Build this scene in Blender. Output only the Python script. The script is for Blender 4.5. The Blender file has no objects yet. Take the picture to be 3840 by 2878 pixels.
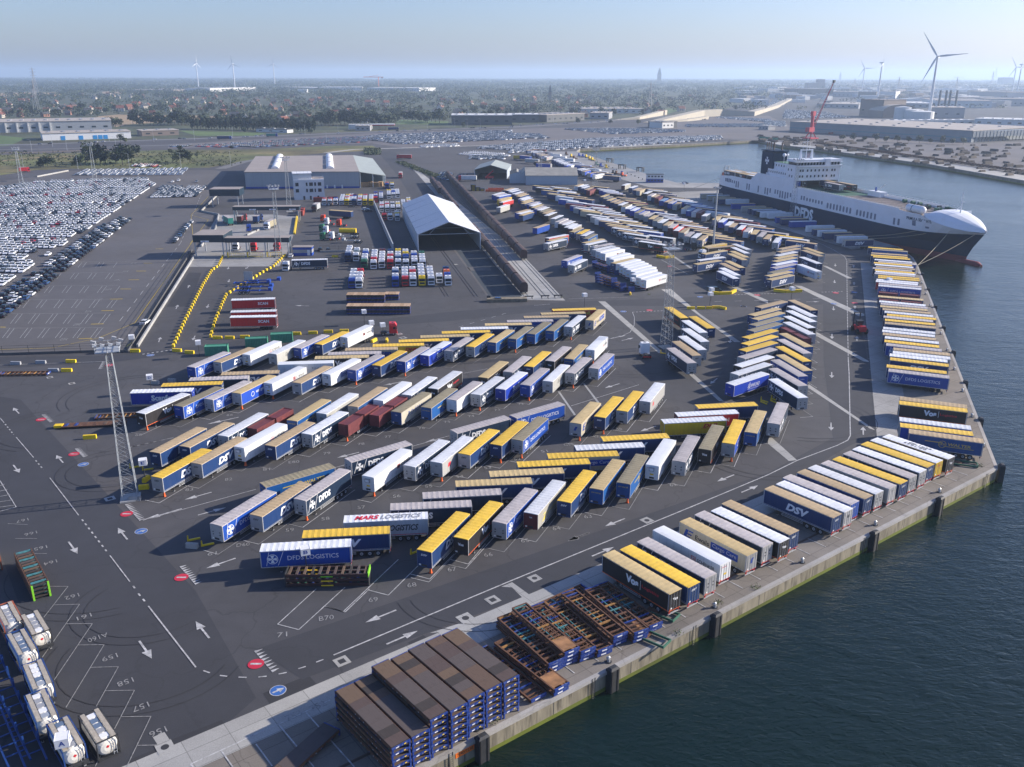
import bpy, math, random, re
from mathutils import Matrix, Vector
from mathutils.geometry import tessellate_polygon
random.seed(7)
D = bpy.data; SC = bpy.context.scene; COL = SC.collection
# ---------------------------------------------------------------- camera, sky, sun, exposure
FPX = 3330.0; PITCH = math.atan((1439 - 281) / FPX); ROLL = .0024; CAMH = 72.5
cd = D.cameras.new('camera'); cam = D.objects.new('camera', cd); COL.objects.link(cam)
cd.sensor_width = 36; cd.lens = 36 * FPX / 3840; cd.clip_start = 1; cd.clip_end = 60000
_c, _s = math.cos(ROLL), math.sin(ROLL)
_X = Vector((1, 0, 0)); _U = Vector((0, math.sin(PITCH), math.cos(PITCH))); _F = Vector((0, math.cos(PITCH), -math.sin(PITCH)))
_R = _X * _c + _U * _s; _V = _X * -_s + _U * _c
cam.matrix_world = Matrix(((_R.x, _V.x, -_F.x, 0), (_R.y, _V.y, -_F.y, 0), (_R.z, _V.z, -_F.z, CAMH), (0, 0, 0, 1)))
SC.camera = cam
W = D.worlds.new('World'); SC.world = W; W.use_nodes = True
nt = W.node_tree; sky = nt.nodes.new('ShaderNodeTexSky'); sky.sky_type = 'NISHITA'; sky.sun_disc = False
SUN_EL = math.radians(22); SUN_AZ = math.radians(15)      # azimuth measured from +X towards +Y
sky.sun_elevation = SUN_EL; sky.sun_rotation = math.radians(90) - SUN_AZ
sky.altitude = 0; sky.air_density = 1.0; sky.dust_density = 1.1; sky.ozone_density = 4.0
_wb = nt.nodes.new('ShaderNodeVectorMath'); _wb.operation = 'MULTIPLY'; _wb.inputs[1].default_value = (.92, .91, 1.12); nt.links.new(sky.outputs[0], _wb.inputs[0]); nt.links.new(_wb.outputs[0], nt.nodes['Background'].inputs[0]); nt.nodes['Background'].inputs[1].default_value = .098
sl = D.lights.new('sun', 'SUN'); sl.energy = 5.0; sl.angle = math.radians(.55); sl.color = (1, .9, .77)
so = D.objects.new('sun', sl); COL.objects.link(so)
_d = Vector((math.cos(SUN_EL) * math.cos(SUN_AZ), math.cos(SUN_EL) * math.sin(SUN_AZ), math.sin(SUN_EL)))
so.rotation_euler = _d.to_track_quat('Z', 'Y').to_euler(); so.location = (0, 0, 150)
SC.view_settings.view_transform = 'Standard'; SC.view_settings.look = 'None'; SC.view_settings.gamma = 1
SC.view_settings.exposure = .8
SC.cycles.volume_bounces = 1; SC.cycles.max_bounces = 6; SC.cycles.use_denoising = True
SC.cycles.caustics_reflective = False; SC.cycles.caustics_refractive = False
SC.cycles.sample_clamp_indirect = 4

# ---------------------------------------------------------------- helpers
TL = dict(A=(0,900,2.3033),B=(960,900,2.3033),C=(1920,700,2.3033),D=(2880,700,2.3033),E=(0,1500,2.3033),F=(960,1500,2.3033),G=(1920,1400,2.3033),
 H=(2880,1400,2.3033),I=(0,2158,2.3033),J=(960,2158,2.3033),K=(1920,1900,2.3033),L=(0,200,2.3033),M=(960,200,2.3033),N=(1920,200,2.3033),O=(2880,100,2.3033),
 a=(2680,1080,3.454),b=(2560,880,3.687),c=(3200,900,2.511),d=(1820,660,5.267),e=(2240,660,5.267),f=(2600,660,5.267),g=(2180,820,3.687),h=(1940,520,4.608),
 i=(2760,480,4.096),j=(3260,680,4.3625),k=(1640,560,4.608),m=(700,660,4.0944),n=(1200,660,4.0944),q=(1220,1980,3.685),r=(0,650,7.37),s=(0,875,5.1),u=(1480,720,3.948),p=(0,0,1.0))
def G(t, x, y, z=0.):
    """survey point: where a sight line meets the level z (metres), on the real ground plan"""
    ox, oy, k = TL[t]; X = (ox + x / k - 1920) / FPX; Y = -(oy + y / k - 1439) / FPX
    X, Y = _c * X - _s * Y, _s * X + _c * Y
    d = _X * X + _U * Y + _F; m = (z - CAMH) / d.z
    return Vector((d.x * m, d.y * m, z))
def lin(c): return tuple(c) + (1,)
MATS = {}
def mat(name, col, rough=.7, var=.12, scale=1.5, bump=0, bscale=8, metal=0, objvar=0, spec=None, stain=None, stretch=None):
    if name in MATS: return MATS[name]
    m = D.materials.new(name); m.use_nodes = True; n = m.node_tree.nodes; l = m.node_tree.links
    b = n['Principled BSDF']; b.inputs['Roughness'].default_value = rough; b.inputs['Metallic'].default_value = metal
    if spec is not None: b.inputs['Specular IOR Level'].default_value = spec
    geo = n.new('ShaderNodeTexCoord'); vec = geo.outputs['Object']
    if stretch:
        mp = n.new('ShaderNodeMapping'); mp.inputs['Scale'].default_value = stretch; l.new(vec, mp.inputs[0]); vec = mp.outputs[0]
    t = n.new('ShaderNodeTexNoise'); t.inputs['Scale'].default_value = scale; t.inputs['Detail'].default_value = 5; l.new(vec, t.inputs['Vector'])
    if objvar:
        t.noise_dimensions = '4D'; oi = n.new('ShaderNodeObjectInfo'); mu = n.new('ShaderNodeMath'); mu.operation = 'MULTIPLY'; mu.inputs[1].default_value = 90
        l.new(oi.outputs['Random'], mu.inputs[0]); l.new(mu.outputs[0], t.inputs['W'])
    mr = n.new('ShaderNodeMapRange'); mr.inputs[1].default_value = .3; mr.inputs[2].default_value = .7
    mr.inputs[3].default_value = 1 - var; mr.inputs[4].default_value = 1 + var; l.new(t.outputs[0], mr.inputs[0])
    vm = n.new('ShaderNodeVectorMath'); vm.operation = 'SCALE'; vm.inputs[0].default_value = col; out = vm.outputs[0]
    l.new(mr.outputs[0], vm.inputs['Scale'])
    if objvar:
        m2 = n.new('ShaderNodeMapRange'); m2.inputs[3].default_value = 1 - objvar; m2.inputs[4].default_value = 1 + objvar * .7
        l.new(oi.outputs['Random'], m2.inputs[0]); v2 = n.new('ShaderNodeVectorMath'); v2.operation = 'SCALE'
        l.new(out, v2.inputs[0]); l.new(m2.outputs[0], v2.inputs['Scale']); out = v2.outputs[0]
    if stain:
        sc_, amt, scol = stain; t2 = n.new('ShaderNodeTexNoise'); t2.inputs['Scale'].default_value = sc_; t2.inputs['Detail'].default_value = 6; t2.inputs['Roughness'].default_value = .65
        l.new(vec, t2.inputs['Vector'])
        if objvar: t2.noise_dimensions = '4D'; l.new(mu.outputs[0], t2.inputs['W'])
        m3 = n.new('ShaderNodeMapRange'); m3.inputs[1].default_value = .52; m3.inputs[2].default_value = .68; m3.inputs[4].default_value = amt; l.new(t2.outputs[0], m3.inputs[0])
        mx = n.new('ShaderNodeMix'); mx.data_type = 'RGBA'; l.new(m3.outputs[0], mx.inputs[0]); l.new(out, mx.inputs[6]); mx.inputs[7].default_value = lin(scol); out = mx.outputs[2]
    l.new(out, b.inputs['Base Color'])
    if bump:
        t3 = n.new('ShaderNodeTexNoise'); t3.inputs['Scale'].default_value = bscale; t3.inputs['Detail'].default_value = 3; l.new(vec, t3.inputs['Vector'])
        bp = n.new('ShaderNodeBump'); bp.inputs['Strength'].default_value = bump; bp.inputs['Distance'].default_value = .1; l.new(t3.outputs[0], bp.inputs['Height']); l.new(bp.outputs[0], b.inputs['Normal'])
    MATS[name] = m; return m
class MB:
    def __init__(s): s.v = []; s.f = []; s.m = []; s.ms = []; s.x = None
    def mi(s, m):
        if m not in s.ms: s.ms.append(m)
        return s.ms.index(m)
    def add(s, vs, fs, m):
        o = len(s.v); k = s.mi(m)
        for q in vs:
            q = Vector(q)
            if s.x is not None: q = s.x @ q
            s.v.append(q[:])
        for f in fs: s.f.append([o + i for i in f]); s.m.append(k)
    def box(s, c, sz, m, rz=0, ry=0, top=None):
        hx, hy, hz = sz[0] / 2, sz[1] / 2, sz[2] / 2; t = top or (1, 1)
        vs = [Vector(q) for q in ((-hx, -hy, -hz), (hx, -hy, -hz), (hx, hy, -hz), (-hx, hy, -hz), (-hx * t[0], -hy * t[1], hz), (hx * t[0], -hy * t[1], hz), (hx * t[0], hy * t[1], hz), (-hx * t[0], hy * t[1], hz))]
        if rz or ry:
            R = Matrix.Rotation(math.radians(rz), 3, 'Z') @ Matrix.Rotation(math.radians(ry), 3, 'Y'); vs = [R @ q for q in vs]
        s.add([q + Vector(c) for q in vs], [(3, 2, 1, 0), (4, 5, 6, 7), (0, 1, 5, 4), (1, 2, 6, 5), (2, 3, 7, 6), (3, 0, 4, 7)], m)
    def b2(s, x0, x1, y0, y1, z0, z1, m): s.box(((x0 + x1) / 2, (y0 + y1) / 2, (z0 + z1) / 2), (x1 - x0, y1 - y0, z1 - z0), m)
    def poly(s, pts, m): s.add(pts, [tuple(range(len(pts)))], m)
    def flat(s, pts, z, m):
        vs = [Vector((p[0], p[1], 0)) for p in pts]
        o = tessellate_polygon([vs]); fs = []
        for t in o:
            a, b, c = (vs[k] for k in t)
            fs.append(t if (b - a).cross(c - a).z > 0 else t[::-1])
        s.add([(p[0], p[1], z) for p in pts], fs, m)
    def prism(s, pts, z0, z1, m, cap=True):
        n = len(pts); A = sum(pts[i][0] * pts[(i + 1) % n][1] - pts[(i + 1) % n][0] * pts[i][1] for i in range(n))
        if A < 0: pts = pts[::-1]
        vs = [(p[0], p[1], z0) for p in pts] + [(p[0], p[1], z1) for p in pts]
        fs = [(i, (i + 1) % n, n + (i + 1) % n, n + i) for i in range(n)]
        if cap: fs += [tuple(range(n, 2 * n)), tuple(range(n - 1, -1, -1))]
        s.add(vs, fs, m)
    def cyl(s, p0, p1, r, m, n=8, r2=None, cap=True):
        p0 = Vector(p0); p1 = Vector(p1); d = (p1 - p0).normalized(); r2 = r if r2 is None else r2
        a = d.orthogonal().normalized(); b = d.cross(a)
        vs = []
        for p, q in ((p0, r), (p1, r2)):
            for i in range(n):
                t = 2 * math.pi * (i + .5) / n; vs.append(p + (a * math.cos(t) + b * math.sin(t)) * q)
        fs = [(i, (i + 1) % n, n + (i + 1) % n, n + i) for i in range(n)]
        if cap: fs += [tuple(range(n - 1, -1, -1)), tuple(range(n, 2 * n))]
        s.add(vs, fs, m)
    def rod(s, p0, p1, w, m): s.cyl(p0, p1, w * .707, m, 4)
    def loft(s, rings, m, close=True, caps=True):
        n = len(rings[0]); vs = [p for r in rings for p in r]; fs = []
        for k in range(len(rings) - 1):
            for i in range(n if close else n - 1):
                j = (i + 1) % n; fs.append((k * n + i, k * n + j, (k + 1) * n + j, (k + 1) * n + i))
        if caps: fs += [tuple(range(n - 1, -1, -1)), tuple(range((len(rings) - 1) * n, len(rings) * n))]
        s.add(vs, fs, m)
    def mesh(s, name, smooth=False):
        me = D.meshes.new(name); me.from_pydata(s.v, [], s.f); me.polygons.foreach_set('material_index', s.m)
        if smooth: me.polygons.foreach_set('use_smooth', [True] * len(s.f))
        for m in s.ms: me.materials.append(m)
        me.update(); return me
    def build(s, name, parent=None, loc=(0, 0, 0), rz=0, smooth=False): return link(name, s.mesh(name, smooth), parent, loc, rz)
def link(name, me, parent=None, loc=(0, 0, 0), rz=0):
    o = D.objects.new(name, me); COL.objects.link(o); o.location = loc; o.rotation_euler = (0, 0, math.radians(rz))
    if parent: o.parent = parent
    return o
def tag(o, label=None, cat=None, group=None, kind=None):
    if label: o['label'] = label
    if cat: o['category'] = cat
    if group: o['group'] = group
    if kind: o['kind'] = kind
    return o
def thing(name, label, cat, loc, rz=0, group=None): return tag(link(name, None, None, loc, rz), label, cat, group)
def struct(mb, name): return tag(mb.build(name), kind='structure')
def at_xf(x, y, rz, z=0): return Matrix.Translation((x, y, z)) @ Matrix.Rotation(math.radians(rz), 4, 'Z')
_T = {}
def glyphs(txt, bold=.02, shear=0):
    k = (txt, bold, shear)
    if k not in _T:
        cu = D.curves.new('t', 'FONT'); cu.body = txt; cu.resolution_u = 2; cu.offset = bold; cu.shear = shear; cu.fill_mode = 'FRONT'
        o = D.objects.new('t', cu); COL.objects.link(o); bpy.context.view_layer.update()
        me = o.to_mesh(); vs = [tuple(v.co) for v in me.vertices]; fs = [tuple(p.vertices) for p in me.polygons]; o.to_mesh_clear()
        D.objects.remove(o); D.curves.remove(cu)
        x0 = min(v[0] for v in vs); x1 = max(v[0] for v in vs); y0 = min(v[1] for v in vs); y1 = max(v[1] for v in vs)
        _T[k] = ([((v[0] - x0) / (x1 - x0), (v[1] - y0) / (y1 - y0)) for v in vs], fs)
    return _T[k]
def write(mb, txt, f, m, u0, u1, v0, v1, bold=.02, shear=0):
    """f maps (u,v) on a surface to a point"""
    vs, fs = glyphs(txt, bold, shear); mb.add([f(u0 + (u1 - u0) * a, v0 + (v1 - v0) * b) for a, b in vs], fs, m)
def cross(mb, f, m, u, v, r):
    for k in range(4):
        a = k * math.pi / 2; P = []
        for x, y in ((.08, .12), (.95, .42), (.95, -.42), (.08, -.12)):
            P.append(f(u + r * (x * math.cos(a) - y * math.sin(a)), v + r * (x * math.sin(a) + y * math.cos(a))))
        mb.poly(P[::-1], m)
def ring(mb, f, m, u, v, r, w, n=20):
    A = [f(u + r * math.cos(2 * math.pi * i / n), v + r * math.sin(2 * math.pi * i / n)) for i in range(n)]
    B = [f(u + (r - w) * math.cos(2 * math.pi * i / n), v + (r - w) * math.sin(2 * math.pi * i / n)) for i in range(n)]
    mb.add(A + B, [(i, (i + 1) % n, n + (i + 1) % n, n + i) for i in range(n)], m)
def disc(mb, f, m, u, v, r, n=20): mb.poly([f(u + r * math.cos(2 * math.pi * i / n), v + r * math.sin(2 * math.pi * i / n)) for i in range(n)], m)
def ordinal(n): return ['first','second','third','fourth','fifth','sixth','seventh','eighth','ninth','tenth','eleventh','twelfth'][n-1] if n <= 12 else '%d%s' % (n, 'th' if 10 < n % 100 < 20 else {1:'st',2:'nd',3:'rd'}.get(n % 10, 'th'))
WHITE = mat('white_paint', (.75, .76, .78), .5, .05); DARK = mat('dark_steel', (.03, .032, .036), .6, .2); RUBBER = mat('rubber', (.018, .018, .02), .85, .1)
STEEL = mat('galvanised_steel', (.42, .45, .48), .45, .1, metal=.3); GLASS = mat('dark_glass', (.02, .03, .04), .12, .02); ORANGE = mat('orange_paint', (.75, .13, .03), .5)
YELLOW = mat('yellow_paint', (.8, .55, .01), .55, .08); RED = mat('red_paint', (.55, .02, .03), .45, .08); BLUE = mat('blue_paint', (.012, .06, .34), .45, .1); GREY = mat('grey_paint', (.3, .31, .33), .5, .08)
LAMP = mat('lamp_lens', (.85, .85, .8), .2); BLACK = mat('black_paint', (.02, .02, .022), .5, .1); SILVER = mat('alloy_rail', (.55, .57, .6), .35, .05, metal=.4)

# ---------------------------------------------------------------- the setting: ground, quay, water
HD = math.radians(-74.55); HX = Vector((math.cos(HD), math.sin(HD), 0)); NY = Vector((-HX.y, HX.x, 0)); S0 = Vector((127.9, 565.7, 0))
def ship(a, l, z=0): return S0 + HX * a + NY * l + Vector((0, 0, z))
def xy(v): return (v[0], v[1])
WATER_Z = -3.0
EDGE = [(-140, -19.9), (95, 159), (163.2, 353.3), (169, 372), xy(ship(175, -1.6)), xy(ship(-7, -1.6)), xy(ship(-7, 33)), (172, 640), (117, 646), (110, 671), (64, 918), (70, 950), (178, 1014), (292, 1092), (295, 1012), (317, 969), (362, 790), (376, 665), (425, 228), (470, -160)]
def worldnoise(m, vecscale=1.0):
    n = m.node_tree.nodes; g = n.new('ShaderNodeNewGeometry'); mp = n.new('ShaderNodeMapping'); mp.inputs['Scale'].default_value = (vecscale,) * 3; m.node_tree.links.new(g.outputs['Position'], mp.inputs[0]); return mp.outputs[0]
def paving(name, col, big=.25, crack=.35, joint=0, fine=.12, rough=.85, tint=(.9, .95, 1.05), spots=0):
    m = D.materials.new(name); m.use_nodes = True; n = m.node_tree.nodes; l = m.node_tree.links; b = n['Principled BSDF']; b.inputs['Roughness'].default_value = rough
    P = worldnoise(m)
    def noise(s, det=6, rg=.6, v=P):
        t = n.new('ShaderNodeTexNoise'); t.inputs['Scale'].default_value = s; t.inputs['Detail'].default_value = det; t.inputs['Roughness'].default_value = rg; l.new(v, t.inputs['Vector']); return t.outputs[0]
    def rng(v, a, b_, c, d_):
        r = n.new('ShaderNodeMapRange'); l.new(v, r.inputs[0]); r.inputs[1].default_value = a; r.inputs[2].default_value = b_; r.inputs[3].default_value = c; r.inputs[4].default_value = d_; return r.outputs[0]
    def mul(a, b_):
        k = n.new('ShaderNodeMath'); k.operation = 'MULTIPLY'; l.new(a, k.inputs[0]); l.new(b_, k.inputs[1]); return k.outputs[0]
    f = mul(rng(noise(.018), .35, .65, 1 - big, 1 + big), rng(noise(.25), .3, .7, 1 - big * .6, 1 + big * .6))
    f = mul(f, rng(noise(6, 3), .3, .7, 1 - fine, 1 + fine))
    if crack:
        wn = n.new('ShaderNodeTexNoise'); wn.inputs['Scale'].default_value = .15; wn.inputs['Detail'].default_value = 4; l.new(P, wn.inputs['Vector'])
        mx = n.new('ShaderNodeVectorMath'); mx.operation = 'MULTIPLY_ADD'; l.new(wn.outputs['Color'], mx.inputs[0]); mx.inputs[1].default_value = (9, 9, 9); l.new(P, mx.inputs[2])
        v = n.new('ShaderNodeTexVoronoi'); v.feature = 'DISTANCE_TO_EDGE'; v.inputs['Scale'].default_value = .055; l.new(mx.outputs[0], v.inputs['Vector'])
        f = mul(f, rng(v.outputs['Distance'], 0, .012, 1 - crack, 1))
    if joint:
        br = n.new('ShaderNodeTexBrick'); mp = n.new('ShaderNodeMapping'); mp.inputs['Rotation'].default_value = (0, 0, math.radians(-37.3)); l.new(P, mp.inputs[0]); l.new(mp.outputs[0], br.inputs['Vector'])
        br.inputs['Scale'].default_value = 1; br.inputs['Brick Width'].default_value = joint; br.inputs['Row Height'].default_value = joint * .62; br.inputs['Mortar Size'].default_value = .05
        br.inputs['Color1'].default_value = (1, 1, 1, 1); br.inputs['Color2'].default_value = (.86, .86, .86, 1); br.inputs['Mortar'].default_value = (.55, .55, .55, 1); br.offset = 0
        s_ = n.new('ShaderNodeSeparateColor'); l.new(br.outputs['Color'], s_.inputs[0]); f = mul(f, s_.outputs[0])
    vm = n.new('ShaderNodeVectorMath'); vm.operation = 'SCALE'; l.new(f, vm.inputs['Scale'])
    cx = n.new('ShaderNodeMix'); cx.data_type = 'RGBA'; l.new(rng(noise(.008, 3), .4, .6, 0, 1), cx.inputs[0]); cx.inputs[6].default_value = lin(col); cx.inputs[7].default_value = lin([c * t for c, t in zip(col, tint)]); l.new(cx.outputs[2], vm.inputs[0])
    out = vm.outputs[0]
    if spots:
        k = n.new('ShaderNodeMix'); k.data_type = 'RGBA'; l.new(rng(noise(.07, 5, .7), .56, .7, 0, spots), k.inputs[0]); l.new(out, k.inputs[6]); k.inputs[7].default_value = lin((.1, .075, .05)); out = k.outputs[2]
    l.new(out, b.inputs['Base Color'])
    bp = n.new('ShaderNodeBump'); bp.inputs['Strength'].default_value = .15; bp.inputs['Distance'].default_value = .05; l.new(noise(9, 2), bp.inputs['Height']); l.new(bp.outputs[0], b.inputs['Normal'])
    MATS[name] = m; return m
ASPHALT = paving('asphalt', (.056, .057, .064), .2, .3, spots=.12, tint=(1.12, 1.05, .98)); ASPH_DK = paving('new_asphalt', (.04, .041, .047), .14, .15); CONC = paving('concrete', (.3, .29, .27), .16, .12, 7.5, spots=.1)
CONC_BR = paving('quay_concrete', (.2, .175, .145), .22, .25, 6, spots=.3); CONC_LT = paving('light_concrete', (.38, .37, .34), .12, .1, 5); LOTAS = paving('lot_asphalt', (.1, .093, .09), .14, .15); PATCH = paving('asphalt_patch', (.032, .032, .036), .15, 0)
GRASS = paving('dry_grass', (.15, .125, .045), .45, 0, fine=.3, tint=(.6, .85, .6)); GREEN = paving('countryside', (.04, .055, .025), .5, 0, tint=(1.6, 1.2, 1.0)); FIELD = paving('stubble_field', (.33, .23, .12), .12, 0); MEADOW = paving('meadow', (.09, .14, .035), .2, 0)
big = [(-26000, -400), (-140, -400)] + EDGE + [(26000, -160), (26000, 26000), (-26000, 26000)]
m_ = MB(); m_.flat(big, 0, ASPHALT); struct(m_, 'ground')
WM = D.materials.new('harbour_water'); WM.use_nodes = True; n_ = WM.node_tree.nodes; l_ = WM.node_tree.links; b_ = n_['Principled BSDF']
b_.inputs['Base Color'].default_value = (.004, .014, .011, 1); b_.inputs['Roughness'].default_value = .1; b_.inputs['IOR'].default_value = 1.33
P_ = worldnoise(WM); prev = None
for sc_, st_, ds_ in ((.13, .22, 1.2), (.75, .42, .3), (2.6, .3, .08)):
    t_ = n_.new('ShaderNodeTexNoise'); t_.inputs['Scale'].default_value = sc_; t_.inputs['Detail'].default_value = 3; t_.inputs['Distortion'].default_value = .8
    mp_ = n_.new('ShaderNodeMapping'); mp_.inputs['Rotation'].default_value = (0, 0, .5); mp_.inputs['Scale'].default_value = (1, 1.9, 1); l_.new(P_, mp_.inputs[0]); l_.new(mp_.outputs[0], t_.inputs['Vector'])
    q_ = n_.new('ShaderNodeBump'); q_.inputs['Strength'].default_value = st_; q_.inputs['Distance'].default_value = ds_; l_.new(t_.outputs[0], q_.inputs['Height'])
    if prev: l_.new(prev.outputs[0], q_.inputs['Normal'])
    prev = q_
l_.new(prev.outputs[0], b_.inputs['Normal']); rn_ = n_.new('ShaderNodeTexNoise'); rn_.inputs['Scale'].default_value = .012; rn_.inputs['Detail'].default_value = 5; l_.new(P_, rn_.inputs['Vector']); rr_ = n_.new('ShaderNodeMapRange'); rr_.inputs[1].default_value = .4; rr_.inputs[2].default_value = .62; rr_.inputs[3].default_value = .05; rr_.inputs[4].default_value = .2; l_.new(rn_.outputs[0], rr_.inputs[0]); l_.new(rr_.outputs[0], b_.inputs['Roughness'])
m_ = MB(); m_.flat([(-300, -400), (900, -400), (900, 1500), (-300, 1500)], WATER_Z, WM); struct(m_, 'water')
# quay walls: face with weathering, coping, algae band
QW = mat('quay_wall', (.23, .205, .15), .9, .35, .9, bump=.4, bscale=3, stretch=(1, 1, .16), stain=(1.1, .85, (.05, .042, .03))); ALGAE = paving('algae', (.11, .13, .012), .35, 0); COPE = paving('coping', (.33, .31, .28), .25, .2, spots=.5)
def offs(a, b, d):
    a = Vector(a); b = Vector(b); t = (b - a).normalized(); n = Vector((t.y, -t.x)); return (a + n * d, b + n * d, t, n)
for k in range(len(EDGE) - 1):
    a, b = Vector(EDGE[k]), Vector(EDGE[k + 1]); L = (b - a).length; t = (b - a) / L; n = Vector((t.y, -t.x))   # n points to the water
    far = k > 6; w = MB(); rz = math.degrees(math.atan2(t.y, t.x)); w.x = at_xf(a.x, a.y, rz)
    w.poly([(0, -.02, 0), (L, -.02, 0), (L, -.02, -.45), (0, -.02, -.45)][::-1], COPE)
    w.b2(-.1, L + .1, -.28, .35, -.45, .02, COPE)
    w.b2(0, L, -.1, .3, -8, -.45, QW)
    w.b2(0, L, -.14, .3, -8, WATER_Z + .55, ALGAE)
    if not far:
        x = 9.5
        while x < L - 2: w.b2(x, x + .12, -.105, 0, -8, -.46, DARK); x += 13.3
    wo = w.build('quay_wall'); tag(wo, ['weathered concrete quay wall along the bottom right water edge','long right quay wall beside the trailer column','short bevel of quay wall under the ship bow','quay wall bend under the bow of the ship','quay wall alongside the moored ship','quay wall behind the stern of the ship','side wall of the stern quay','open quay edge left of the ship stern','rounded bend of the inner basin quay','long left quay wall of the inner basin','corner of the inner basin quay','north basin wall below the parked cars','north basin wall near the green containers','end wall between basin and log quay','log quay wall below the red crane','log quay wall opposite the ship','log quay wall opposite the bow','log quay wall at the right picture edge','log quay wall beyond the picture'][k], 'quay wall', kind='structure')
def strip(k0, k1, d0, d1, z, m, name, tr=(0, 0)):
    P = [Vector(EDGE[i]) for i in range(k0, k1 + 1)]
    def off(d):
        o = []
        for i, p in enumerate(P):
            ns = []
            if i > 0: t = (P[i] - P[i-1]).normalized(); ns.append(Vector((-t.y, t.x)))
            if i < len(P) - 1: t = (P[i+1] - P[i]).normalized(); ns.append(Vector((-t.y, t.x)))
            nn = sum(ns, Vector((0, 0))).normalized(); o.append(p + nn * d / max(.3, nn.dot(ns[0])))
        return o
    A, B = off(d0), off(d1); w = MB()
    for i in range(len(A) - 1): w.poly([(A[i].x, A[i].y, z), (A[i+1].x, A[i+1].y, z), (B[i+1].x, B[i+1].y, z), (B[i].x, B[i].y, z)], m)
    return struct(w, name)
strip(0, 3, .36, 14.6, .004, CONC_BR, 'quay_apron')
strip(0, 1, 14.6, 19.9, .03, CONC_LT, 'apron_strip')
strip(1, 2, 14.6, 21.6, .034, CONC, 'apron_strip')
for d_ in (5.0, 5.35): strip(0, 1, d_, d_ + .07, .012, mat('rail_rust', (.12, .05, .025), .6), 'crane_rail')
strip(0, 1, 5.07, 5.35, .008, mat('rail_groove', (.07, .055, .04), .9), 'crane_rail_groove')
strip(1, 2, 21.6, 21.9, .038, ASPH_DK, 'apron_joint')
strip(4, 6, .36, 24, .004, CONC, 'ship_apron'); strip(7, 10, .36, 30, .004, CONC, 'basin_apron')
strip(11, 12, .36, 9, .006, CONC_LT, 'north_apron'); strip(13, 17, .36, 22, .006, CONC_LT, 'log_apron')
def sheet(name, pts, z, m): w = MB(); w.flat([xy(G(*p)) if isinstance(p[0], str) else p for p in pts], z, m); return struct(w, name)
# asphalt and concrete areas
sheet('road', [('E', -200, -60), ('E', 180, 0), ('E', 1690, 1650), ('I', 2211, 1060), ('I', 1950, 1290), ('I', 1400, 1640), ('I', 700, 1700), ('E', -300, 500)], 0.0045, ASPH_DK)
sheet('road', [('B', 1700, 620), ('C', 480, 1000), ('C', 2211, 930), ('D', 690, 900), ('D', 690, 1010), ('C', 2211, 1040), ('C', 700, 1030), ('B', 1700, 700), ('B', 400, 790), ('A', 2211, 900), ('A', 950, 1060), ('A', 0, 1110), ('A', 0, 1240), ('A', -300, 1240), ('A', -300, 1020), ('A', 900, 1000), ('A', 1900, 900), ('B', 300, 770)], 0.009, ASPH_DK)
sheet('road', [('D', 470, 600), ('D', 690, 600), ('D', 860, 1500), ('H', 945, 400), ('H', 950, 520), ('H', 720, 620), ('G', 2211, 1030), ('K', 0, 820), ('J', 400, 900), ('J', 0, 640), ('G', 2211, 860), ('H', 560, 560), ('D', 480, 1500)], 0.0135, ASPH_DK)
sheet('concrete_pad', [('m', 0, 1400), ('m', 1420, 1390), ('m', 1520, 1240), ('m', 1640, 910), ('m', 1690, 630), ('m', 1320, 595), ('m', 480, 600), ('m', 130, 1190)], .008, CONC)
sheet('rail_paving', [('u', 1830, 1600), ('C', 460, 985), ('C', 60, 560), ('M', 1400, 1010), ('M', 1250, 1000), ('u', 1100, 620), ('u', 1430, 1010)], .008, CONC_LT)
sheet('siding_paving', [('u', 1420, 1575), ('u', 1770, 1590), ('u', 1890, 1540), ('u', 1150, 700), ('u', 700, 500), ('u', 880, 860)], .01, paving('siding_asphalt', (.04, .05, .058), .1, .1))
for q in ([('u', 1115, 1170), ('u', 1430, 1165), ('u', 1405, 1115), ('u', 1070, 1115)], [('u', 870, 862), ('u', 900, 858), ('u', 1420, 1575), ('u', 1385, 1575)]): sheet('paving_band', q, .016, LOTAS)
sheet('car_lot', [('A', 0, 1010), ('A', 1080, 970), ('A', 1690, 60), ('L', 1850, 1390), ('L', 1700, 1350), ('L', 1850, 1180), ('L', 1960, 1030), ('L', 1850, 1010), ('L', 600, 1015), ('L', 310, 1070), ('L', -300, 1140), ('A', -600, 1010)], .004, LOTAS)
sheet('north_lot', [('N', 560, 830), ('N', 0, 790), ('M', 1300, 820), ('M', 1000, 780), ('L', 1450, 825), ('L', 1450, 790), ('M', 0, 745), ('M', 1000, 690), ('M', 2211, 655), ('N', 700, 640), ('N', 1180, 640), ('N', 1500, 560), ('N', 2211, 540), ('O', 200, 860), ('O', 150, 1000), ('N', 1850, 740)], .01, paving('north_lot_asphalt', (.13, .115, .11), .12, .1))
sheet('log_yard', [('O', 0, 900), ('O', 200, 920), ('O', 1750, 1010), ('O', 2400, 990), (900, 500), (480, 228), (398, 665), (384, 790), (340, 969), (318, 1020), (310, 1110)], .008, paving('log_yard_dirt', (.12, .105, .1), .15, .1))
sheet('dry_field', [('L', -500, 1130), ('L', 310, 1010), ('L', 600, 1000), ('L', 1800, 990), ('L', 2240, 915), ('M', 600, 862), ('M', 1060, 840), ('M', 1010, 800), ('M', 700, 800), ('M', 0, 832), ('L', 1500, 835), ('L', 0, 880), ('L', -500, 900)], .02, GRASS)
FARX = (9000, 25500)
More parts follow.
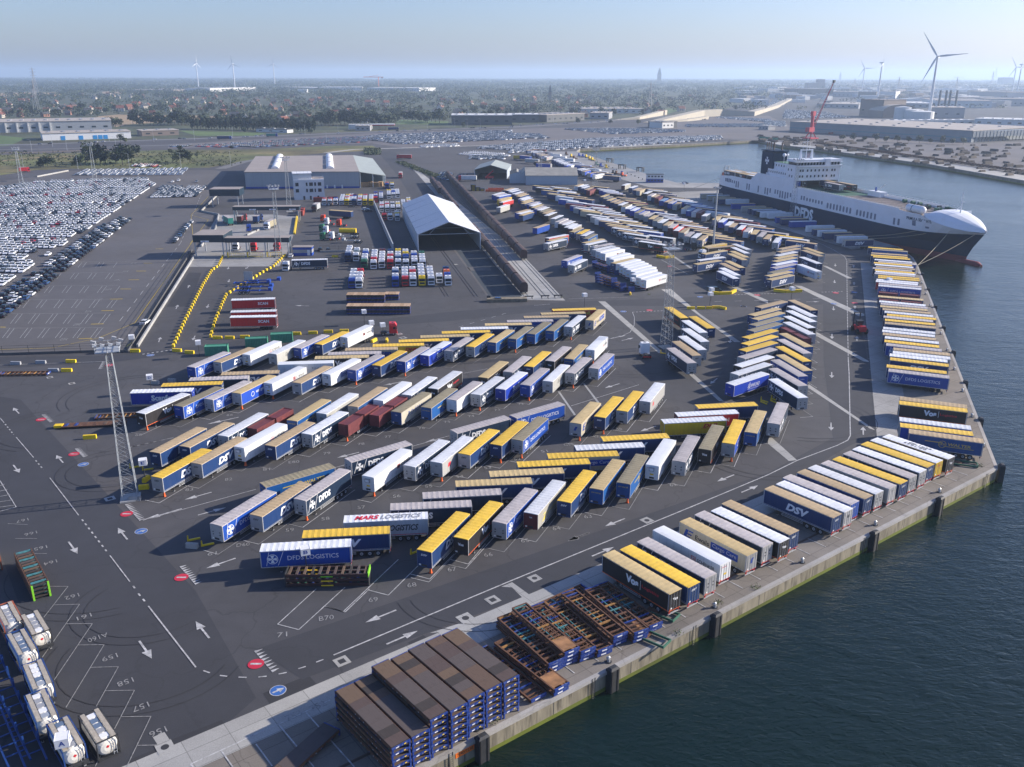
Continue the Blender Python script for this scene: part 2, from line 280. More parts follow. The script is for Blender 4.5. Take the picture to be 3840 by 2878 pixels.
sheet('countryside', [('L', -900, 790), ('L', 0, 790), ('L', 900, 765), ('L', 2211, 712), ('M', 1100, 672), ('M', 2211, 628), ('N', 620, 585), ('N', 1180, 552), ('N', 1800, 500), ('O', 60, 560), ('O', 300, 500), FARX, (-25500, 25500), (-25500, 3000)], .05, GREEN)
for q in ([('L', 830, 548), ('L', 1020, 530), ('L', 1960, 545), ('L', 1900, 562), ('L', 1080, 620), ('L', 1000, 640)], [('L', -100, 345), ('L', 520, 340), ('L', 540, 365), ('L', -100, 372)], [('L', 880, 335), ('L', 1060, 310), ('L', 1060, 350), ('L', 890, 352)]): sheet('stubble_field', q, .09, FIELD)
for q in ([('M', 1210, 575), ('M', 1660, 590), ('M', 1660, 620), ('M', 1210, 615)], [('L', -100, 700), ('L', 230, 735), ('L', 80, 800), ('L', -100, 810)], [('N', 1340, 480), ('N', 1500, 480), ('N', 1330, 530), ('N', 1170, 545)], [('L', 1550, 670), ('M', 100, 690), ('M', 0, 715), ('L', 1700, 715)]): sheet('meadow', q, .09, MEADOW)
HW = paving('highway_asphalt', (.16, .155, .15), .1, 0)
def ribbon(pts, w, z, m, name):
    P = [G(*p) for p in pts]; mb = MB(); A = []; B = []
    for i, p in enumerate(P):
        t = (P[min(i+1, len(P)-1)] - P[max(i-1, 0)]).normalized(); n = Vector((-t.y, t.x, 0)); A.append(p + n * w / 2); B.append(p - n * w / 2)
    for i in range(len(P) - 1): mb.poly([(B[i].x, B[i].y, z), (B[i+1].x, B[i+1].y, z), (A[i+1].x, A[i+1].y, z), (A[i].x, A[i].y, z)], m)
    return struct(mb, name)
ribbon([('L', -400, 800), ('L', 300, 790), ('L', 1000, 762), ('L', 2211, 722), ('M', 900, 685), ('M', 2211, 640), ('N', 700, 600), ('N', 1100, 560), ('N', 1700, 530)], 17, .13, HW, 'highway')
ribbon([('L', -400, 840), ('L', 500, 828), ('L', 1300, 800), ('L', 2211, 770)], 9, .1, HW, 'road')
ribbon([('L', -300, 960), ('L', 300, 905), ('L', 800, 880)], 5, .06, FIELD, 'track')
ribbon([('M', 600, 862), ('M', 850, 832), ('M', 1060, 826), ('M', 2211, 792), ('N', 600, 740)], 7, .06, CONC_LT, 'road')
ribbon([('L', 1900, 1000), ('L', 2100, 940), ('M', 100, 905)], 9, .06, HW, 'road')
ribbon([('M', 1500, 1300), ('M', 1300, 1040), ('M', 1120, 850)], 16, .012, ASPH_DK, 'road')
ribbon([('L', -400, 868), ('L', 300, 858), ('L', 1000, 832)], 14, .07, mat('ballast', (.14, .11, .09), .9, .2), 'railway_bed')
# painted markings
PAINT = mat('road_paint', (.42, .42, .42), .7, .35, 1.2, stain=(2.5, .6, (.12, .12, .12))); PFADE = mat('worn_road_paint', (.25, .25, .25), .8, .3, 2, stain=(3, .6, (.09, .09, .09))); PY = mat('yellow_road_paint', (.5, .36, .03), .7, .2); PR = mat('red_road_paint', (.5, .02, .05), .7, .1); PB = mat('blue_road_paint', (.03, .12, .38), .7, .1)
MK = MB(); ZM = .05
def line(pts, w=.16, m=PAINT, z=ZM, mb=None):
    mb = mb or MK
    P = [G(*p) if isinstance(p[0], str) else Vector((p[0], p[1], 0)) for p in pts]
    for a, b in zip(P, P[1:]):
        t = (b - a).normalized(); n = Vector((-t.y, t.x, 0)) * w / 2; mb.poly([(q.x, q.y, z) for q in (a - n, b - n, b + n, a + n)], m)
def dashes(pts, on, off, w=.16, m=PAINT):
    P = [G(*p) if isinstance(p[0], str) else Vector((p[0], p[1], 0)) for p in pts]
    for a, b in zip(P, P[1:]):
        L = (b - a).length; t = (b - a) / L; x = 0
        while x < L: line([xy(a + t * x), xy(a + t * min(L, x + on))], w, m); x += on + off
def arrow(t1, t2, L=7.0, m=PAINT):
    a, b = G(*t1), G(*t2); t = (b - a).normalized(); L = (b - a).length; n = Vector((-t.y, t.x, 0)); h = min(3.4, L * .42)
    for q in ([a - n * .14, b - t * h - n * .14, b - t * h + n * .14, a + n * .14], [b - t * h - n * .62, b, b - t * h + n * .62]): MK.poly([(p.x, p.y, ZM) for p in q], m)
for t1, t2 in ((('E', 165, 120), ('E', 115, 70)), (('E', 545, 545), ('E', 487, 480)), (('E', 115, 565), ('E', 168, 632)), (('E', 1100, 1208), ('E', 1018, 1108)), (('E', 592, 1228), ('E', 670, 1332)), (('I', 1808, 545), ('I', 1690, 400)), (('I', 1203, 570), ('I', 1312, 722)),
  (('E', 1828, 800), ('E', 1592, 865)), (('E', 1570, 942), ('E', 1230, 1042)), (('E', 1710, 998), ('E', 1952, 932)), (('E', 2035, 1370), ('E', 1780, 1458)), (('J', 1212, 302), ('J', 945, 410)), (('J', 1127, 598), ('J', 1397, 482)), (('K', 668, 228), ('K', 480, 303)), (('K', 690, 432), ('K', 880, 352)), (('G', 668, 1378), ('G', 482, 1452)),
  (('G', 975, 1258), ('G', 805, 1324)), (('G', 1918, 880), ('G', 1772, 938)), (('G', 1982, 1032), ('G', 2125, 972)), (('G', 1243, 460), ('G', 1108, 505)), (('G', 928, 92), ('G', 802, 130)), (('G', 1772, 47), ('G', 1713, 94)), (('H', 544, 430), ('H', 545, 497)), (('H', 823, 535), ('H', 821, 465)), (('D', 552, 1272), ('D', 553, 1318)), (('D', 768, 1335), ('D', 768, 1297)),
  (('D', 550, 1605), ('D', 550, 1655)), (('D', 565, 1038), ('D', 566, 1072)), (('D', 580, 668), ('D', 581, 692)), (('D', 740, 702), ('D', 740, 680)), (('D', 574, 810), ('D', 575, 836)), (('D', 743, 850), ('D', 743, 828)), (('D', 751, 1058), ('D', 750, 1032)), (('A', 1370, 885), ('A', 1387, 842)), (('A', 1520, 598), ('A', 1537, 563)), (('A', 1622, 418), ('A', 1637, 392)), (('A', 1685, 830), ('A', 1665, 870)),
  (('A', 1802, 558), ('A', 1787, 590)), (('A', 1982, 342), ('A', 1973, 367)), (('A', 1975, 235), ('A', 1968, 256)), (('A', 2150, 230), ('A', 2120, 252)), (('F', 890, 455), ('F', 700, 503)), (('F', 1665, 315), ('F', 1460, 370)), (('B', 1245, 1232), ('B', 1105, 1258)), (('C', 948, 1333), ('C', 1050, 1308)), (('C', 850, 1316), ('C', 985, 1286)), (('D', 330, 998), ('D', 445, 996)), (('B', 460, 573), ('B', 335, 568)), (('E', 2062, 152), ('E', 1790, 212)), (('C', 1890, 1318), ('C', 1880, 1352))): arrow(t1, t2)
line([('E', 140, 325), ('E', 290, 500)]); line([('E', 430, 675), ('E', 680, 1000)]); line([('E', 950, 1347), ('E', 1122, 1573)]); line([('I', 1282, 268), ('I', 1692, 797)], .2); line([('E', 0, 158), ('E', 36, 200)])
for q in ((('E', 45, 212), ('E', 118, 302)), (('E', 308, 525), ('E', 375, 605)), (('E', 708, 1035), ('E', 920, 1310)), (('E', 1150, 1610), ('E', 1172, 1640)), (('I', 1195, 160), ('I', 1270, 250))): dashes(q, .8, 1.1, .25)
for q in ((('I', 1756, 826), ('I', 1812, 845)), (('I', 1900, 868), ('I', 1962, 875)), (('I', 2060, 882), ('I', 2130, 885)), (('J', 20, 882), ('J', 92, 874)), (('J', 195, 856), ('J', 265, 842)), (('J', 365, 810), ('J', 430, 790)), (('J', 520, 753), ('J', 583, 730))): line(q, .2)
line([('J', 670, 692), ('K', 0, 640), ('K', 1560, 0), ('G', 2211, 880), ('H', 250, 757), ('H', 600, 625), ('H', 690, 580), ('H', 711, 540), ('H', 708, 400), ('H', 700, 0), ('D', 693, 1500)], .22)
dashes([('D', 693, 1500), ('D', 684, 1000), ('D', 680, 640)], 3, .8, .2); line([('D', 680, 640), ('D', 660, 605), ('D', 560, 545), ('f', 1600, 900), ('f', 900, 640)], .18)
line([('E', 1235, 1043), ('E', 2211, 775)], .14); line([('F', 680, 588), ('F', 1670, 315)], .14); line([('G', 510, 285), ('G', 1095, 102)], .14); line([('E', 1120, 412), ('E', 1500, 328)], .14); line([('B', 1790, 1155), ('B', 2000, 1115)], .14); line([('B', 1100, 1258), ('B', 1260, 1225)], .14)
dashes([('E', 1390, 352), ('E', 1120, 412)], 1, .6, .14)
dashes([('C', 1040, 1087), ('C', 1320, 1074)], .7, .5, .35); line([('C', 1040, 1087), ('C', 1057, 1130), ('C', 1055, 1200), ('C', 1020, 1260), ('C', 950, 1292)], .16); dashes([('C', 950, 1292), ('C', 820, 1320)], 1, .6)
dashes([('b', 715, 835), ('b', 1300, 818)], .7, .5, .35); dashes([('a', 1385, 58), ('a', 1658, 50)], .7, .5, .35); dashes([('a', 0, 182), ('a', 1400, 140)], 2.5, 4.5, .2); dashes([('B', 1750, 755), ('B', 2211, 620)], 2, 3, .18); dashes([('A', 1230, 990), ('A', 1500, 950)], .6, .6, .5)
line([('g', 1110, 575), ('g', 1465, 768)], .25); line([('C', 490, 972), ('C', 1000, 958)], .15); line([('C', 190, 1028), ('C', 330, 1018)], .15); line([('A', 0, 1083), ('A', 920, 1052)], .15)
line([('A', 0, 950), ('A', 450, 935), ('A', 850, 850), ('A', 1165, 718), ('A', 1670, 5), ('L', 1650, 1400), ('L', 1800, 1240)], .18, PY); line([('L', 1650, 1400), ('L', 1800, 1440), ('L', 1640, 1650)], .18, PY)
dashes([('A', 1032, 705), ('L', 1560, 1640), ('L', 1740, 1220)], 6, 6, .2)
for x0, y0, x1, y1 in ((680, 857, 795, 852), (785, 730, 895, 727), (875, 614, 985, 613), (948, 514, 1060, 512), (1040, 426, 1132, 426), (1110, 347, 1203, 346), (1178, 271, 1262, 271), (1240, 203, 1315, 203), (1345, 80, 1410, 79), (1090, 925, 1145, 885), (0, 755, 50, 756)): line([('A', x0, y0), ('A', x1, y1)], .5, PY)
# car bay stripes on the empty lot
for r0, yy0, yy1 in ((0, 765, 850), (1, 640, 725), (2, 520, 590), (3, 400, 460), (4, 290, 340), (5, 195, 240)):
    for k in range(24):
        xa = 20 + k * 38 + r0 * 70
        if (k % 4) in (0, 1) and xa < 1000: line([('A', xa, yy1), ('A', xa + (yy1 - yy0) * .78, yy0)], .12)
    line([('A', 0 + r0 * 60, yy0), ('A', 900 + r0 * 40, yy0 - 6)], .1)
def teeth(p0, p1, n, w=.55, h=1.1):
    a, b = G(*p0), G(*p1); t = (b - a).normalized(); nn = Vector((t.y, -t.x, 0))
    for i in range(n):
        c = a + (b - a) * (i + .5) / n; MK.poly([(q.x, q.y, ZM) for q in (c - t * w / 2 + nn * h / 2, c + t * w / 2 + nn * h / 2, c - nn * h / 2)][::-1], PAINT)
for q in ((('E', 380, 125), ('E', 455, 192), 8), (('E', 670, 418), ('E', 745, 492), 9), (('E', 1105, 898), ('E', 1235, 1040), 12), (('E', 1580, 1430), ('E', 1720, 1590), 10), (('J', 15, 640), ('J', 180, 830), 8), (('A', 905, 1050), ('A', 868, 1118), 8)): teeth(*q)
def roundel(p, kind, r=1.05):
    c = G(*p); f = lambda u, v: (c.x + u, c.y + v, ZM + .003)
    if kind == 'no': disc(MK, f, PR, 0, 0, r); MK.poly([(c.x + x, c.y + y, ZM + .008) for x, y in ((-.72, -.17), (.72, -.17), (.72, .17), (-.72, .17))], PAINT)
    else: disc(MK, f, PAINT, 0, 0, r); disc(MK, lambda u, v: (c.x + u, c.y + v, ZM + .007), PB, 0, 0, r * .9); MK.poly([(c.x + x, c.y + y, ZM + .012) for x, y in ((-.68, -.38), (-.45, -.56), (.15, -.08), (.38, -.38), (.64, .52), (-.3, .3), (-.08, .08))], PAINT)
for p in (('E', 355, 172), ('E', 640, 470), ('E', 1095, 987), ('E', 1567, 1536), ('J', 0, 768), ('A', 948, 1084), ('C', 1188, 1070), ('b', 1030, 840), ('a', 1568, 67), ('g', 1222, 662), ('D', 750, 1008)): roundel(p, 'no')
for p in (('E', 720, 560), ('E', 1220, 1137), ('J', 190, 998), ('A', 1300, 998), ('C', 962, 1081), ('a', 377, 240), ('C', 1625, 955), ('C', 2000, 1035), ('D', 745, 915), ('D', 568, 1014)): roundel(p, 'go')
# bay outlines: (corner a, corner b, length vector end)
for a, b, c in ((('q', 0, 1090), ('q', 250, 1160), ('q', 1010, 440)), (('q', 600, 865), ('q', 870, 935), ('q', 1310, 500)), (('q', 1170, 640), ('q', 1443, 712), ('q', 1780, 365)), (('q', 1705, 435), ('q', 1975, 505), ('q', 2211, 225)), (('J', 187, 425), ('J', 370, 472), ('J', 770, 105)), (('J', 597, 270), ('J', 770, 320), ('J', 980, 120))):
    line([a, b, c], .14)
line([('J', 187, 425), ('J', 520, 120)], .14)
BAYS = [(('I', 375, 98), ('I', 588, 98), ('I', 375, 370)), (('I', 470, 258), ('I', 688, 252), ('I', 420, 640)), (('I', 570, 422), ('I', 798, 420), ('I', 360, 715)), (('I', 675, 605), ('I', 900, 602), ('I', 470, 905)), (('I', 785, 798), ('I', 1023, 792), ('I', 570, 1145)), (('I', 910, 1000), ('I', 1162, 995), ('I', 835, 1130)), (('I', 1042, 1225), ('I', 1304, 1221), ('I', 950, 1400)), (('I', 1190, 1472), ('I', 1380, 1469), ('I', 1095, 1650)), (('E', 205, 1330), ('E', 405, 1330), ('E', 100, 1450)), (('E', 130, 1200), ('E', 320, 1200), ('E', 100, 1440)), (('E', 68, 1072), ('E', 240, 1080), ('E', 15, 1320))]
for a, b, c in BAYS: line([a, b], .11, PFADE)
line([('I', 588, 98), ('I', 375, 370)], .11, PFADE); line([('I', 688, 252), ('I', 365, 712)], .11, PFADE); line([('I', 798, 420), ('I', 470, 905)], .11, PFADE); line([('I', 900, 602), ('I', 570, 1145)], .11, PFADE); line([('I', 1023, 792), ('I', 832, 1135)], .11, PFADE); line([('I', 1162, 995), ('I', 822, 1655)], .11, PFADE); line([('I', 1304, 1221), ('I', 1095, 1655)], .11, PFADE)
for k in range(5): line([('E', 0, 725 + 46 * k + 20), ('E', 40 + 24 * k, 745 + 45 * k - 15)], .12)
line([('E', 0, 700), ('E', 140, 928), ('E', 0, 965)], .14)
# bays on the near quay, between trailers
for k in range(27):
    t = k / 26; a = Vector((2.8, 88.6)) + (Vector((88.9, 153.6)) - Vector((2.8, 88.6))) * t + Vector((-.6, .8)) * 2.2
    line([(a.x, a.y), (a.x - .615 * 3.4, a.y + .79 * 3.4)], .15)
for k in range(20):
    t = k / 19; a = Vector((90, 166)) + (Vector((153, 350)) - Vector((90, 166))) * t; line([(a.x, a.y), (a.x - 13.5, a.y + 5.6)], .13)
for a, b, c in ((('J', 195, 1290), ('J', 435, 1190), ('J', 900, 1700)),): line([b, ('J', 850, 1658)], .16); line([a, ('J', 500, 1658)], .16); line([('J', 0, 1370), ('J', 195, 1290), ('J', 640, 1080)], .12); line([('J', 0, 1460), ('J', 140, 1650)], .16); line([('I', 1645, 1635), ('I', 2050, 1450), ('J', 0, 1370)], .16); line([('I', 1645, 1635), ('I', 1670, 1658)], .16); line([('I', 1915, 1520), ('I', 2010, 1658)], .16)
# painted numbers
def num(t, p, size=1.2, rot=0, m=PFADE):
    c = G(*p); cr, sr = math.cos(math.radians(rot)), math.sin(math.radians(rot)); w = size * .6 * len(t)
    write(MK, t, lambda a, b: (c.x + a * cr - b * sr, c.y + a * sr + b * cr, ZM), m, -w / 2, w / 2, -size / 2, size / 2, .0)
for t, p in (('71', ('J', 225, 515)), ('B70', ('J', 608, 370)), ('69', ('J', 1012, 212)), ('68', ('J', 1345, 85)), ('67', ('F', 1692, 1465)), ('66', ('F', 2005, 1340)), ('65', ('G', 110, 1448)), ('64', ('G', 383, 1343)), ('63', ('G', 655, 1240)), ('58', ('F', 600, 1028)), ('59', ('F', 292, 1126)), ('57', ('F', 910, 930)), ('56', ('F', 1215, 833)), ('55', ('F', 1490, 748)), ('54', ('F', 1760, 663)), ('53', ('F', 2000, 588)),
  ('D60', ('E', 2100, 1253)), ('61', ('E', 1832, 1330)), ('83', ('E', 1635, 777)), ('82', ('E', 1975, 688)), ('81', ('F', 90, 602)), ('E80', ('F', 328, 538)), ('79', ('F', 613, 463)), ('78', ('F', 908, 382)), ('77', ('F', 1140, 320)), ('76', ('F', 1430, 246)), ('75', ('F', 1650, 192)), ('74', ('F', 1858, 142)), ('73', ('F', 2083, 88)), ('52', ('G', 45, 745)), ('51', ('G', 278, 676)), ('G50', ('G', 488, 618)), ('49', ('G', 720, 548)), ('48', ('G', 922, 483)), ('62', ('G', 1390, 967)), ('72', ('G', 75, 268)), ('66', ('E', 1985, 132)), ('68', ('E', 1198, 305))): num(t, p, 1.15, 14)
for t, p in (('156', ('I', 1365, 1355)), ('157', ('I', 1215, 1140)), ('158', ('I', 1083, 925)), ('159', ('I', 948, 712)), ('A160', ('I', 845, 540)), ('161', ('I', 727, 360)), ('162', ('I', 622, 186)), ('164', ('E', 435, 1408)), ('165', ('E', 350, 1282)), ('166', ('E', 265, 1157)), ('167', ('E', 192, 1045))): num(t, p, 1.05, 215)
for t, p in (('59', ('A', 555, 860)), ('58', ('A', 667, 733)), ('57', ('A', 767, 619)), ('56', ('A', 856, 517)), ('55', ('A', 938, 430)), ('54', ('A', 1016, 348)), ('53', ('A', 1085, 273)), ('52', ('A', 1152, 204))): num(t, p, 2.0, 100)
for t, p in (('753', ('J', 325, 1215)), ('752', ('J', 535, 1130))): num(t, p, 1.1, 38)
struct(MK, 'road_markings')
# manhole squares, concrete bands, patches
SQ = MB(); CB = MATS['light_concrete']
for p, s, dot in ((('J', 742, 745), 1.5, 1), (('J', 1810, 372), 1.7, 2), (('J', 2045, 215), 1.5, 1), (('K', 195, 622), 1.4, 2), (('K', 1165, 122), 1.5, 2), (('E', 950, 856), 1.4, 1), (('A', 430, 1190), 1.2, 1), (('A', 620, 1242), 1.2, 1), (('B', 1240, 815), 1.3, 1), (('B', 1270, 848), 1.6, 1), (('u', 905, 1078), 1.2, 0), (('I', 1425, 1487), 1.5, 2)):
    c = G(*p); SQ.x = at_xf(c.x, c.y, 37); s *= .62; SQ.flat([(-s, -s), (s, -s), (s, s), (-s, s)], .056, CB)
    if dot == 1: SQ.flat([(-s * .5, -s * .5), (s * .5, -s * .5), (s * .5, s * .5), (-s * .5, s * .5)], .062, PATCH)
    if dot == 2: SQ.poly([(s * .5 * math.cos(a * .524), s * .5 * math.sin(a * .524), .062) for a in range(12)], PATCH)
SQ.x = None; struct(SQ, 'manhole_covers')
for q in ([('C', 745, 993), ('C', 805, 993), ('C', 1310, 1440), ('C', 1265, 1440)], [('C', 1290, 890), ('C', 1375, 888), ('C', 1620, 1100), ('C', 1975, 1345), ('C', 1920, 1345), ('C', 1560, 1075)], [('C', 1895, 870), ('C', 1945, 870), ('C', 2211, 985), ('C', 2211, 1012)], [('D', 225, 855), ('D', 290, 860), ('D', 850, 1112), ('D', 795, 1125), ('D', 420, 952)], [('D', 415, 1255), ('D', 890, 1520), ('D', 820, 1510), ('D', 415, 1290)], [('H', 350, 95), ('H', 930, 495), ('H', 880, 480), ('H', 345, 125)], [('G', 1515, 0), ('G', 1560, 0), ('G', 1830, 245), ('G', 1790, 245)], [('H', 0, 560), ('H', 30, 555), ('H', 250, 752), ('H', 180, 760), ('H', 0, 610)], [('D', 470, 685), ('D', 500, 685), ('D', 730, 795), ('D', 690, 795)], [('G', 395, 160), ('G', 412, 160), ('G', 552, 360), ('G', 535, 365)], [('G', 612, 90), ('G', 628, 90), ('G', 775, 280), ('G', 755, 282)], [('g', 1130, 440), ('g', 1165, 438), ('g', 1540, 690), ('g', 1500, 690)]): sheet('concrete_band', q, .026, CB)
for q in ([('J', 60, 1020), ('J', 455, 862), ('J', 550, 970), ('J', 140, 1145)], [('J', 1310, 582), ('J', 1445, 518), ('J', 1500, 555), ('J', 1350, 622)], [('I', 1480, 1420), ('I', 1915, 1250), ('I', 1965, 1320), ('I', 1520, 1500)], [('I', 1105, 1600), ('I', 1390, 1480), ('I', 1410, 1550), ('I', 1180, 1658)], [('A', 1440, 578), ('A', 1630, 285), ('A', 1740, 285), ('A', 1625, 578)]): sheet('asphalt_patch', q, .012, PATCH)
for q in ([('J', 2120, 100), ('J', 2211, 60), ('K', 160, 770), ('K', 110, 810), ('K', 0, 700)], [('J', 1500, 500), ('J', 1980, 345), ('J', 2075, 415), ('J', 1860, 540), ('J', 1760, 478)], [('I', 1320, 1400), ('I', 1420, 1355), ('I', 1520, 1500), ('I', 1420, 1560)]): sheet('concrete_patch', q, .022, CB)
# tyre sweeps on the asphalt
TY = MB(); TM = paving('tyre_marks', (.03, .03, .034), .2, 0)
for cx, cy, r, a0, a1 in ((('I', 1300, 250), 0, 9, 150, 330), (('I', 1270, 700), 0, 11, 170, 350), (('E', 1000, 600), 0, 9, 100, 300), (('E', 500, 250), 0, 12, 120, 260), (('D', 760, 1250), 0, 9, 60, 250), (('G', 2211, 700), 0, 12, 200, 340), (('H', 300, 380), 0, 14, 250, 400), (('A', 1200, 1350), 0, 16, 90, 220), (('C', 1000, 1500), 0, 14, 200, 330), (('J', 1900, 120), 0, 10, 200, 320), (('E', 900, 1450), 0, 14, 190, 300)):
    c = G(*cx)
    for rr in (r, r + 1.9):
        P = [(c.x + rr * math.cos(math.radians(a0 + (a1 - a0) * i / 18)), c.y + rr * .9 * math.sin(math.radians(a0 + (a1 - a0) * i / 18))) for i in range(19)]
        line(P, .13, TM, .044, TY)
struct(TY, 'tyre_marks')

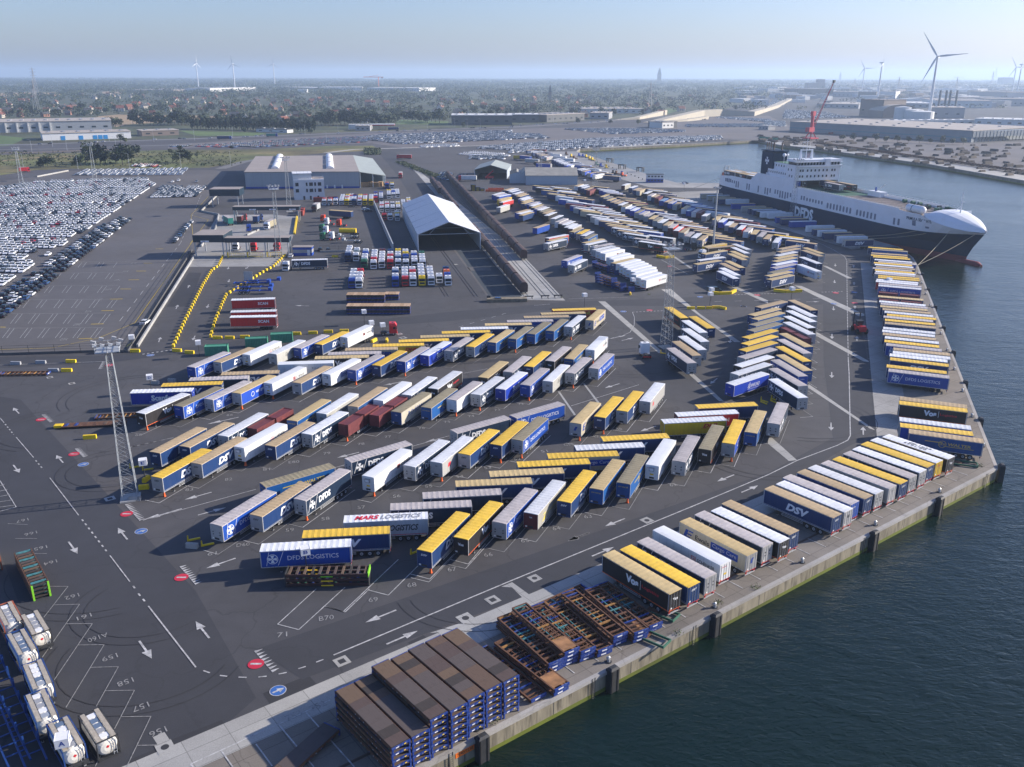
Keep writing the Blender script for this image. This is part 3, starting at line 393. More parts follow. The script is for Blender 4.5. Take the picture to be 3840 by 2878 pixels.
# ---------------------------------------------------------------- trailers
ROWS = [
 ('rearmost herringbone row', 'left', """-77 215.3 248.3 g dfdsl; -71.7 219.3 247.1 t dsv; -66.3 225.6 248.6 w sch; -59.8 226.5 249.5 w gn; -54.5 231.8 248.6 g dfdsl; -49.5 235.2 247.5 Y dsv; -43.9 241.9 247.5 w sch"""),
 ('upper left fan of long sides', 'left', """-80.2 191.7 185.8 w scan; -74.9 196.4 187.2 Y dsv; -69.9 200.6 187.2 g dfdsn; -63.6 204.7 187.1 t dsv; -51.9 212.9 186.3 w plainw; -43.7 217.7 185.8 y vos; -41 221.1 184.9 g dsv; -37.2 224.9 185.2 t ewals; -30.5 228.6 185.8 Y dhl; -24.1 233 187.2 Y dsv; -18.6 237.3 187.1 y dsv; -13 241.5 186.6 Y dsv; -7.9 245.6 184.9 w dsv; -1.1 249.8 184.9 y dsv; 5.3 253.6 184.9 g dfdsl; 10.3 258.4 185.4 t ewals; 15.5 262.6 187.3 y dsv; 19.2 267.3 187.3 Y dhlr"""),
 ('second herringbone row', 'left', """-76.8 183.5 247 w vos; -70.4 187.9 248.4 k dfdsl; -65.1 192.2 247.4 g dfdsl; -60.3 196.4 248.9 y blue; -54.7 203.1 247.4 w sch; -48.2 203.6 248.6 t dsv; -42.3 209.9 247 w linea; -36.8 213.4 247 g dfdsl; -31.3 216.9 247.7 Y dsv; -25.6 220.3 248.2 g dfdsl; -20.1 225.5 247.9 w scan; -14.2 229.4 248.5 g dfdsn; -8.7 233.3 248.4 Y dsv; -3 237.4 248.2 y lkw; 2.5 240.9 248.3 k lkw; 7.8 245.8 248.2 k lkw; 13.1 249 249.2 k lkw; 18.6 253.4 248.6 w dfdsn; 25.3 260.6 249.4 y ewals"""),
 ('third herringbone row', 'left', """-66.1 162.8 249.5 t dsv; -61.3 165.6 248.9 t dsv; -55.6 171.1 249.5 w dfdsn; -51.1 175.3 248 m cont; -43.8 179.6 250.1 y lkw; -38.4 183.7 249.5 w gn; -32.4 188 249.6 t plainb; -27.3 191.8 248.7 w plainw; -21.5 195.5 249.5 w dfdsn; -15.8 199.8 248.7 w vos; -4.5 207.8 248.8 y vos; 1.4 212.1 249.2 g dfdsn; 6.6 216.4 248.7 Y dsv; 12.1 220.9 248 g vos; 16.9 222.8 249.7 y lkw; 23 230.7 249.2 w sch"""),
 ('fourth herringbone row', 'left', """-61.5 151.7 248.9 Y dsv; -56.4 157.7 248.9 t dsv; -50.4 165.2 247 w sch; -44.7 166.1 248 t dsv; -38.8 172.1 247.5 w dfdsn; -32.8 177.7 247.9 m cont; -27.1 182.9 248 m cont; -22.2 184.6 246.5 k poscan; -16.2 187.4 248.3 k lkw; -10.8 192.2 246.9 g plainw; -5.6 195.8 246.9 w dfdsn; -0 199.5 246.7 w scan; 5.6 202.4 248.3 g dfdsl; 10.9 205.2 248.9 w gn; 16.7 211.3 247.1 g dfdsn; 22.8 214.9 247.2 g dfdsl"""),
 ('sparse fan of four', 'left', """-38.7 146.5 218.8 k lkw; -25.6 157.3 219.6 g dfdsn; -6.4 171.4 217.3 g dfdsn; 5.6 179.9 218.2 g dfdsl"""),
 ('fifth herringbone row', 'left', """-44.8 133.7 245.5 g dfdsl; -39.4 137 246.8 t dsv; -33.4 142.7 246.1 g dfdsn; -23.2 152 246.2 w sch; -16.2 156.6 245.8 w dfdsn; -11.5 158.4 247.1 w plaing; -6.4 162.2 246.2 Y dsv; -0.4 166.8 246.2 Y dsv; 3.8 169.2 245.9 k dfdsl; 15.9 178.3 247.2 y ewals; 21.3 181.9 246.8 Y dsv; 26.4 185.6 247.3 Y dsv; 32.2 191.5 247 w plaing"""),
 ('lower left fan of long sides', 'front', """-31.7 121.1 186.9 w dfdsl; -26.2 125.3 186.6 Y dsv; -20.6 130.3 186.1 w mars; -13.6 134.7 185.8 g dfdsn; -8.6 139.1 187.2 g dfdsn; -3.2 143.7 186.2 y dsv; 2.7 147.9 187.2 y dsv; 7.8 152.1 186.8 Y dsv; 13.6 155.9 185.8 Y ewals; 19.1 160 187.4 w dsv; 24.7 164.6 188.2 Y dsv; 38.3 174.2 188.2 w dhl; 41.9 178.2 188.2 w red; 47.2 183 188 Y dsv"""),
 ('front herringbone row', 'left', """-10.7 125.7 247.3 Y dsv; -5.3 129.6 247 Y vos; 0.7 134.7 246.4 g dfdsl; 5.8 138 247.1 w dhlg; 11.6 142.3 246.6 Y dsv; 17.5 147.2 246.9 y lkw; 22.4 149.6 248 k lkw; 28.8 157.2 246.8 w sch; 34 159.1 247.3 g dfdsn; 40.1 164.8 247.1 k vos; 45.3 167.8 247.6 Y blue; 51.2 173.4 247 y lkw; 57.3 178.3 246.2 g dfdsn"""),
 ('row along the near quay wall', 'front', """18.9 113.7 127.8 y vos; 21.8 115.4 128.5 Y dsv; 24.7 117.8 128.3 g dfdsn; 27.7 121.5 127.8 w sch; 32.4 124.3 127.1 y ewals; 35.4 126.8 128.2 g dfdsn; 38.4 128.2 128 w vos; 40.7 130.8 127.9 t dsv; 49.5 136.5 128.1 t dsv; 52.1 138.5 127.9 w gn; 54.1 141.2 128.8 g dfdsl; 57.3 143.4 127.9 t dsv; 59.9 145.3 127.6 w dfdsn; 63 147.4 128.4 g plaing; 65.8 149.3 128.1 Y dsv; 68.6 151.8 126.7 g dfdsn; 71.3 154.1 128.1 w dfdsn; 73.8 156.5 127.8 Y dsv; 76.4 158.5 126.7 w dhl; 79.5 160.3 126.7 w vos"""),
 ('short row at the quay corner', 'front', """87.4 165.6 157.4 t lkw; 87.1 169.2 159.3 Y blue; 88.3 172.5 158.9 w plainb; 92.4 182.5 158.5 Y vos; 93.6 185.1 156.6 t dsv"""),
 ('long right quay column', 'front', """99.1 205.3 156.4 g dfdsl; 100 208.7 157.2 Y dsv; 103.2 214.5 155.9 Y dsv; 104.5 218 156.9 w dsv; 106.3 220.4 157.5 w plaing; 107.7 223.5 158.1 t dsv; 107.3 227.4 155.7 g dfdsl; 108.2 230.8 156.3 Y dsv; 109.7 234.3 156.4 w vos; 110.5 237.8 155.7 t dsv; 111.6 241 156.5 w dfdsn; 113.1 244.1 157 w dsv; 115.8 249.7 157.3 t dsv; 117.2 253.2 157.9 Y dsv; 118.2 256.8 156.9 g dfdsn; 120.2 259.2 158 Y dsv; 120.8 262.6 156.9 w dfdsn; 121.6 266.1 158.1 t dsv; 122.3 269.8 158.1 y dsv; 123.6 272.8 156.3 g dfdsl; 124.4 276 156.1 w dsv; 126.8 283.1 158.1 y dsv; 125.7 280.6 157.4 m cont; 129.4 290.5 155.9 m cont; 133 298.8 155.7 w dfdsl; 134.3 301.9 157.3 g dsv; 134.7 305.5 155.7 w red; 136 308.2 156.9 w dsv; 138 311.9 157.4 Y dsv; 139.2 314.9 158.1 Y dsv; 139.5 319 156.8 g plaing; 140.9 321.9 155.7 w dsv; 141.8 324.8 155.9 Y dsv; 142.3 328.2 155.7 g dfdsn; 144.6 331 158.1 t dsv; 145.6 334.8 155.7 w dsv; 146.6 338.3 155.7 Y dsv; 149.2 340.6 155.7 g dfdsl; 149.3 344.6 155.7 w dsv; 151 350.5 157.2 Y dsv; 151.5 354.1 158.1 Y dsv; 153.3 358.5 157.5 t dfdsl; 156.9 366.8 158.1 k lkw; 156.8 371.1 155.7 Y dsv"""),
 ('right column beside the two-way lane', 'back', """91.8 273.3 283.4 t dsv; 89.2 265.6 283.2 w dfdsn; 87.1 259.6 283.9 w dfdsn; 84.5 253 283.9 w vos; 82.4 246.2 284 w plaing; 80.3 242.5 284.2 m cont; 77.8 234.1 283.5 y lkw; 75.5 228.1 284 g dfdsn; 73.3 221.3 284.1 Y dsv; 71.2 213.8 282.9 y lkw; 68.7 209.5 283.4 g dfdsl; 66.4 202.5 284.6 g dfdsn; 64 194.4 283 w dfdsn"""),
 ('left column beside the two-way lane', 'back', """82.3 274.4 218.2 t dsv; 77.6 264.9 219.5 y dsv; 77.4 260.1 219.1 y lkw; 75.1 253.5 219 k lkw; 73 247.5 219.4 k lkw; 69.7 240.2 219.5 Y dsv; 68 234.1 219.2 Y dsv; 66.1 228.2 218.1 Y dsv; 64.2 221.9 218.5 g dfdsn; 61.6 215.1 219.1 w vos; 59.3 208.8 219.3 w dfdsn; 56.5 201.3 219.1 w scanroad"""),
 ('slanted row beside the white tractor', 'back', """50.2 263.6 281.4 Y vos; 55.7 252.4 281.8 Y dsv; 52.6 247.8 281.6 w dfdsn; 51.1 238.8 282.2 w dfdsn; 48.8 231.1 282.6 w dfdsn; 46.3 226 283.3 t dsv; 43.8 219.7 283.4 g dfdsn"""),
 ('V by the lamp pole, left arm', 'back', """86.6 378.2 218.5 y dhl; 87.8 373.9 204.4 t vos; 83 361.9 217.3 y dsv; 78.7 348.3 211 w dsv; 75.8 341.1 215.5 y dsv"""),
 ('V by the lamp pole, right arm', 'back', """97 374.2 282.7 w dfdsn; 94.5 366 281.1 w dfdsn; 92.1 357.4 281.2 y dsv; 90 352.1 282.3 y dsv; 85.4 337.1 281.2 y dsv; 82.4 332.5 281 t dsv; 80.4 323.7 281.8 w dfdsl; 78.5 318.2 282.7 w dsv"""),
 ('V above the yellow kerb, left arm', 'back', """116.9 373.3 219.2 t dsv; 114.7 366.7 219 t dsv; 111.4 359 220 w dsv; 109.6 353.2 219.4 y dsv; 107.4 347 218.6 y lkw; 105.5 340.4 218.2 w scan; 103.5 334.4 217.6 g dfdsl; 100.2 326.3 219.5 k dfdsl; 97.6 320.2 217.6 y dsv; 96.5 314.3 218.6 y dsv"""),
 ('V above the yellow kerb, right arm', 'back', """124.8 365.8 282.6 y dsv; 122.6 360.2 282.5 t dsv; 117.1 345.4 281.9 w sdk; 112 330.9 283.2 w sch"""),
 ('white box trailer row', 'front', """51 314 47.8 w sch; 49.6 317.6 48.1 w sch; 48.7 322.8 46.6 w sch; 49 327.3 47.2 w sch; 47.8 331.2 47.6 w sch; 47.1 334.7 47.7 w sch; 46.1 338 48.6 w sch; 45.3 341.7 49 w sch; 43.4 343.5 48.4 y dsv; 43.6 351 46.6 w sch; 42.8 354.6 48.7 w sch; 41.4 363.2 47.9 w sch; 39.8 367.2 47.3 w sch; 38.4 370.9 48 w dfdsn; 38.2 376.5 46.6 g dfdsn; 36 383 48.9 w dfdsn; 35.5 387.3 46.6 y dsv"""),
 ('loose cluster by the freight train', 'front', """23.7 349.2 240.1 g dfdsl; 25.5 340.5 243 w dfdsn; 20.1 398.8 226.7 w red; 19.9 392.3 233.2 y lkw; 18.8 385.9 230.4 w dfdsn; 13.9 427.4 241.9 t dfdsl; 7.4 467.4 243.5 y dsv; 6.6 472.8 238.6 w dfdsl; 5.6 477.1 241.1 t dfdsl; -5.1 495.9 248 w gn; -3.4 516.3 243.3 w red; -4.4 522.5 244.3 y dhl; -4.7 528.4 241 y dhl; -5.3 541.5 237.8 w dfdsl; -7.5 545.9 244.2 g dfdsl; -8.6 550 245.8 w dfdsl"""),
 ('stepped row left of centre', 'back', """-2.3 572.6 245.8 t dsv; 0.1 570.1 245.9 w dsv; 1.2 563.3 245.8 w dsv; 3.4 553.5 246.6 w dsv; 5.1 548 245.8 t dsv; 6.2 542.1 245.8 y dsv; 7.1 530.3 245.8 w dfdsl; 8.2 525.3 245.8 w dsv; 8.7 518.1 245.8 y dsv; 8.6 511.4 245.8 y dsv; 12.1 507.8 246.3 g dfdsl; 12.9 501.7 246.4 w vos; 13.9 495.5 247.4 y dsv; 15.2 489.7 247.6 g dfdsl; 16.8 485.9 247.5 w vos; 17.8 479.1 248.1 k vos; 19.3 474 247.1 t vos; 20 467 247.7 w vos; 22.9 456 248.2 w dfdsn; 24.6 445.4 247.7 g plainw; 25.9 439.9 247.7 g vos; 27.6 436.5 247.4 w vos; 28.3 429.3 247.4 w vos; 29.9 425.7 247.7 w dhlg; 30.1 416.4 246.6 y dsv; 32.8 411.5 248 Y dsv; 34.3 406.3 248.2 w dsv; 35.1 399 246.9 k lkw"""),
 ('first central long-side row', 'back', """18.8 587.7 136.1 y dsv; 20.5 578 133.9 w vos; 23.7 563.6 133.7 y lkw; 26.6 548.8 133.7 y dsv; 27 544.3 136.1 k dsv; 31.4 535 134.4 w sch; 32.5 521.1 135.9 w blue; 36.5 512.8 133.7 w sch; 35.5 502.5 134.6 m cont; 37.5 493.6 134.2 g dfdsl; 38.9 485 133.7 w plaing; 41.3 478.7 133.7 y dsv; 42 473.7 136.1 y ewals; 44.1 460.7 135.1 w dfdsn; 45.4 452.5 134.2 w plaing; 47.2 445.9 135.4 w sch; 48.6 439.6 135 t dsv; 50.7 430.6 133.9 y dsv; 51.3 425.1 136.1 t dsv; 52.8 418.8 136.1 w dfdsn; 54.5 411.3 134.9 t dfdsn; 56.2 403.9 134.9 w dfdsn; 59.5 390.3 136.1 g dfdsn; 60.7 382.6 135.6 w vos"""),
 ('second central long-side row', 'back', """30.5 581.3 140.4 w dsv; 31.7 574.2 140.4 y dsv; 33.7 562.3 138 w dsv; 33.8 558.6 138 w dsv; 35.3 552.5 139.1 y dsv; 38.5 537.1 138 t vos; 41.8 526 138 t dsv; 45.8 502.3 138 w dsv; 46.9 496.2 140 m cont; 48.3 488.5 139.9 w vos; 49.1 482.8 140 g vos; 51.2 475.4 140.4 w dsv; 52.6 467.6 138.9 w dfdsn; 53.1 461.8 139.1 t dsv; 54.9 454.1 138 g dsv; 56.5 445.8 139.1 w dsv; 57.8 441 139.3 y dsv; 59.4 433.4 139.6 y dsv; 61 427.3 140.4 w dsv; 62.3 418.3 138 k lkw; 63.6 412.4 139.2 w dfdsl; 66.8 398.3 140 w dfdsn"""),
 ('first central short-end row', 'back', """55.5 540.9 248.4 y dsv; 56.7 532.9 247.5 k dsv; 57.9 525.2 248.3 y dsv; 59.3 517.7 249.1 t dsv; 61.1 512.4 248.5 t dsv; 62.4 505.9 247.7 w vos; 63.6 499.2 247.1 k plainw; 65 491.5 247.9 w dfdsl; 66.6 484.9 247.8 w scan; 67.8 477 248.2 k blue; 69.6 471.3 247.2 g plaing; 71.2 465.2 247.3 g dfdsn; 72.1 456 249 y dsv; 73.5 450.2 247.9 k plaing; 75.1 444 247.3 w dfdsn; 76.3 436.1 248.4 t plaing; 77.5 428.6 248.9 g red; 78.7 420.7 249 w red; 80.4 415.8 248.2 t plaing; 80.9 405.6 248.8 g dfdsn; 83.3 401.7 247.7 w dfdsn; 85 395.9 247.5 t ewals"""),
 ('third central long-side row', 'back', """67 530.4 136.7 t dsv; 68.4 522.7 137.6 k dsv; 70.4 515.3 136.6 y dsv; 70.7 510 137.2 m cont; 73.3 502.8 138.6 y dsv; 73.8 495.8 138.3 y dsv; 75.9 486.4 136.2 y dsv; 76.9 481.7 136.2 t blue; 80 468.2 136.6 w dsv; 80.8 460.4 137.2 g dsv; 82.5 453.7 137.4 w dsv; 83.9 447.2 137.6 w red; 85.5 440 138.1 t dsv; 86.1 433.1 137.3 t dsv; 87.4 427.1 138.6 w red; 88.8 419.3 136.2 t dsv; 90.6 412.2 137.4 t dsv; 91.9 404.9 136.4 y dsv; 93.7 399.5 138.6 y dsv; 95.6 391.3 137.5 t lkw"""),
 ('second central short-end row', 'back', """43.8 595.2 248.6 t plainw; 46.5 592.3 246.3 w dsv; 47.3 584.4 248.1 w dsv; 49 576.4 248.6 t dsv; 49.9 570 247.7 m cont; 75.4 599.9 246.4 w dhlg; 78.5 586.2 246.2 w dsv; 79.4 574.4 248.2 t dsv; 81.2 570.3 247.1 t ewals; 83.8 557.7 246.5 w vos; 84.8 547.2 248.6 g plainw; 86.2 540.9 248 t dsv; 87.2 535.1 248.6 m cont; 88.4 524.6 248.4 b dfdsl; 90.4 519.2 247.4 t dsv; 91.5 513.4 247.7 g dfdsl; 93.1 506.8 248 t dfdsn; 95.5 492.8 247.5 y plainw; 96.6 484.5 247.5 b dfdsl; 98.9 480.7 246.2 g plainw; 100.7 477.1 246.3 m cont; 101.3 466.5 246.3 w dfdsn; 104.1 454 246.9 y plaing; 105.4 446.4 247 w scan; 106.3 436.5 247.9 w dfdsn; 107.1 431.4 247.1 t dsv; 109.4 424.7 247 w red; 110.9 418.2 246.7 g plainw; 112.4 411.4 247.9 y dsv; 113.9 405.3 246.3 g dfdsn; 115 399 246.2 t dsv; 116.6 390.1 247.7 w dfdsl"""),
 ('last central long-side row', 'back', """56.5 585.4 138.2 y dsv; 59.2 571.1 135.8 w vos; 60.3 564.8 137.2 w dfdsl; 61.9 557.3 137.7 w dfdsl; 63 550.1 136.6 g vos; 89.9 573.3 135.8 t dsv; 91 566.5 138.2 w dsv; 92.8 560.6 138.2 k dsv; 93.9 549.5 135.8 g dsv; 96.4 536.5 137.5 k dsv; 98 528.9 136.7 t dsv; 98.9 524.2 138.2 w dsv; 100.1 517.8 138.2 w dsv; 101.8 511.9 138.2 b dfdsl; 102.9 503.3 138.2 w dsv; 104.8 495.6 138.2 w dfdsl; 105.5 487.2 135.8 t dsv; 108.6 474 136.5 w plainw; 111.9 460.1 135.8 t dsv; 113.1 454.2 137.1 y dsv; 114.5 449.3 138.2 w dsv; 116.1 442.2 135.8 m cont; 116.5 432.7 135.8 w dfdsl; 118.3 424.7 135.8 t lkw; 121 410.8 135.8 g dfdsn; 124.3 399.9 136.1 Y dsv; 125.2 394.4 138.2 w dfdsn; 126.1 386.1 136.8 t dsv"""),
 ('row beside the ship', 'back', """121.9 552 187.4 g ewals; 124.4 544.4 187.4 w ewals; 125.7 533.9 188.1 t ewals; 127.8 528.3 187.4 t dsv; 131.6 526.1 187.4 w sch; 130.7 508.2 188.3 t dfdsl; 133.7 497.4 188.2 t plaing; 135.5 489.6 189.7 y dsv; 136.4 484.5 189.8 w dsv; 137.5 479.1 189.3 w vos; 138.5 475.8 189.7 w plainw; 141.4 472.5 188.3 w sch; 141.7 458.5 188.8 t dfdsl; 142.4 452.2 188.9 y dsv; 144.7 444.3 189.2 w dfdsl; 148.7 430.2 187.4 w sch; 148.7 420.8 189.8 t dsv; 149.9 416.7 189.1 w plainw; 150.2 410.7 188.4 t dsv; 153.4 403.8 189.3 t dsv; 153.2 399.7 187.8 w plainw; 153.1 392 188.7 t dsv"""),
 ('far trailer park', 'back', """18.3 882.2 44.2 t dsv; 23.5 868.6 48.1 w dsv; 23.5 857.2 41.7 w dsv; 25.3 844 55.6 t dsv; 27.3 831.5 53.1 y dsv; 29.1 823.2 46.8 t dsv; 32 809.6 63.1 g plaing; 37.7 784.9 60 w dsv; 39.2 774 59.6 w dsv; 40.4 764.7 63.2 w dsv; 42.1 754.3 60.8 w dsv; 43.6 746.7 64.6 w dsv; 45.1 736.8 66.4 w scan; 47.6 730.5 72.2 w plainw; 53.4 703.6 56.4 w dsv; 54.9 696.5 56.1 w dsv; 56 687.8 66.1 t blue; 59.9 674.2 59.1 t blue; 62.8 662.9 55.4 w sch; 71.6 652.1 141.9 t dsv; 26 891.9 159.4 m cont; 31.9 860.2 133.5 w dsv; 38.3 837.4 147.7 w sch; 42.1 814.3 144 w sch; 47.8 792.1 144.3 w sch; 51.7 761 135.3 w dsv; 53.7 743.8 129.1 w dsv; 56.8 732.1 152.7 w dfdsl; 59.7 718.6 139.1 t dsv; 62.8 702.8 133.1 w sch; 66.1 683.6 137.5 w dfdsn; 68.3 670.9 140.6 t dsv; 11.7 818.3 129.9 g dfdsl; 16.9 786 147.4 w plaing; 24.7 758.5 156.1 t vos; 25.7 745 149.1 g blue"""),
 ('red trio beside the lane barriers', 'back', """-83.6 279.7 188.8 w red; -79.2 264.3 186.2 w red; -77.5 258 184.3 w red"""),
 ('tractor yard', 'left', """-91.3 476.5 158 y dsv"""),
]

def cmat(name, c, **k): k.setdefault('stain', (1.1, .07 if max(c) < .45 and min(c) < .03 else .2, (.2, .2, .2))); return mat(name, c, k.pop('rough', .45), k.pop('var', .1), k.pop('scale', .8), objvar=k.pop('objvar', .12), **k)
NAVY = (.004, .032, .125)
SIDE = {k: cmat('curtain_' + n, c, bump=.25, bscale=1.2, stretch=(3, 1, .4)) for k, n, c in (('dsv', 'navy', NAVY), ('dfdsl', 'bright_blue', (.004, .058, .34)), ('dfdsn', 'slate_navy', (.006, .022, .055)), ('vos', 'black', (.018, .016, .018)), ('lkw', 'mid_blue', (.003, .075, .27)), ('scan', 'royal_blue', (.003, .036, .36)),
  ('gn', 'pale_grey', (.42, .42, .39)), ('ewals', 'beige', (.46, .41, .3)), ('dhl', 'mustard', (.66, .43, .01)), ('dhlg', 'warm_grey', (.34, .33, .29)), ('mars', 'blue_grey', (.4, .43, .47)), ('poscan', 'sand', (.46, .43, .34)), ('plaing', 'mid_grey', (.36, .36, .35)), ('plainb', 'deep_blue', (.015, .07, .22)), ('blue', 'cobalt', (.008, .06, .4)), ('red', 'red', (.5, .02, .025)), ('sdk', 'ink_blue', (.012, .028, .08)))}
SIDE['sch'] = SIDE['plainw'] = SIDE['linea'] = cmat('box_white', (.74, .75, .75), rough=.35, objvar=.06, var=.04); SIDE['scanroad'] = SIDE['scan']; SIDE['dhlr'] = SIDE['red']
FRONT = dict(SIDE); GF = cmat('bulkhead_grey', (.38, .38, .38), stain=(1.6, .5, (.2, .19, .18)))
for k in ('dfdsn', 'gn', 'ewals', 'plaing', 'mars', 'blue', 'plainb'): FRONT[k] = GF
MAROON = cmat('dark_maroon', (.11, .014, .02)); FRONT['dhlg'] = FRONT['red'] = MAROON; FRONT['poscan'] = SIDE['plainb']; FRONT['dsvg'] = FRONT['dfdslg'] = GF
ROOF = {k: mat('roof_' + n, c, .6, .1, .7, bump=.3, bscale=2.2, objvar=.12, stain=st) for k, n, c, st in (('Y', 'bright_yellow', (.76, .49, .05), (.9, .25, (.45, .33, .1))), ('y', 'faded_yellow', (.54, .41, .2), (.8, .55, (.42, .33, .16))), ('t', 'tan', (.47, .35, .2), (.9, .5, (.34, .26, .16))), ('w', 'white', (.68, .7, .73), (.9, .35, (.42, .42, .42))),
  ('g', 'dirty_grey', (.47, .43, .42), (1.1, .6, (.3, .27, .26))), ('k', 'olive_brown', (.28, .24, .15), (1, .5, (.16, .13, .09))), ('b', 'pale_blue', (.16, .27, .4), (1, .4, (.3, .32, .35))), ('m', 'maroon', (.14, .03, .035), (.6, .5, (.3, .06, .05))))}
ROOF['W'] = mat('roof_smooth_white', (.7, .72, .74), .5, .05, .5, objvar=.06, stain=(.6, .25, (.45, .45, .44)))
RN = dict(Y='bright yellow', y='faded yellow', t='tan', w='white', g='dirty grey', k='brown', b='pale blue', m='maroon')
SN = dict(dsv='navy', dfdsl='bright blue', dfdsn='slate', vos='black', lkw='mid blue', scan='royal blue', gn='pale grey', ewals='beige', dhl='mustard', dhlg='grey', mars='blue grey', poscan='sand', plaing='grey', plainb='deep blue', blue='cobalt', red='red', sdk='ink blue', sch='white', plainw='white', linea='white', scanroad='royal blue', dhlr='red', cont='maroon')
TW = mat('lettering_white', (.75, .77, .8), .5, .03); TB = mat('lettering_blue', (.01, .05, .3), .5, .03); TR_ = mat('lettering_red', (.6, .02, .04), .5, .03); TK = mat('lettering_dark', (.03, .035, .04), .5, .03); TY_ = mat('lettering_yellow', (.75, .6, .06), .5, .03); TG = mat('lettering_gold', (.5, .4, .1), .5, .03)
# side graphics: u from the viewer's left in metres (0..13.5), v height
def gfx(mb, lv, f):
    w = lambda *a, **k: write(mb, a[0], f, a[1], *a[2:], **k)
    r = lambda m, u0, u1, v0, v1, s=0: mb.poly([f(u0, v0), f(u1, v0), f(u1 + s, v1), f(u0 + s, v1)], m)
    if lv == 'dsv': w('DSV', TW, 4.6, 9.1, 1.85, 3.25, bold=.05, shear=.25); r(MATS['alloy_rail'], .2, 13.3, 1.32, 1.38)
    elif lv == 'dfdsl':
        ring(mb, f, TW, 1.75, 2.5, .85, .1); cross(mb, f, TW, 1.75, 2.5, .68); r(TW, .75, .83, 1.4, 3.75, .5); r(TW, 2.5, 2.58, 1.4, 3.75, .9)
        w('DFDS LOGISTICS', TW, 4.0, 11.7, 2.2, 2.95, bold=0)
    elif lv == 'dfdsn': cross(mb, f, TW, 1.7, 2.5, .78); r(TW, .4, .5, 1.4, 3.75, .9); r(TW, 2.3, 2.4, 1.4, 3.75, .9); w('DFDS', TW, 3.6, 7.0, 2.0, 3.2, bold=.045)
    elif lv == 'sch': r(TR_, 8.0, 8.9, 2.35, 3.15); r(SIDE['sch'], 8.08, 8.82, 2.43, 3.07); w('DB', TR_, 8.15, 8.75, 2.52, 2.98); w('SCHENKER', TK, 9.2, 12.6, 2.45, 3.05, bold=.01)
    elif lv == 'vos': w('Vos', TW, 5.0, 7.6, 2.0, 3.3, bold=.06); r(TW, 7.95, 8.02, 1.9, 3.4); w('Logistics', TR_, 8.3, 11.6, 2.3, 2.95, bold=.01)
    elif lv == 'lkw': r(TG, 3.0, 6.2, 2.75, 2.95, .2); r(TG, 6.5, 12.0, 2.1, 2.22, .1); ring(mb, f, TG, 6.3, 2.55, .75, .1); w('LKW', TG, 5.75, 6.9, 2.3, 2.8); w('WALTER', TG, 7.3, 11.5, 2.35, 3.0, bold=.03, shear=.1)
    elif lv == 'scan': w('Scanfox', TW, 4.5, 10.0, 1.9, 3.3, bold=.05); r(TW, 4.0, 10.6, 1.66, 1.72)
    elif lv == 'scanroad': w('SCANROAD', TW, 5.2, 9.8, 2.1, 3.0, bold=0, shear=.3); r(TW, 5.0, 10.4, 1.75, 1.8, .1); r(TW, 5.6, 5.75, 1.9, 3.5, .35)
    elif lv == 'gn': w('GN Transport', TK, 3.8, 9.2, 1.95, 3.2, bold=.0, shear=.2)
    elif lv == 'ewals': r(TB, .9, 1.5, 1.9, 3.3, .5); r(TB, 1.5, 2.3, 1.9, 2.15, .1); r(TB, 1.7, 2.6, 2.45, 2.7, .1); r(TB, 2.0, 2.9, 3.05, 3.3, .1); w('Ewals', TK, 3.4, 6.3, 2.25, 3.05); r(TB, 6.6, 12.0, 2.05, 3.3); w('Cargo Care', TW, 6.9, 11.7, 2.25, 3.1)
    elif lv in ('dhl', 'dhlr'): w('DHL', TR_ if lv == 'dhl' else TY_, 8.4, 11.8, 2.5, 3.4, bold=.05, shear=.3); r(TR_ if lv == 'dhl' else TY_, 8.0, 12.4, 2.3, 2.38)
    elif lv == 'dhlg': r(TY_, 2.0, 3.0, 1.6, 2.2, 1.2); r(TY_, 3.0, 9.5, 2.2, 2.35, .9); r(TY_, 2.4, 3.5, 2.6, 2.8, .4)
    elif lv == 'mars': w('MARS', TR_, 2.2, 6.4, 2.0, 3.1, bold=.04, shear=.3); w('LOGISTICS', TK, 6.7, 12.0, 2.0, 3.1, bold=.03, shear=.3); r(TR_, .1, 13.4, 1.25, 1.35)
    elif lv == 'poscan': w('P.O SCAN', TB, 3.0, 9.6, 2.1, 3.2, bold=.0)
    elif lv == 'linea': w('linea di', TB, 4.2, 10.2, 1.9, 3.3, bold=.03)
    elif lv == 'sdk': ring(mb, f, TW, 3.2, 2.6, .7, .14); w('SDK', TW, 4.4, 7.2, 2.1, 3.1, bold=.03)
    elif lv == 'plainw': w('Transport', TK, 8.2, 11.6, 2.5, 3.0, bold=0)
    elif lv == 'blue': ring(mb, f, TW, 4.2, 2.5, .6, .12); w('cargo', TW, 5.4, 8.4, 2.2, 2.9)
    elif lv == 'red': w('SCAN', TW, 8.2, 11.4, 2.2, 3.1, bold=.04)
    elif lv == 'plaing': r(TR_, 2.2, 3.2, 2.2, 3.0, .3)
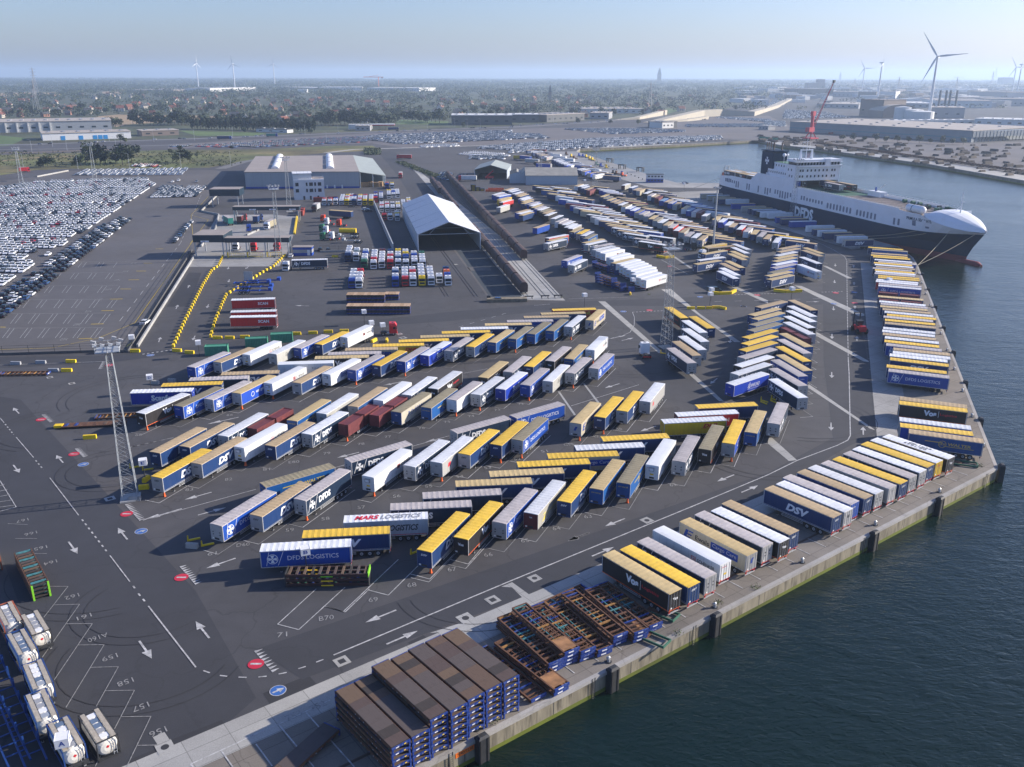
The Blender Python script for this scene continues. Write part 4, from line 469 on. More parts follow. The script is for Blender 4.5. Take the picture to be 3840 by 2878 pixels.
def endgfx(mb, lv, f):   # on the short end walls: u -1.2..1.2
    w = lambda *a, **k: write(mb, a[0], f, a[1], *a[2:], **k)
    dk = TK if lv in ('gn', 'ewals', 'plaing', 'dfdsn', 'blue', 'plainb', 'mars') else TW
    if lv == 'dsvg': w('DSV', TK, -.55, .55, 3.05, 3.4, bold=.04, shear=.25)
    elif lv == 'dfdslg': [mb.poly([f(u - .15, v), f(u, v - .15), f(u + .15, v), f(u, v + .15)], TK) for u in (-.7, .7) for v in (2.2, 2.65)]
    elif lv in ('dsv',): w('DSV', TW, -.55, .55, 3.05, 3.4, bold=.04, shear=.25)
    elif lv == 'dfdsl': w('DFDS', TW, -.8, .3, 3.1, 3.3)
    elif lv == 'dfdsn':
        for u, v in ((-.55, 2.3), (.55, 2.3), (-.55, 2.85), (.55, 2.85)): mb.poly([f(u - .17, v), f(u, v - .17), f(u + .17, v), f(u, v + .17)], TK)
    elif lv == 'vos': w('Vos', TW, -.5, .5, 2.6, 3.1, bold=.05)
    elif lv == 'lkw': w('LKW WALTER', TG, -.9, .9, 3.1, 3.35, bold=.02)
    elif lv in ('sch',): mb.poly([f(-.35, 2.0), f(.35, 2.0), f(.35, 2.3), f(-.35, 2.3)], MATS['yellow_paint']); w('SCHENKER', TR_, -.9, .2, 3.3, 3.45)
    elif lv == 'ewals': mb.poly([f(-.4, 2.3), f(.1, 2.3), f(.5, 3.2), f(0, 3.2)], TB)
    elif lv in ('gn',): w('GN', TK, -.4, .4, 2.6, 3.1)
    elif lv == 'dhl': w('DHL', TR_, -.6, .6, 3.0, 3.3, bold=.03, shear=.3)
    else: w('TIR', dk, -.3, .3, 3.1, 3.3)
    mb.poly([f(-.95, 1.35), f(-.6, 1.35), f(-.6, 1.6), f(-.95, 1.6)], LAMP)
LR = lambda u, v: (-6.75 + u, -1.262, v)            # right-hand side, seen from -y
LL = lambda u, v: (6.75 - u, 1.262, v)
FE = lambda u, v: (6.865, u, v)                      # front wall, seen from +x
RE = lambda u, v: (-6.87, -u, v)
_M = {}
def part_mesh(kind, key=None):
    k = (kind, key)
    if k in _M: return _M[k]
    w = MB()
    if kind == 'body':
        m = SIDE[key]; box = key in ('sch', 'plainw', 'linea')
        w.b2(-6.75, 6.75, -1.25, 1.25, 1.2, 3.86, m); rail = ORANGE if key == 'vos' else SILVER if not box else GREY
        w.b2(-6.76, 6.76, -1.256, 1.256, 1.08, 1.2, rail); w.b2(-6.77, 6.77, -1.262, 1.262, 3.8, 3.87, SILVER if not box else m)
        for x in (-6.74, 6.74):
            for y in (-1.24, 1.24): w.box((x, y, 2.5), (.12, .1, 2.7), SILVER if not box else m)
        if box:
            for i in range(1, 9): w.b2(-6.75 + 1.5 * i, -6.72 + 1.5 * i, -1.256, 1.256, 1.2, 3.85, GREY)
        else:
            for i in range(24): w.b2(-6.5 + .565 * i, -6.46 + .565 * i, -1.262, 1.262, 1.12, 1.34, MATS['dark_steel'] if key not in ('dsv',) else SILVER)
    elif kind == 'roof':
        m = ROOF[key]; n = 15; vs = []; xs = [-6.82 + 13.64 * i / (2 * n) for i in range(2 * n + 1)]
        for i, x in enumerate(xs):
            z = 4.0 - ((.028 if i % 2 else 0) if key != 'W' else 0); vs += [(x, -1.285, 3.875), (x, -1.27, z - .04), (x, -.6, z), (x, .6, z), (x, 1.27, z - .04), (x, 1.285, 3.875)]
        fs = [(6 * i + j, 6 * i + 6 + j, 6 * i + 7 + j, 6 * i + 1 + j) for i in range(2 * n) for j in range(5)] + [(0, 1, 2, 3, 4, 5), tuple(6 * 2 * n + j for j in (5, 4, 3, 2, 1, 0))]
        w.add(vs, fs, m)
        for i in range(1, n if key != 'W' else 0): w.b2(xs[2*i] - .015, xs[2*i] + .015, -1.2, 1.2, 3.9, 4.004, m)
    elif kind == 'front_wall':
        m = FRONT[key]; w.b2(6.752, 6.85, -1.24, 1.24, 1.12, 3.86, m)
        for y in (-.8, -.4, 0, .4, .8): w.b2(6.85, 6.86, y - .02, y + .02, 1.3, 3.7, m)
        w.b2(6.85, 6.9, -.45, .45, 1.3, 1.62, MATS['dark_steel'])
        if key in ('sch', 'linea'): w.b2(6.85, 7.2, -.5, .45, 2.9, 3.6, GREY); w.b2(6.87, 7.22, -.42, .35, 3.0, 3.45, WHITE)
        endgfx(w, key, FE)
    elif kind == 'rear_door':
        m = FRONT[key] if key not in ('dfdsn', 'vos') else GF if key == 'dfdsn' else SIDE['vos']; w.b2(-6.85, -6.752, -1.24, -.01, 1.12, 3.86, m); w.b2(-6.85, -6.752, .01, 1.24, 1.12, 3.86, m)
        for y in (-.9, -.25, .25, .9): w.cyl((-6.87, y, 1.15), (-6.87, y, 3.8), .025, STEEL, 5)
        w.b2(-6.86, -6.75, -1.26, 1.26, 1.06, 1.14, RED if key != 'vos' else ORANGE); w.b2(-6.875, -6.85, .75, 1.1, 1.2, 1.35, ORANGE); endgfx(w, key, RE)
    elif kind == 'chassis':
        for y in (-.45, .45): w.b2(-6.6, 6.5, y - .07, y + .07, .82, 1.08, DARK)
        w.b2(3.5, 6.6, -1.1, 1.1, 1.0, 1.08, DARK); w.b2(-6.75, -6.6, -1.15, 1.15, .45, .62, SILVER); w.b2(-6.7, -6.55, -.9, -.75, .6, 1.08, DARK); w.b2(-6.7, -6.55, .75, .9, .6, 1.08, DARK)
        for x in (-4.85, -3.55, -2.25): w.cyl((x, -1.0, .52), (x, 1.0, .52), .09, DARK, 6)
        for x in (-1, 1, 3): w.b2(x - .05, x + .05, -1.2, 1.2, .95, 1.08, DARK)
        w.b2(-.6, .7, -.9, -.45, .5, .8, DARK); w.b2(-6.78, -6.75, -1.1, -.8, .66, .8, RED); w.b2(-6.78, -6.75, .8, 1.1, .66, .8, RED)
        if key == 'wheels':
            for x in (-4.85, -3.55, -2.25):
                for y in (-1.05, 1.05): w.cyl((x, y - .17, .52), (x, y + .17, .52), .52, RUBBER, 10)
    elif kind == 'wheel': w.cyl((0, -.17, 0), (0, .17, 0), .52, RUBBER, 16); w.cyl((0, -.185, 0), (0, .185, 0), .27, STEEL, 10); w.cyl((0, -.2, 0), (0, .2, 0), .1, DARK, 6)
    elif kind == 'landing_leg': w.b2(-.09, .09, -.08, .08, .1, .95, DARK); w.b2(-.16, .16, -.13, .13, 0, .1, GREY)
    elif kind == 'side_guard': w.b2(-1.4, 2.9, -.02, .02, .52, .64, SILVER); w.b2(-1.4, 2.9, -.02, .02, .8, .9, SILVER); w.b2(-.9, -.84, -.0, .06, .5, 1.05, DARK); w.b2(2.3, 2.36, -.0, .06, .5, 1.05, DARK)
    elif kind == 'lettering':
        gfx(w, key, LR); gfx(w, key, LL)
        if not w.v: return None
    elif kind == 'container':   # corrugated 20 foot box
        m = ROOF['m'] if key == 'm' else mat('container_red', (.24, .03, .02), .6, .12, objvar=.1) if key == 'r' else mat('container_green', (.06, .25, .16), .6, .12, objvar=.1)
        n = 26; vs = []; L = 6.06
        for i in range(n * 2 + 1):
            x = -L / 2 + .12 + (L - .24) * i / (2 * n); d = .04 * ((i // 2) % 2 == 0) if i % 2 == 0 else 0
            d = .045 if (i % 4) in (1, 2) else 0; vs += [(x, -1.2 + d, .15), (x, -1.2 + d, 2.45), (x, 1.2 - d, 2.45), (x, 1.2 - d, .15)]
        w.add(vs, [(4 * i + j, 4 * i + 4 + j, 4 * i + 5 + j, 4 * i + 1 + j) for i in range(2 * n) for j in (0, 1, 2)], m)
        for x in (-L / 2 + .06, L / 2 - .06):
            for y in (-1.16, 1.16): w.box((x, y, 1.3), (.13, .13, 2.6), m)
            w.box((x, 0, .1), (.12, 2.3, .15), m); w.box((x, 0, 2.52), (.12, 2.3, .12), m)
        for y in (-1.17, 1.17): w.box((0, y, 2.52), (L - .2, .1, .12), m); w.box((0, y, .09), (L - .2, .1, .15), m)
        w.box((L / 2 - .08, 0, 1.3), (.04, 2.25, 2.35), m); w.box((-L / 2 + .08, 0, 1.3), (.04, 2.25, 2.35), m)
        for y in (-.8, -.3, .3, .8): w.cyl((-L / 2 + .02, y, .15), (-L / 2 + .02, y, 2.45), .025, STEEL, 5)
    _M[k] = w.mesh(kind, False); return _M[k]
def make_trailer(label, group, x, y, rz, roof, lv, lod, z=0):
    cont = lv == 'cont'
    t = thing('container_trailer' if cont else 'semi_trailer', label, 'trailer', (x, y, z), rz, group)
    if cont:
        for s in (-1, 1): link('container', part_mesh('container', 'm' if s > 0 or random.random() < .7 else 'r'), t, (s * 3.3, 0, 1.1))
    else:
        link('body', part_mesh('body', lv), t); link('roof', part_mesh('roof', 'W' if lv in ('sch', 'plainw', 'linea') and roof == 'w' else roof), t)
        link('front_wall', part_mesh('front_wall', lv + 'g' if lv in ('dsv', 'dfdsl') and int(x * 7 + y * 3) % 3 == 0 else lv), t); link('rear_door', part_mesh('rear_door', lv), t)
        le = part_mesh('lettering', lv)
        if le: link('lettering', le, t)
    if lv == 'mars' or 'roof number' in label:
        w = MB(); f = lambda u, v: (6.7 - u, -v, 4.03); (write(w, 'MARS', f, TR_, 1.6, 5.6, -.7, .7, .04, .3), write(w, 'LOGISTICS', f, GREY, 5.8, 12.4, -.7, .7, .03, .3)) if lv == 'mars' else (write(w, '08-1633', lambda u, v: (u, v, 4.03), TK, -2, 2.6, .1, .7), write(w, '08-1633', lambda u, v: (-u, -v, 4.03), TK, -2, 2.6, .1, .7)); w.build('roof_lettering', t)
    if lod == 0:
        link('chassis', part_mesh('chassis'), t)
        for sx in (-4.85, -3.55, -2.25):
            for sy in (-1.05, 1.05): link('wheel', part_mesh('wheel'), t, (sx, sy, .52))
        for sy in (-.85, .85): link('landing_leg', part_mesh('landing_leg'), t, (3.9, sy, 0))
        for sy in (-1.2, 1.2): link('side_guard', part_mesh('side_guard'), t, (0, sy, 0))
    else: link('chassis', part_mesh('chassis', 'wheels'), t)
    return t
TRAILERS = []
for short, dirn, s in ROWS:
    for i, q in enumerate(s.split(';')):
        x, y, h, r, lv = q.split(); x, y, h = float(x), float(y), float(h)
        TRAILERS.append((math.hypot(x, y), short, dirn, i + 1, x, y, h, r, lv))
order = sorted(range(len(TRAILERS)), key=lambda k: TRAILERS[k][0]); near = set(order[:300])
far_mb = MB()
for k, (dist, short, dirn, i, x, y, h, r, lv) in enumerate(TRAILERS):
    if k in near:
        lab = '%s-roofed %s trailer, %s from %s, %s' % (RN[r].replace(' ', '-'), SN[lv], ordinal(i), dirn, short)
        if 'near quay wall' in short and i == 20: lab = 'white-roofed trailer with dark roof number, last in the near quay row'
        make_trailer(lab, 'trailers in the ' + short, x, y, h, r, lv, 0 if dist < 205 else 1)
    else:
        far_mb.x = at_xf(x, y, h)
        sm = ROOF['m'] if lv == 'cont' else SIDE[lv]; fm = ROOF['m'] if lv == 'cont' else FRONT[lv]
        far_mb.b2(-6.75, 6.75, -1.25, 1.25, 1.15, 3.86, sm); far_mb.b2(-6.82, 6.82, -1.28, 1.28, 3.86, 4.0, ROOF[r]); far_mb.b2(6.75, 6.84, -1.22, 1.22, 1.2, 3.8, fm); far_mb.b2(-6.84, -6.75, -1.22, 1.22, 1.2, 3.8, fm)
        far_mb.b2(-6.5, 6.5, -.5, .5, .8, 1.15, DARK)
        for sx in (-4.85, -3.55, -2.25): far_mb.cyl((sx, -1.2, .52), (sx, 1.2, .52), .52, RUBBER, 6)
        if lv != 'cont': gfx(far_mb, lv, LR) if abs((h % 360) - 180) > 90 or 1 else None
far_mb.x = None
tag(far_mb.build('distant_trailers'), 'mass of small distant trailers at the back of the central field and far park', 'trailers', kind='stuff')
# orange support trestles under the near ends
TM_ = MB(); TM_.box((0, 0, .55), (.32, .35, 1.0), ORANGE, top=(.35, .6)); TM_.box((0, 0, .06), (.45, .45, .1), ORANGE); TM_.box((0, 0, 1.05), (.3, .7, .08), ORANGE); tm_ = TM_.mesh('trestle')
for short, dirn, s in ROWS:
    if 'herringbone' not in short: continue
    for i, q in enumerate(s.split(';')):
        if random.random() < .6: continue
        x, y, h, r, lv = q.split(); x, y, h = float(x), float(y), math.radians(float(h)); 
        c = Vector((x, y, 0)) + Vector((math.cos(h), math.sin(h), 0)) * 6.3 + Vector((math.sin(h), -math.cos(h), 0)) * -.75
        tag(link('support_trestle', tm_, None, c, math.degrees(h)), 'orange trestle under %s trailer, %s' % (ordinal(i + 1), short), 'trestle', 'orange support trestles')

# painted bay outlines round the parked trailers
BY = MB()
def bl(a, b, w_=.13):
    t = (b - a).normalized(); n = Vector((-t.y, t.x, 0)) * w_ / 2; BY.poly([(q.x, q.y, .054) for q in (a - n, b - n, b + n, a + n)], PFADE if random.random() < .5 else PAINT)
for short, dirn, s in ROWS:
    if 'herringbone' not in short and 'column beside' not in short and 'V above' not in short: continue
    for q in s.split(';'):
        x, y, h, r, lv = q.split(); c = Vector((float(x), float(y), 0)); h = math.radians(float(h)); d = Vector((math.cos(h), math.sin(h), 0)); n = Vector((-d.y, d.x, 0))
        e = c + d * 8.8; bl(e + n * 1.75, c - d * 7 + n * 1.75); bl(e - n * 1.4, e + n * 1.75)
struct(BY, 'bay_markings')

# ---------------------------------------------------------------- the ferry
SW = mat('ship_white', (.72, .74, .78), .4, .04, .2, stain=(.35, .12, (.5, .4, .3))); SNV = mat('ship_navy', (.003, .024, .062), .75, .12, .1, spec=.2); SRD = mat('ship_red', (.2, .025, .03), .6, .15, .2)
SDK_ = mat('ship_deck', (.19, .16, .15), .8, .15, .4); SGR = mat('ship_green_deck', (.06, .16, .11), .8, .2, .4); SSH = mat('ship_interior_shade', (.05, .06, .08), .8)
ship_o = C0 = ship(0, 13.25)
FER = thing('cargo_ferry', 'large navy and white cargo ferry moored along the basin quay, bow to the right', 'ferry', (C0.x, C0.y, 0), math.degrees(HD))
def hb(x, lev):
    p = (1.35, 1.5, 2.0, 3.6, 5.5)[lev]
    if x < 18: return 13.25 * (1 - .12 * ((18 - x) / 18) ** 2) * (1 if lev > 1 else .97)
    if x < 150: return 13.25
    u = min(1, (x - 150) / 58.0); return 13.25 * (1 - u ** p)
XE = (199.5, 200.5, 203.0, 208.0, 208.6)
def lx(s, lev): return s if s < 150 else 150 + (s - 150) / 58.0 * (XE[lev] - 150)
def zb(s): return 8.0 if s < 170 else 8.0 + 2.2 * ((s - 170) / 38) ** 2
ST = [0, 6, 12, 18, 60, 110, 150, 156, 162, 168, 173, 178, 183, 187, 191, 195, 198, 201, 203.5, 205.5, 207, 208]
def ztop(s):
    if s < 23: return 13.6 + 2.0 * s / 23
    if s < 40: return 15.3
    if s < 86: return 15.2
    if s < 172: return 16.2
    if s < 185: return 15.6
    return max(zb(s) + .8, 15.6 - 5.2 * ((s - 185) / 23) ** .6)
def side_strip(mb, l0, z0, l1, z1, m, sg, dy=0):
    P0 = [(lx(s, l0), sg * (hb(s, l0) * (1 if s < 208 else 0) + dy), z0(s)) for s in ST]; P1 = [(lx(s, l1), sg * (hb(s, l1) * (1 if s < 208 else 0) + dy), z1(s)) for s in ST]
    n = len(ST); fs = [(i, i + 1, n + i + 1, n + i) if sg < 0 else (i, n + i, n + i + 1, i + 1) for i in range(n - 1)]
    mb.add(P0 + P1, fs, m)
h = MB()
for sg in (-1, 1):
    side_strip(h, 0, lambda s: -5, 1, lambda s: -.4, SRD, sg); side_strip(h, 1, lambda s: -.4, 2, lambda s: 4, SNV, sg); side_strip(h, 2, lambda s: 4, 3, zb, SNV, sg); side_strip(h, 3, zb, 4, ztop, SW, sg)
h.poly([(0, -11.66, 13.6), (0, 11.66, 13.6), (0, 11.66, 8), (0, 11.3, -5), (0, -11.3, -5), (0, -11.66, 8)], SNV)
h.cyl((196, 0, -3.6), (207, 0, -3.0), 1.9, SRD, 14, 1.7); h.cyl((207, 0, -3.0), (209.2, 0, -2.9), 1.7, SRD, 14, .7)
h.build('hull', FER, smooth=False)
d = MB()   # decks
dk = lambda s0, s1, z, m: d.add([(s, y, z) for s in [q for q in ST if s0 < q < s1] + [s1] + [s0] for y in (-hb(s, 4) + .02, hb(s, 4) - .02)], [], m)
def deck(s0, s1, z, m):
    xs = [s0] + [q for q in ST if s0 < q < s1] + [s1]; A = [(x, -hb(x, 4) + .03, z) for x in xs]; B = [(x, hb(x, 4) - .03, z) for x in xs]; n = len(xs)
    d.add(A + B, [(i, i + 1, n + i + 1, n + i) for i in range(n - 1)], m)
deck(0, 46, 13.0, SDK_); deck(46, 118, 15.1, SGR); deck(118, 186, 15.1, SDK_)
for x in range(90, 176, 6): d.b2(x, x + .12, -11, 11, 15.1, 15.16, DARK)
for y in (-6.5, -3.2, 0, 3.2, 6.5): d.b2(90, 176, y, y + .12, 15.1, 15.15, DARK)
for s in (-1, 1): d.b2(88, 170, s * 13.2 - .08, s * 13.2 + .08, 15.1, 16.5, SW)
d.build('weather_deck', FER)
# bow cover (whaleback)
w = MB(); rows = []
for k, (x, fr) in enumerate(((185.5, 1), (188.5, .98), (192, .95), (196, .9), (200, .85), (204, .8), (207.2, .7), (208.3, .2))):
    e = hb(min(x, 207.9), 4); ze = ztop(x); zc = max(ze + .05, 17.5 - 5.6 * ((x - 185) / 23.3) ** 2)
    rows.append([(x, y * e, (ze if abs(y) == 1 else ze + (zc - ze) * (1 - abs(y) ** 3))) for y in (-1, -.8, -.55, -.25, 0, .25, .55, .8, 1)])
w.loft(rows, SW, close=False, caps=False); w.b2(185.2, 185.6, -12.2, 12.2, 15.1, 16.4, SW)
w.poly([(185.5, y * hb(185.5, 4), ztop(185.5) + (17.5 - ztop(185.5)) * (1 - abs(y) ** 3)) for y in (-1, -.8, -.55, -.25, 0, .25, .55, .8, 1)], SW)
w.build('bow_cover', FER)
w = MB(); w.cyl((192, .5, 16), (192, .5, 26), .3, WHITE, 8, .12); w.box((192, .5, 21.5), (.2, 2.6, .15), WHITE); w.box((192, .5, 23.5), (.2, 1.6, .12), WHITE); w.rod((192, .5, 20), (189, .5, 17.4), .15, WHITE); w.build('foremast', FER)
# superstructure
w = MB()
for s in (-1, 1):
    y = s * 13.24; w.add([(40, y, 15.2), (86, y, 15.2), (86, y, 19.7), (47, y, 19.7), (40, y - s * .5, 15.2), (86, y - s * .5, 15.2), (86, y - s * .5, 19.7), (47, y - s * .5, 19.7)], [(0, 1, 2, 3), (7, 6, 5, 4), (0, 3, 7, 4), (1, 5, 6, 2), (3, 2, 6, 7)] if s < 0 else [(3, 2, 1, 0), (4, 5, 6, 7), (4, 7, 3, 0), (2, 6, 5, 1), (7, 6, 2, 3)], SW)
w.b2(47, 86, -12.74, 12.74, 19.3, 19.72, SW); w.b2(60, 70.2, -12.7, 12.7, 15.12, 19.3, SSH)  # dark inner block: the shade inside the deck opening is put into its colour
w.build('lower_house', FER)
w = MB(); w.b2(56, 76, -12.2, 12.2, 19.72, 23.2, SW); w.b2(58, 76, -11, 11, 23.2, 27.0, SW); w.b2(58, 74, -10.9, 10.9, 27.0, 27.1, SGR); w.b2(76, 86, -13.24, 13.24, 19.72, 26.5, SW)
w.b2(56, 57.3, -13.2, -12.2, 19.72, 20.8, SW)
w.build('accommodation_block', FER)
w = MB(); w.b2(76.5, 87, -13.9, 13.9, 26.5, 27.3, SW); w.b2(77, 86.6, -13.6, 13.6, 28.9, 30.2, SW); w.b2(77.4, 86, -13, 13, 27.3, 28.9, GLASS); w.b2(76, 86.9, -13.9, 13.9, 28.9, 29.05, SW)
for k in range(15): w.b2(86.0, 86.25, -13 + 1.83 * k, -12.8 + 1.83 * k, 27.3, 28.9, SW)
w.b2(84.5, 86.9, 3.4, 6.4, 26.8, 30.6, SW)
w.build('bridge', FER)
for z in (24.6, 21.6):
    for k, y in enumerate((-11.0, -9.4, -6.6, -4.4, -2.0, .4, 2.9, 5.2, 8.3, 10)): q = MB(); q.b2(86.2, 86.3, y - .38, y + .38, z - .55, z + .55, GLASS); q.b2(86.22, 86.27, y - .5, y + .5, z - .68, z + .68, SILVER); q.build('window', FER)
for k in range(6): q = MB(); q.b2(59.5 + 2.6 * k, 60.2 + 2.6 * k, -11.1, -10.9, 25, 26, GLASS); q.build('window', FER)
for k in range(9): q = MB(); q.b2(57 + 2.1 * k, 57.6 + 2.1 * k, -12.3, -12.1, 21.2, 22.3, GLASS); q.build('window', FER)
for a, z in ((78, 24.6), (81, 24.6), (79.5, 21.4), (82, 21.4)): q = MB(); q.b2(a, a + .6, -13.34, -13.1, z - .6, z + .6, GLASS); q.build('window', FER)
WI = mat('ship_opening_shade', (.16, .18, .24), .5)  # dark tone paints the shade of the side recesses onto flat panels
def opening(a, z0, z1, wd, rnd, sx=0):
    q = MB(); y = -13.29; f = lambda u, v: (a + u, y, v)
    if rnd:
        P = [(wd / 2 * math.cos(t), (z1 - wd / 2) + wd / 2 * math.sin(t)) for t in [math.pi * i / 8 for i in range(9)]] + [(-wd / 2 * math.cos(t), (z0 + wd / 2) - wd / 2 * math.sin(t)) for t in [math.pi * i / 8 for i in range(9)]]
        q.poly([f(*p) for p in P], WI); P2 = [(u * 1.16, (v - (z0 + z1) / 2) * 1.06 + (z0 + z1) / 2) for u, v in P]; q.add([(a + u, y + .02, v) for u, v in P2], [tuple(range(len(P2)))], SILVER)
    else: q.b2(a - wd / 2, a + wd / 2, y, y + .1, z0, z1, WI)
    q.build('side_opening', FER)
for a, z0, z1 in ((10.8,11.1,13.1),(12.8,11.0,13.2),(14.8,10.9,13.2),(16.8,11.1,13.2),(18.9,11.0,12.6),(21.5,11.0,12.6),(23.9,8.9,12.6),(26.4,9.1,12.6),(36.6,9.1,12.6),(39.1,9.1,12.6),(49.4,9.0,12.7),(56.9,9.0,12.6),(59.5,8.9,12.6),(62.2,10.3,12.7),(67.4,10.4,12.7),(70.0,10.4,12.7),(72.5,8.9,12.6),(75.0,8.9,12.6),(77.7,8.9,12.6),(80.1,9.5,12.6),(82.9,10.4,12.6),(93.4,10.4,12.5),(95.8,10.4,12.6)): opening(a, z0, z1, 1.3, 0)
for a, z0, z1 in ((98.6,10.3,12.1),(101.3,10.3,12.1),(104,10.3,12.1),(106.6,10.2,12.1),(109.2,10.2,12.1),(111.9,10.3,12.1),(117,9.1,11.9),(119.6,9.1,12),(122.3,9.1,12),(124.9,9.1,12),(127.6,9.1,12),(130.3,9.1,11.9),(133,9.1,11.9),(135.7,9,11.9),(141,9,11.8),(143.7,9,11.8),(146.3,9,11.8)): opening(a, z0, z1, 1.35, 1)
def on_side(a, z, lev=3.5, out=.06):   # point on the flared starboard side
    for _ in range(3):
        t = (z - zb(a)) / max(.1, ztop(a) - zb(a)) if z > zb(a) else 0
    e = hb(a, 3) + (hb(a, 4) - hb(a, 3)) * max(0, min(1, t)); return (a, -e - out, z)
for a, z0, z1, r_ in ((149.1, 8.9, 11.8, 1), (151.8, 9, 11.8, 1), (154.6, 9, 11.7, 1), (168, 8.8, 11.8, 1), (170.9, 8.9, 11.8, 1), (180.1, 10.1, 12.3, 0), (187.2, 9.9, 10.7, 0), (193.7, 10.4, 11.1, 0), (196.8, 10.5, 11.2, 0)):
    q = MB(); hw = .65 if r_ else 1.0; q.poly([on_side(a - hw, z0, out=.1), on_side(a + hw, z0, out=.1), on_side(a + hw, z1, out=.1), on_side(a - hw, z1, out=.1)], WI); q.build('side_opening', FER)
q = MB(); write(q, 'DFDS', lambda u, v: (u, -13.31, v), WHITE, 88.4, 105.5, .9, 6.7, .05); q.build('hull_lettering', FER)
q = MB(); write(q, 'PRIMULA SEAWAYS', lambda u, v: on_side(u, v, out=.12), MATS['ship_navy'], 175.6, 189.6, 12.4, 13.7, .02); q.build('name_lettering', FER)
q = MB(); q.b2(48, 60, -12.0, -3.2, 19.72, 32, SNV); q.box((54, -7.6, 32.6), (13, 9.6, .5), SNV)
cross(q, lambda u, v: (54 + u, -12.06, v), WHITE, 0, 27.2, 2.1); q.build('funnel', FER)
q = MB()
for x, y in ((50, -10.5), (50.8, -9.6), (51.6, -8.8), (53, -7.8), (57, -5.2)): q.cyl((x, y, 32.4), (x, y, 37), .45 if y > -8 else .28, mat('exhaust_pipe', (.18, .13, .1), .5), 8)
q.build('exhaust_pipes', FER)
q = MB()
for s in (-1, 1): q.box((81, s * 3.4 - 5.0 + 0, 32.6), (1.6, 1.0, 5.2), WHITE, top=(.5, .5))
q.b2(80.4, 81.6, -8.6, -1.4, 34.6, 35.0, WHITE); q.cyl((81, -5, 30.2), (81, -5, 41), .25, WHITE, 6, .1)
for z in (36.5, 38, 39.3): q.box((81, -5, z), (.15, 4.6 - (z - 36) * .7, .12), WHITE)
q.rod((80.5, -3, 35), (80.5, -3, 38.5), .15, WHITE); q.rod((80.5, -7, 35), (80.5, -7, 38.8), .15, WHITE); q.box((81, -7, 38.8), (.4, 1.4, .35), WHITE)
q.build('radar_mast', FER)
def uv(mb, c, r, m, n=10):
    c = Vector(c); rr = [[c + Vector((r * math.sin(t) * math.cos(p), r * math.sin(t) * math.sin(p), r * math.cos(t))) for p in [2 * math.pi * i / n for i in range(n)]] for t in [math.pi * (.02 + .96 * k / 7) for k in range(8)]]
    mb.loft([r_[::-1] for r_ in rr], m)
for y, r in ((-12.6, 1.0), (-10.6, .75)): q = MB(); uv(q, (72, y, 31.6), r, WHITE); q.cyl((72, y, 27), (72, y, 31), .15, WHITE, 6); q.build('radome', FER, smooth=False)
q = MB(); q.cyl((172, -9.8, 16.9), (181, -9.8, 16.9), 1.7, WHITE, 16); uv(q, (181, -9.8, 16.9), 1.7, WHITE, 12); q.cyl((175.5, -9.8, 16.9), (175.8, -9.8, 16.9), 1.75, SNV, 16); q.build('gas_tank', FER)
q = MB(); q.box((2, -9, 13.8), (5.5, 2.2, 2.0), mat('lifeboat_orange', (.7, .12, .03), .5), ry=30, top=(.7, .6)); q.build('lifeboat', FER)
q = MB()
for y in (-10.4, -7.6): q.rod((-1, y, 13), (3.6, y, 19.5), .3, STEEL); q.rod((3.6, y, 19.5), (5, y, 13), .25, STEEL)
q.rod((3.6, -10.4, 19.5), (3.6, -7.6, 19.5), .3, STEEL); q.build('davit', FER)
q = MB()
for s in (-1, 1):
    for k in range(45):
        x = 90 + 2 * k; q.rod((x, s * 12.9 if s < 0 else 11, 15.1), (x, s * 12.9 if s < 0 else 11, 17.6 if s > 0 else 16.9), .07, WHITE)
    q.rod((90, 11 if s > 0 else -12.9, 17.5 if s > 0 else 16.8), (178, 11 if s > 0 else -12.9, 17.5 if s > 0 else 16.8), .08, WHITE)
for z in (16, 16.7): q.rod((118, 11, z), (178, 11, z), .06, WHITE)
q.b2(118, 178, 10.9, 11.0, 15.1, 15.9, SW); q.build('railings', FER)
q = MB(); q.b2(118, 128, 8.6, 12.6, 15.1, 17.6, SW); q.rod((122, 10.5, 17.6), (128, 10.5, 21.4), .35, STEEL); q.cyl((121.5, 10.5, 17.6), (121.5, 10.5, 19.5), .4, BLUE, 8); q.build('deck_crane', FER)
q = MB(); random.seed(3)
for k in range(26): x = random.uniform(160, 183); y = random.uniform(2, 10.5); q.box((x, y, 15.8), (random.uniform(.6, 2), random.uniform(.6, 1.6), random.uniform(.8, 2)), random.choice([DARK, mat('winch_green', (.03, .12, .08)), GREY, DARK])); 
for x, y in ((147, 8), (153, 7.8), (158, 7.6)): q.cyl((x, y - .9, 16), (x, y + .9, 16), .9, MATS['winch_green'], 8)
q.build('winches', FER)
MOOR = mat('mooring_rope', (.45, .4, .3), .8)
BOL = Vector((163.0, 353.0, .5))
def rope(a, b, lab, sag=.6):
    q = MB(); a, b = Vector(a), Vector(b); P = [a + (b - a) * (i / 8) - Vector((0, 0, sag * math.sin(math.pi * i / 8))) for i in range(9)]
    for p, r in zip(P, P[1:]): q.rod(p, r, .13, MOOR)
    tag(q.build('mooring_rope'), lab, 'rope', 'mooring ropes of the ferry')
SP = lambda a, y, z: C0 + HX * a + NY * y + Vector((0, 0, z))
rope(SP(196.8, -hb(196.8, 3) - .3, 10.5), BOL, 'steeper mooring rope from bow port to the quay bollard')
rope(SP(206.4, -3.2, 10.2), BOL, 'longer pale mooring rope from the bow tip to the quay bollard')
rope(SP(187, -hb(187, 3) - .2, 9.8), ship(150, -2.6, .5), 'dark mooring rope leading aft along the hull', .8); rope(SP(193.7, -hb(193.7, 3) - .2, 10), ship(156, -2.6, .5), 'second dark mooring rope leading aft from the bow', .8)
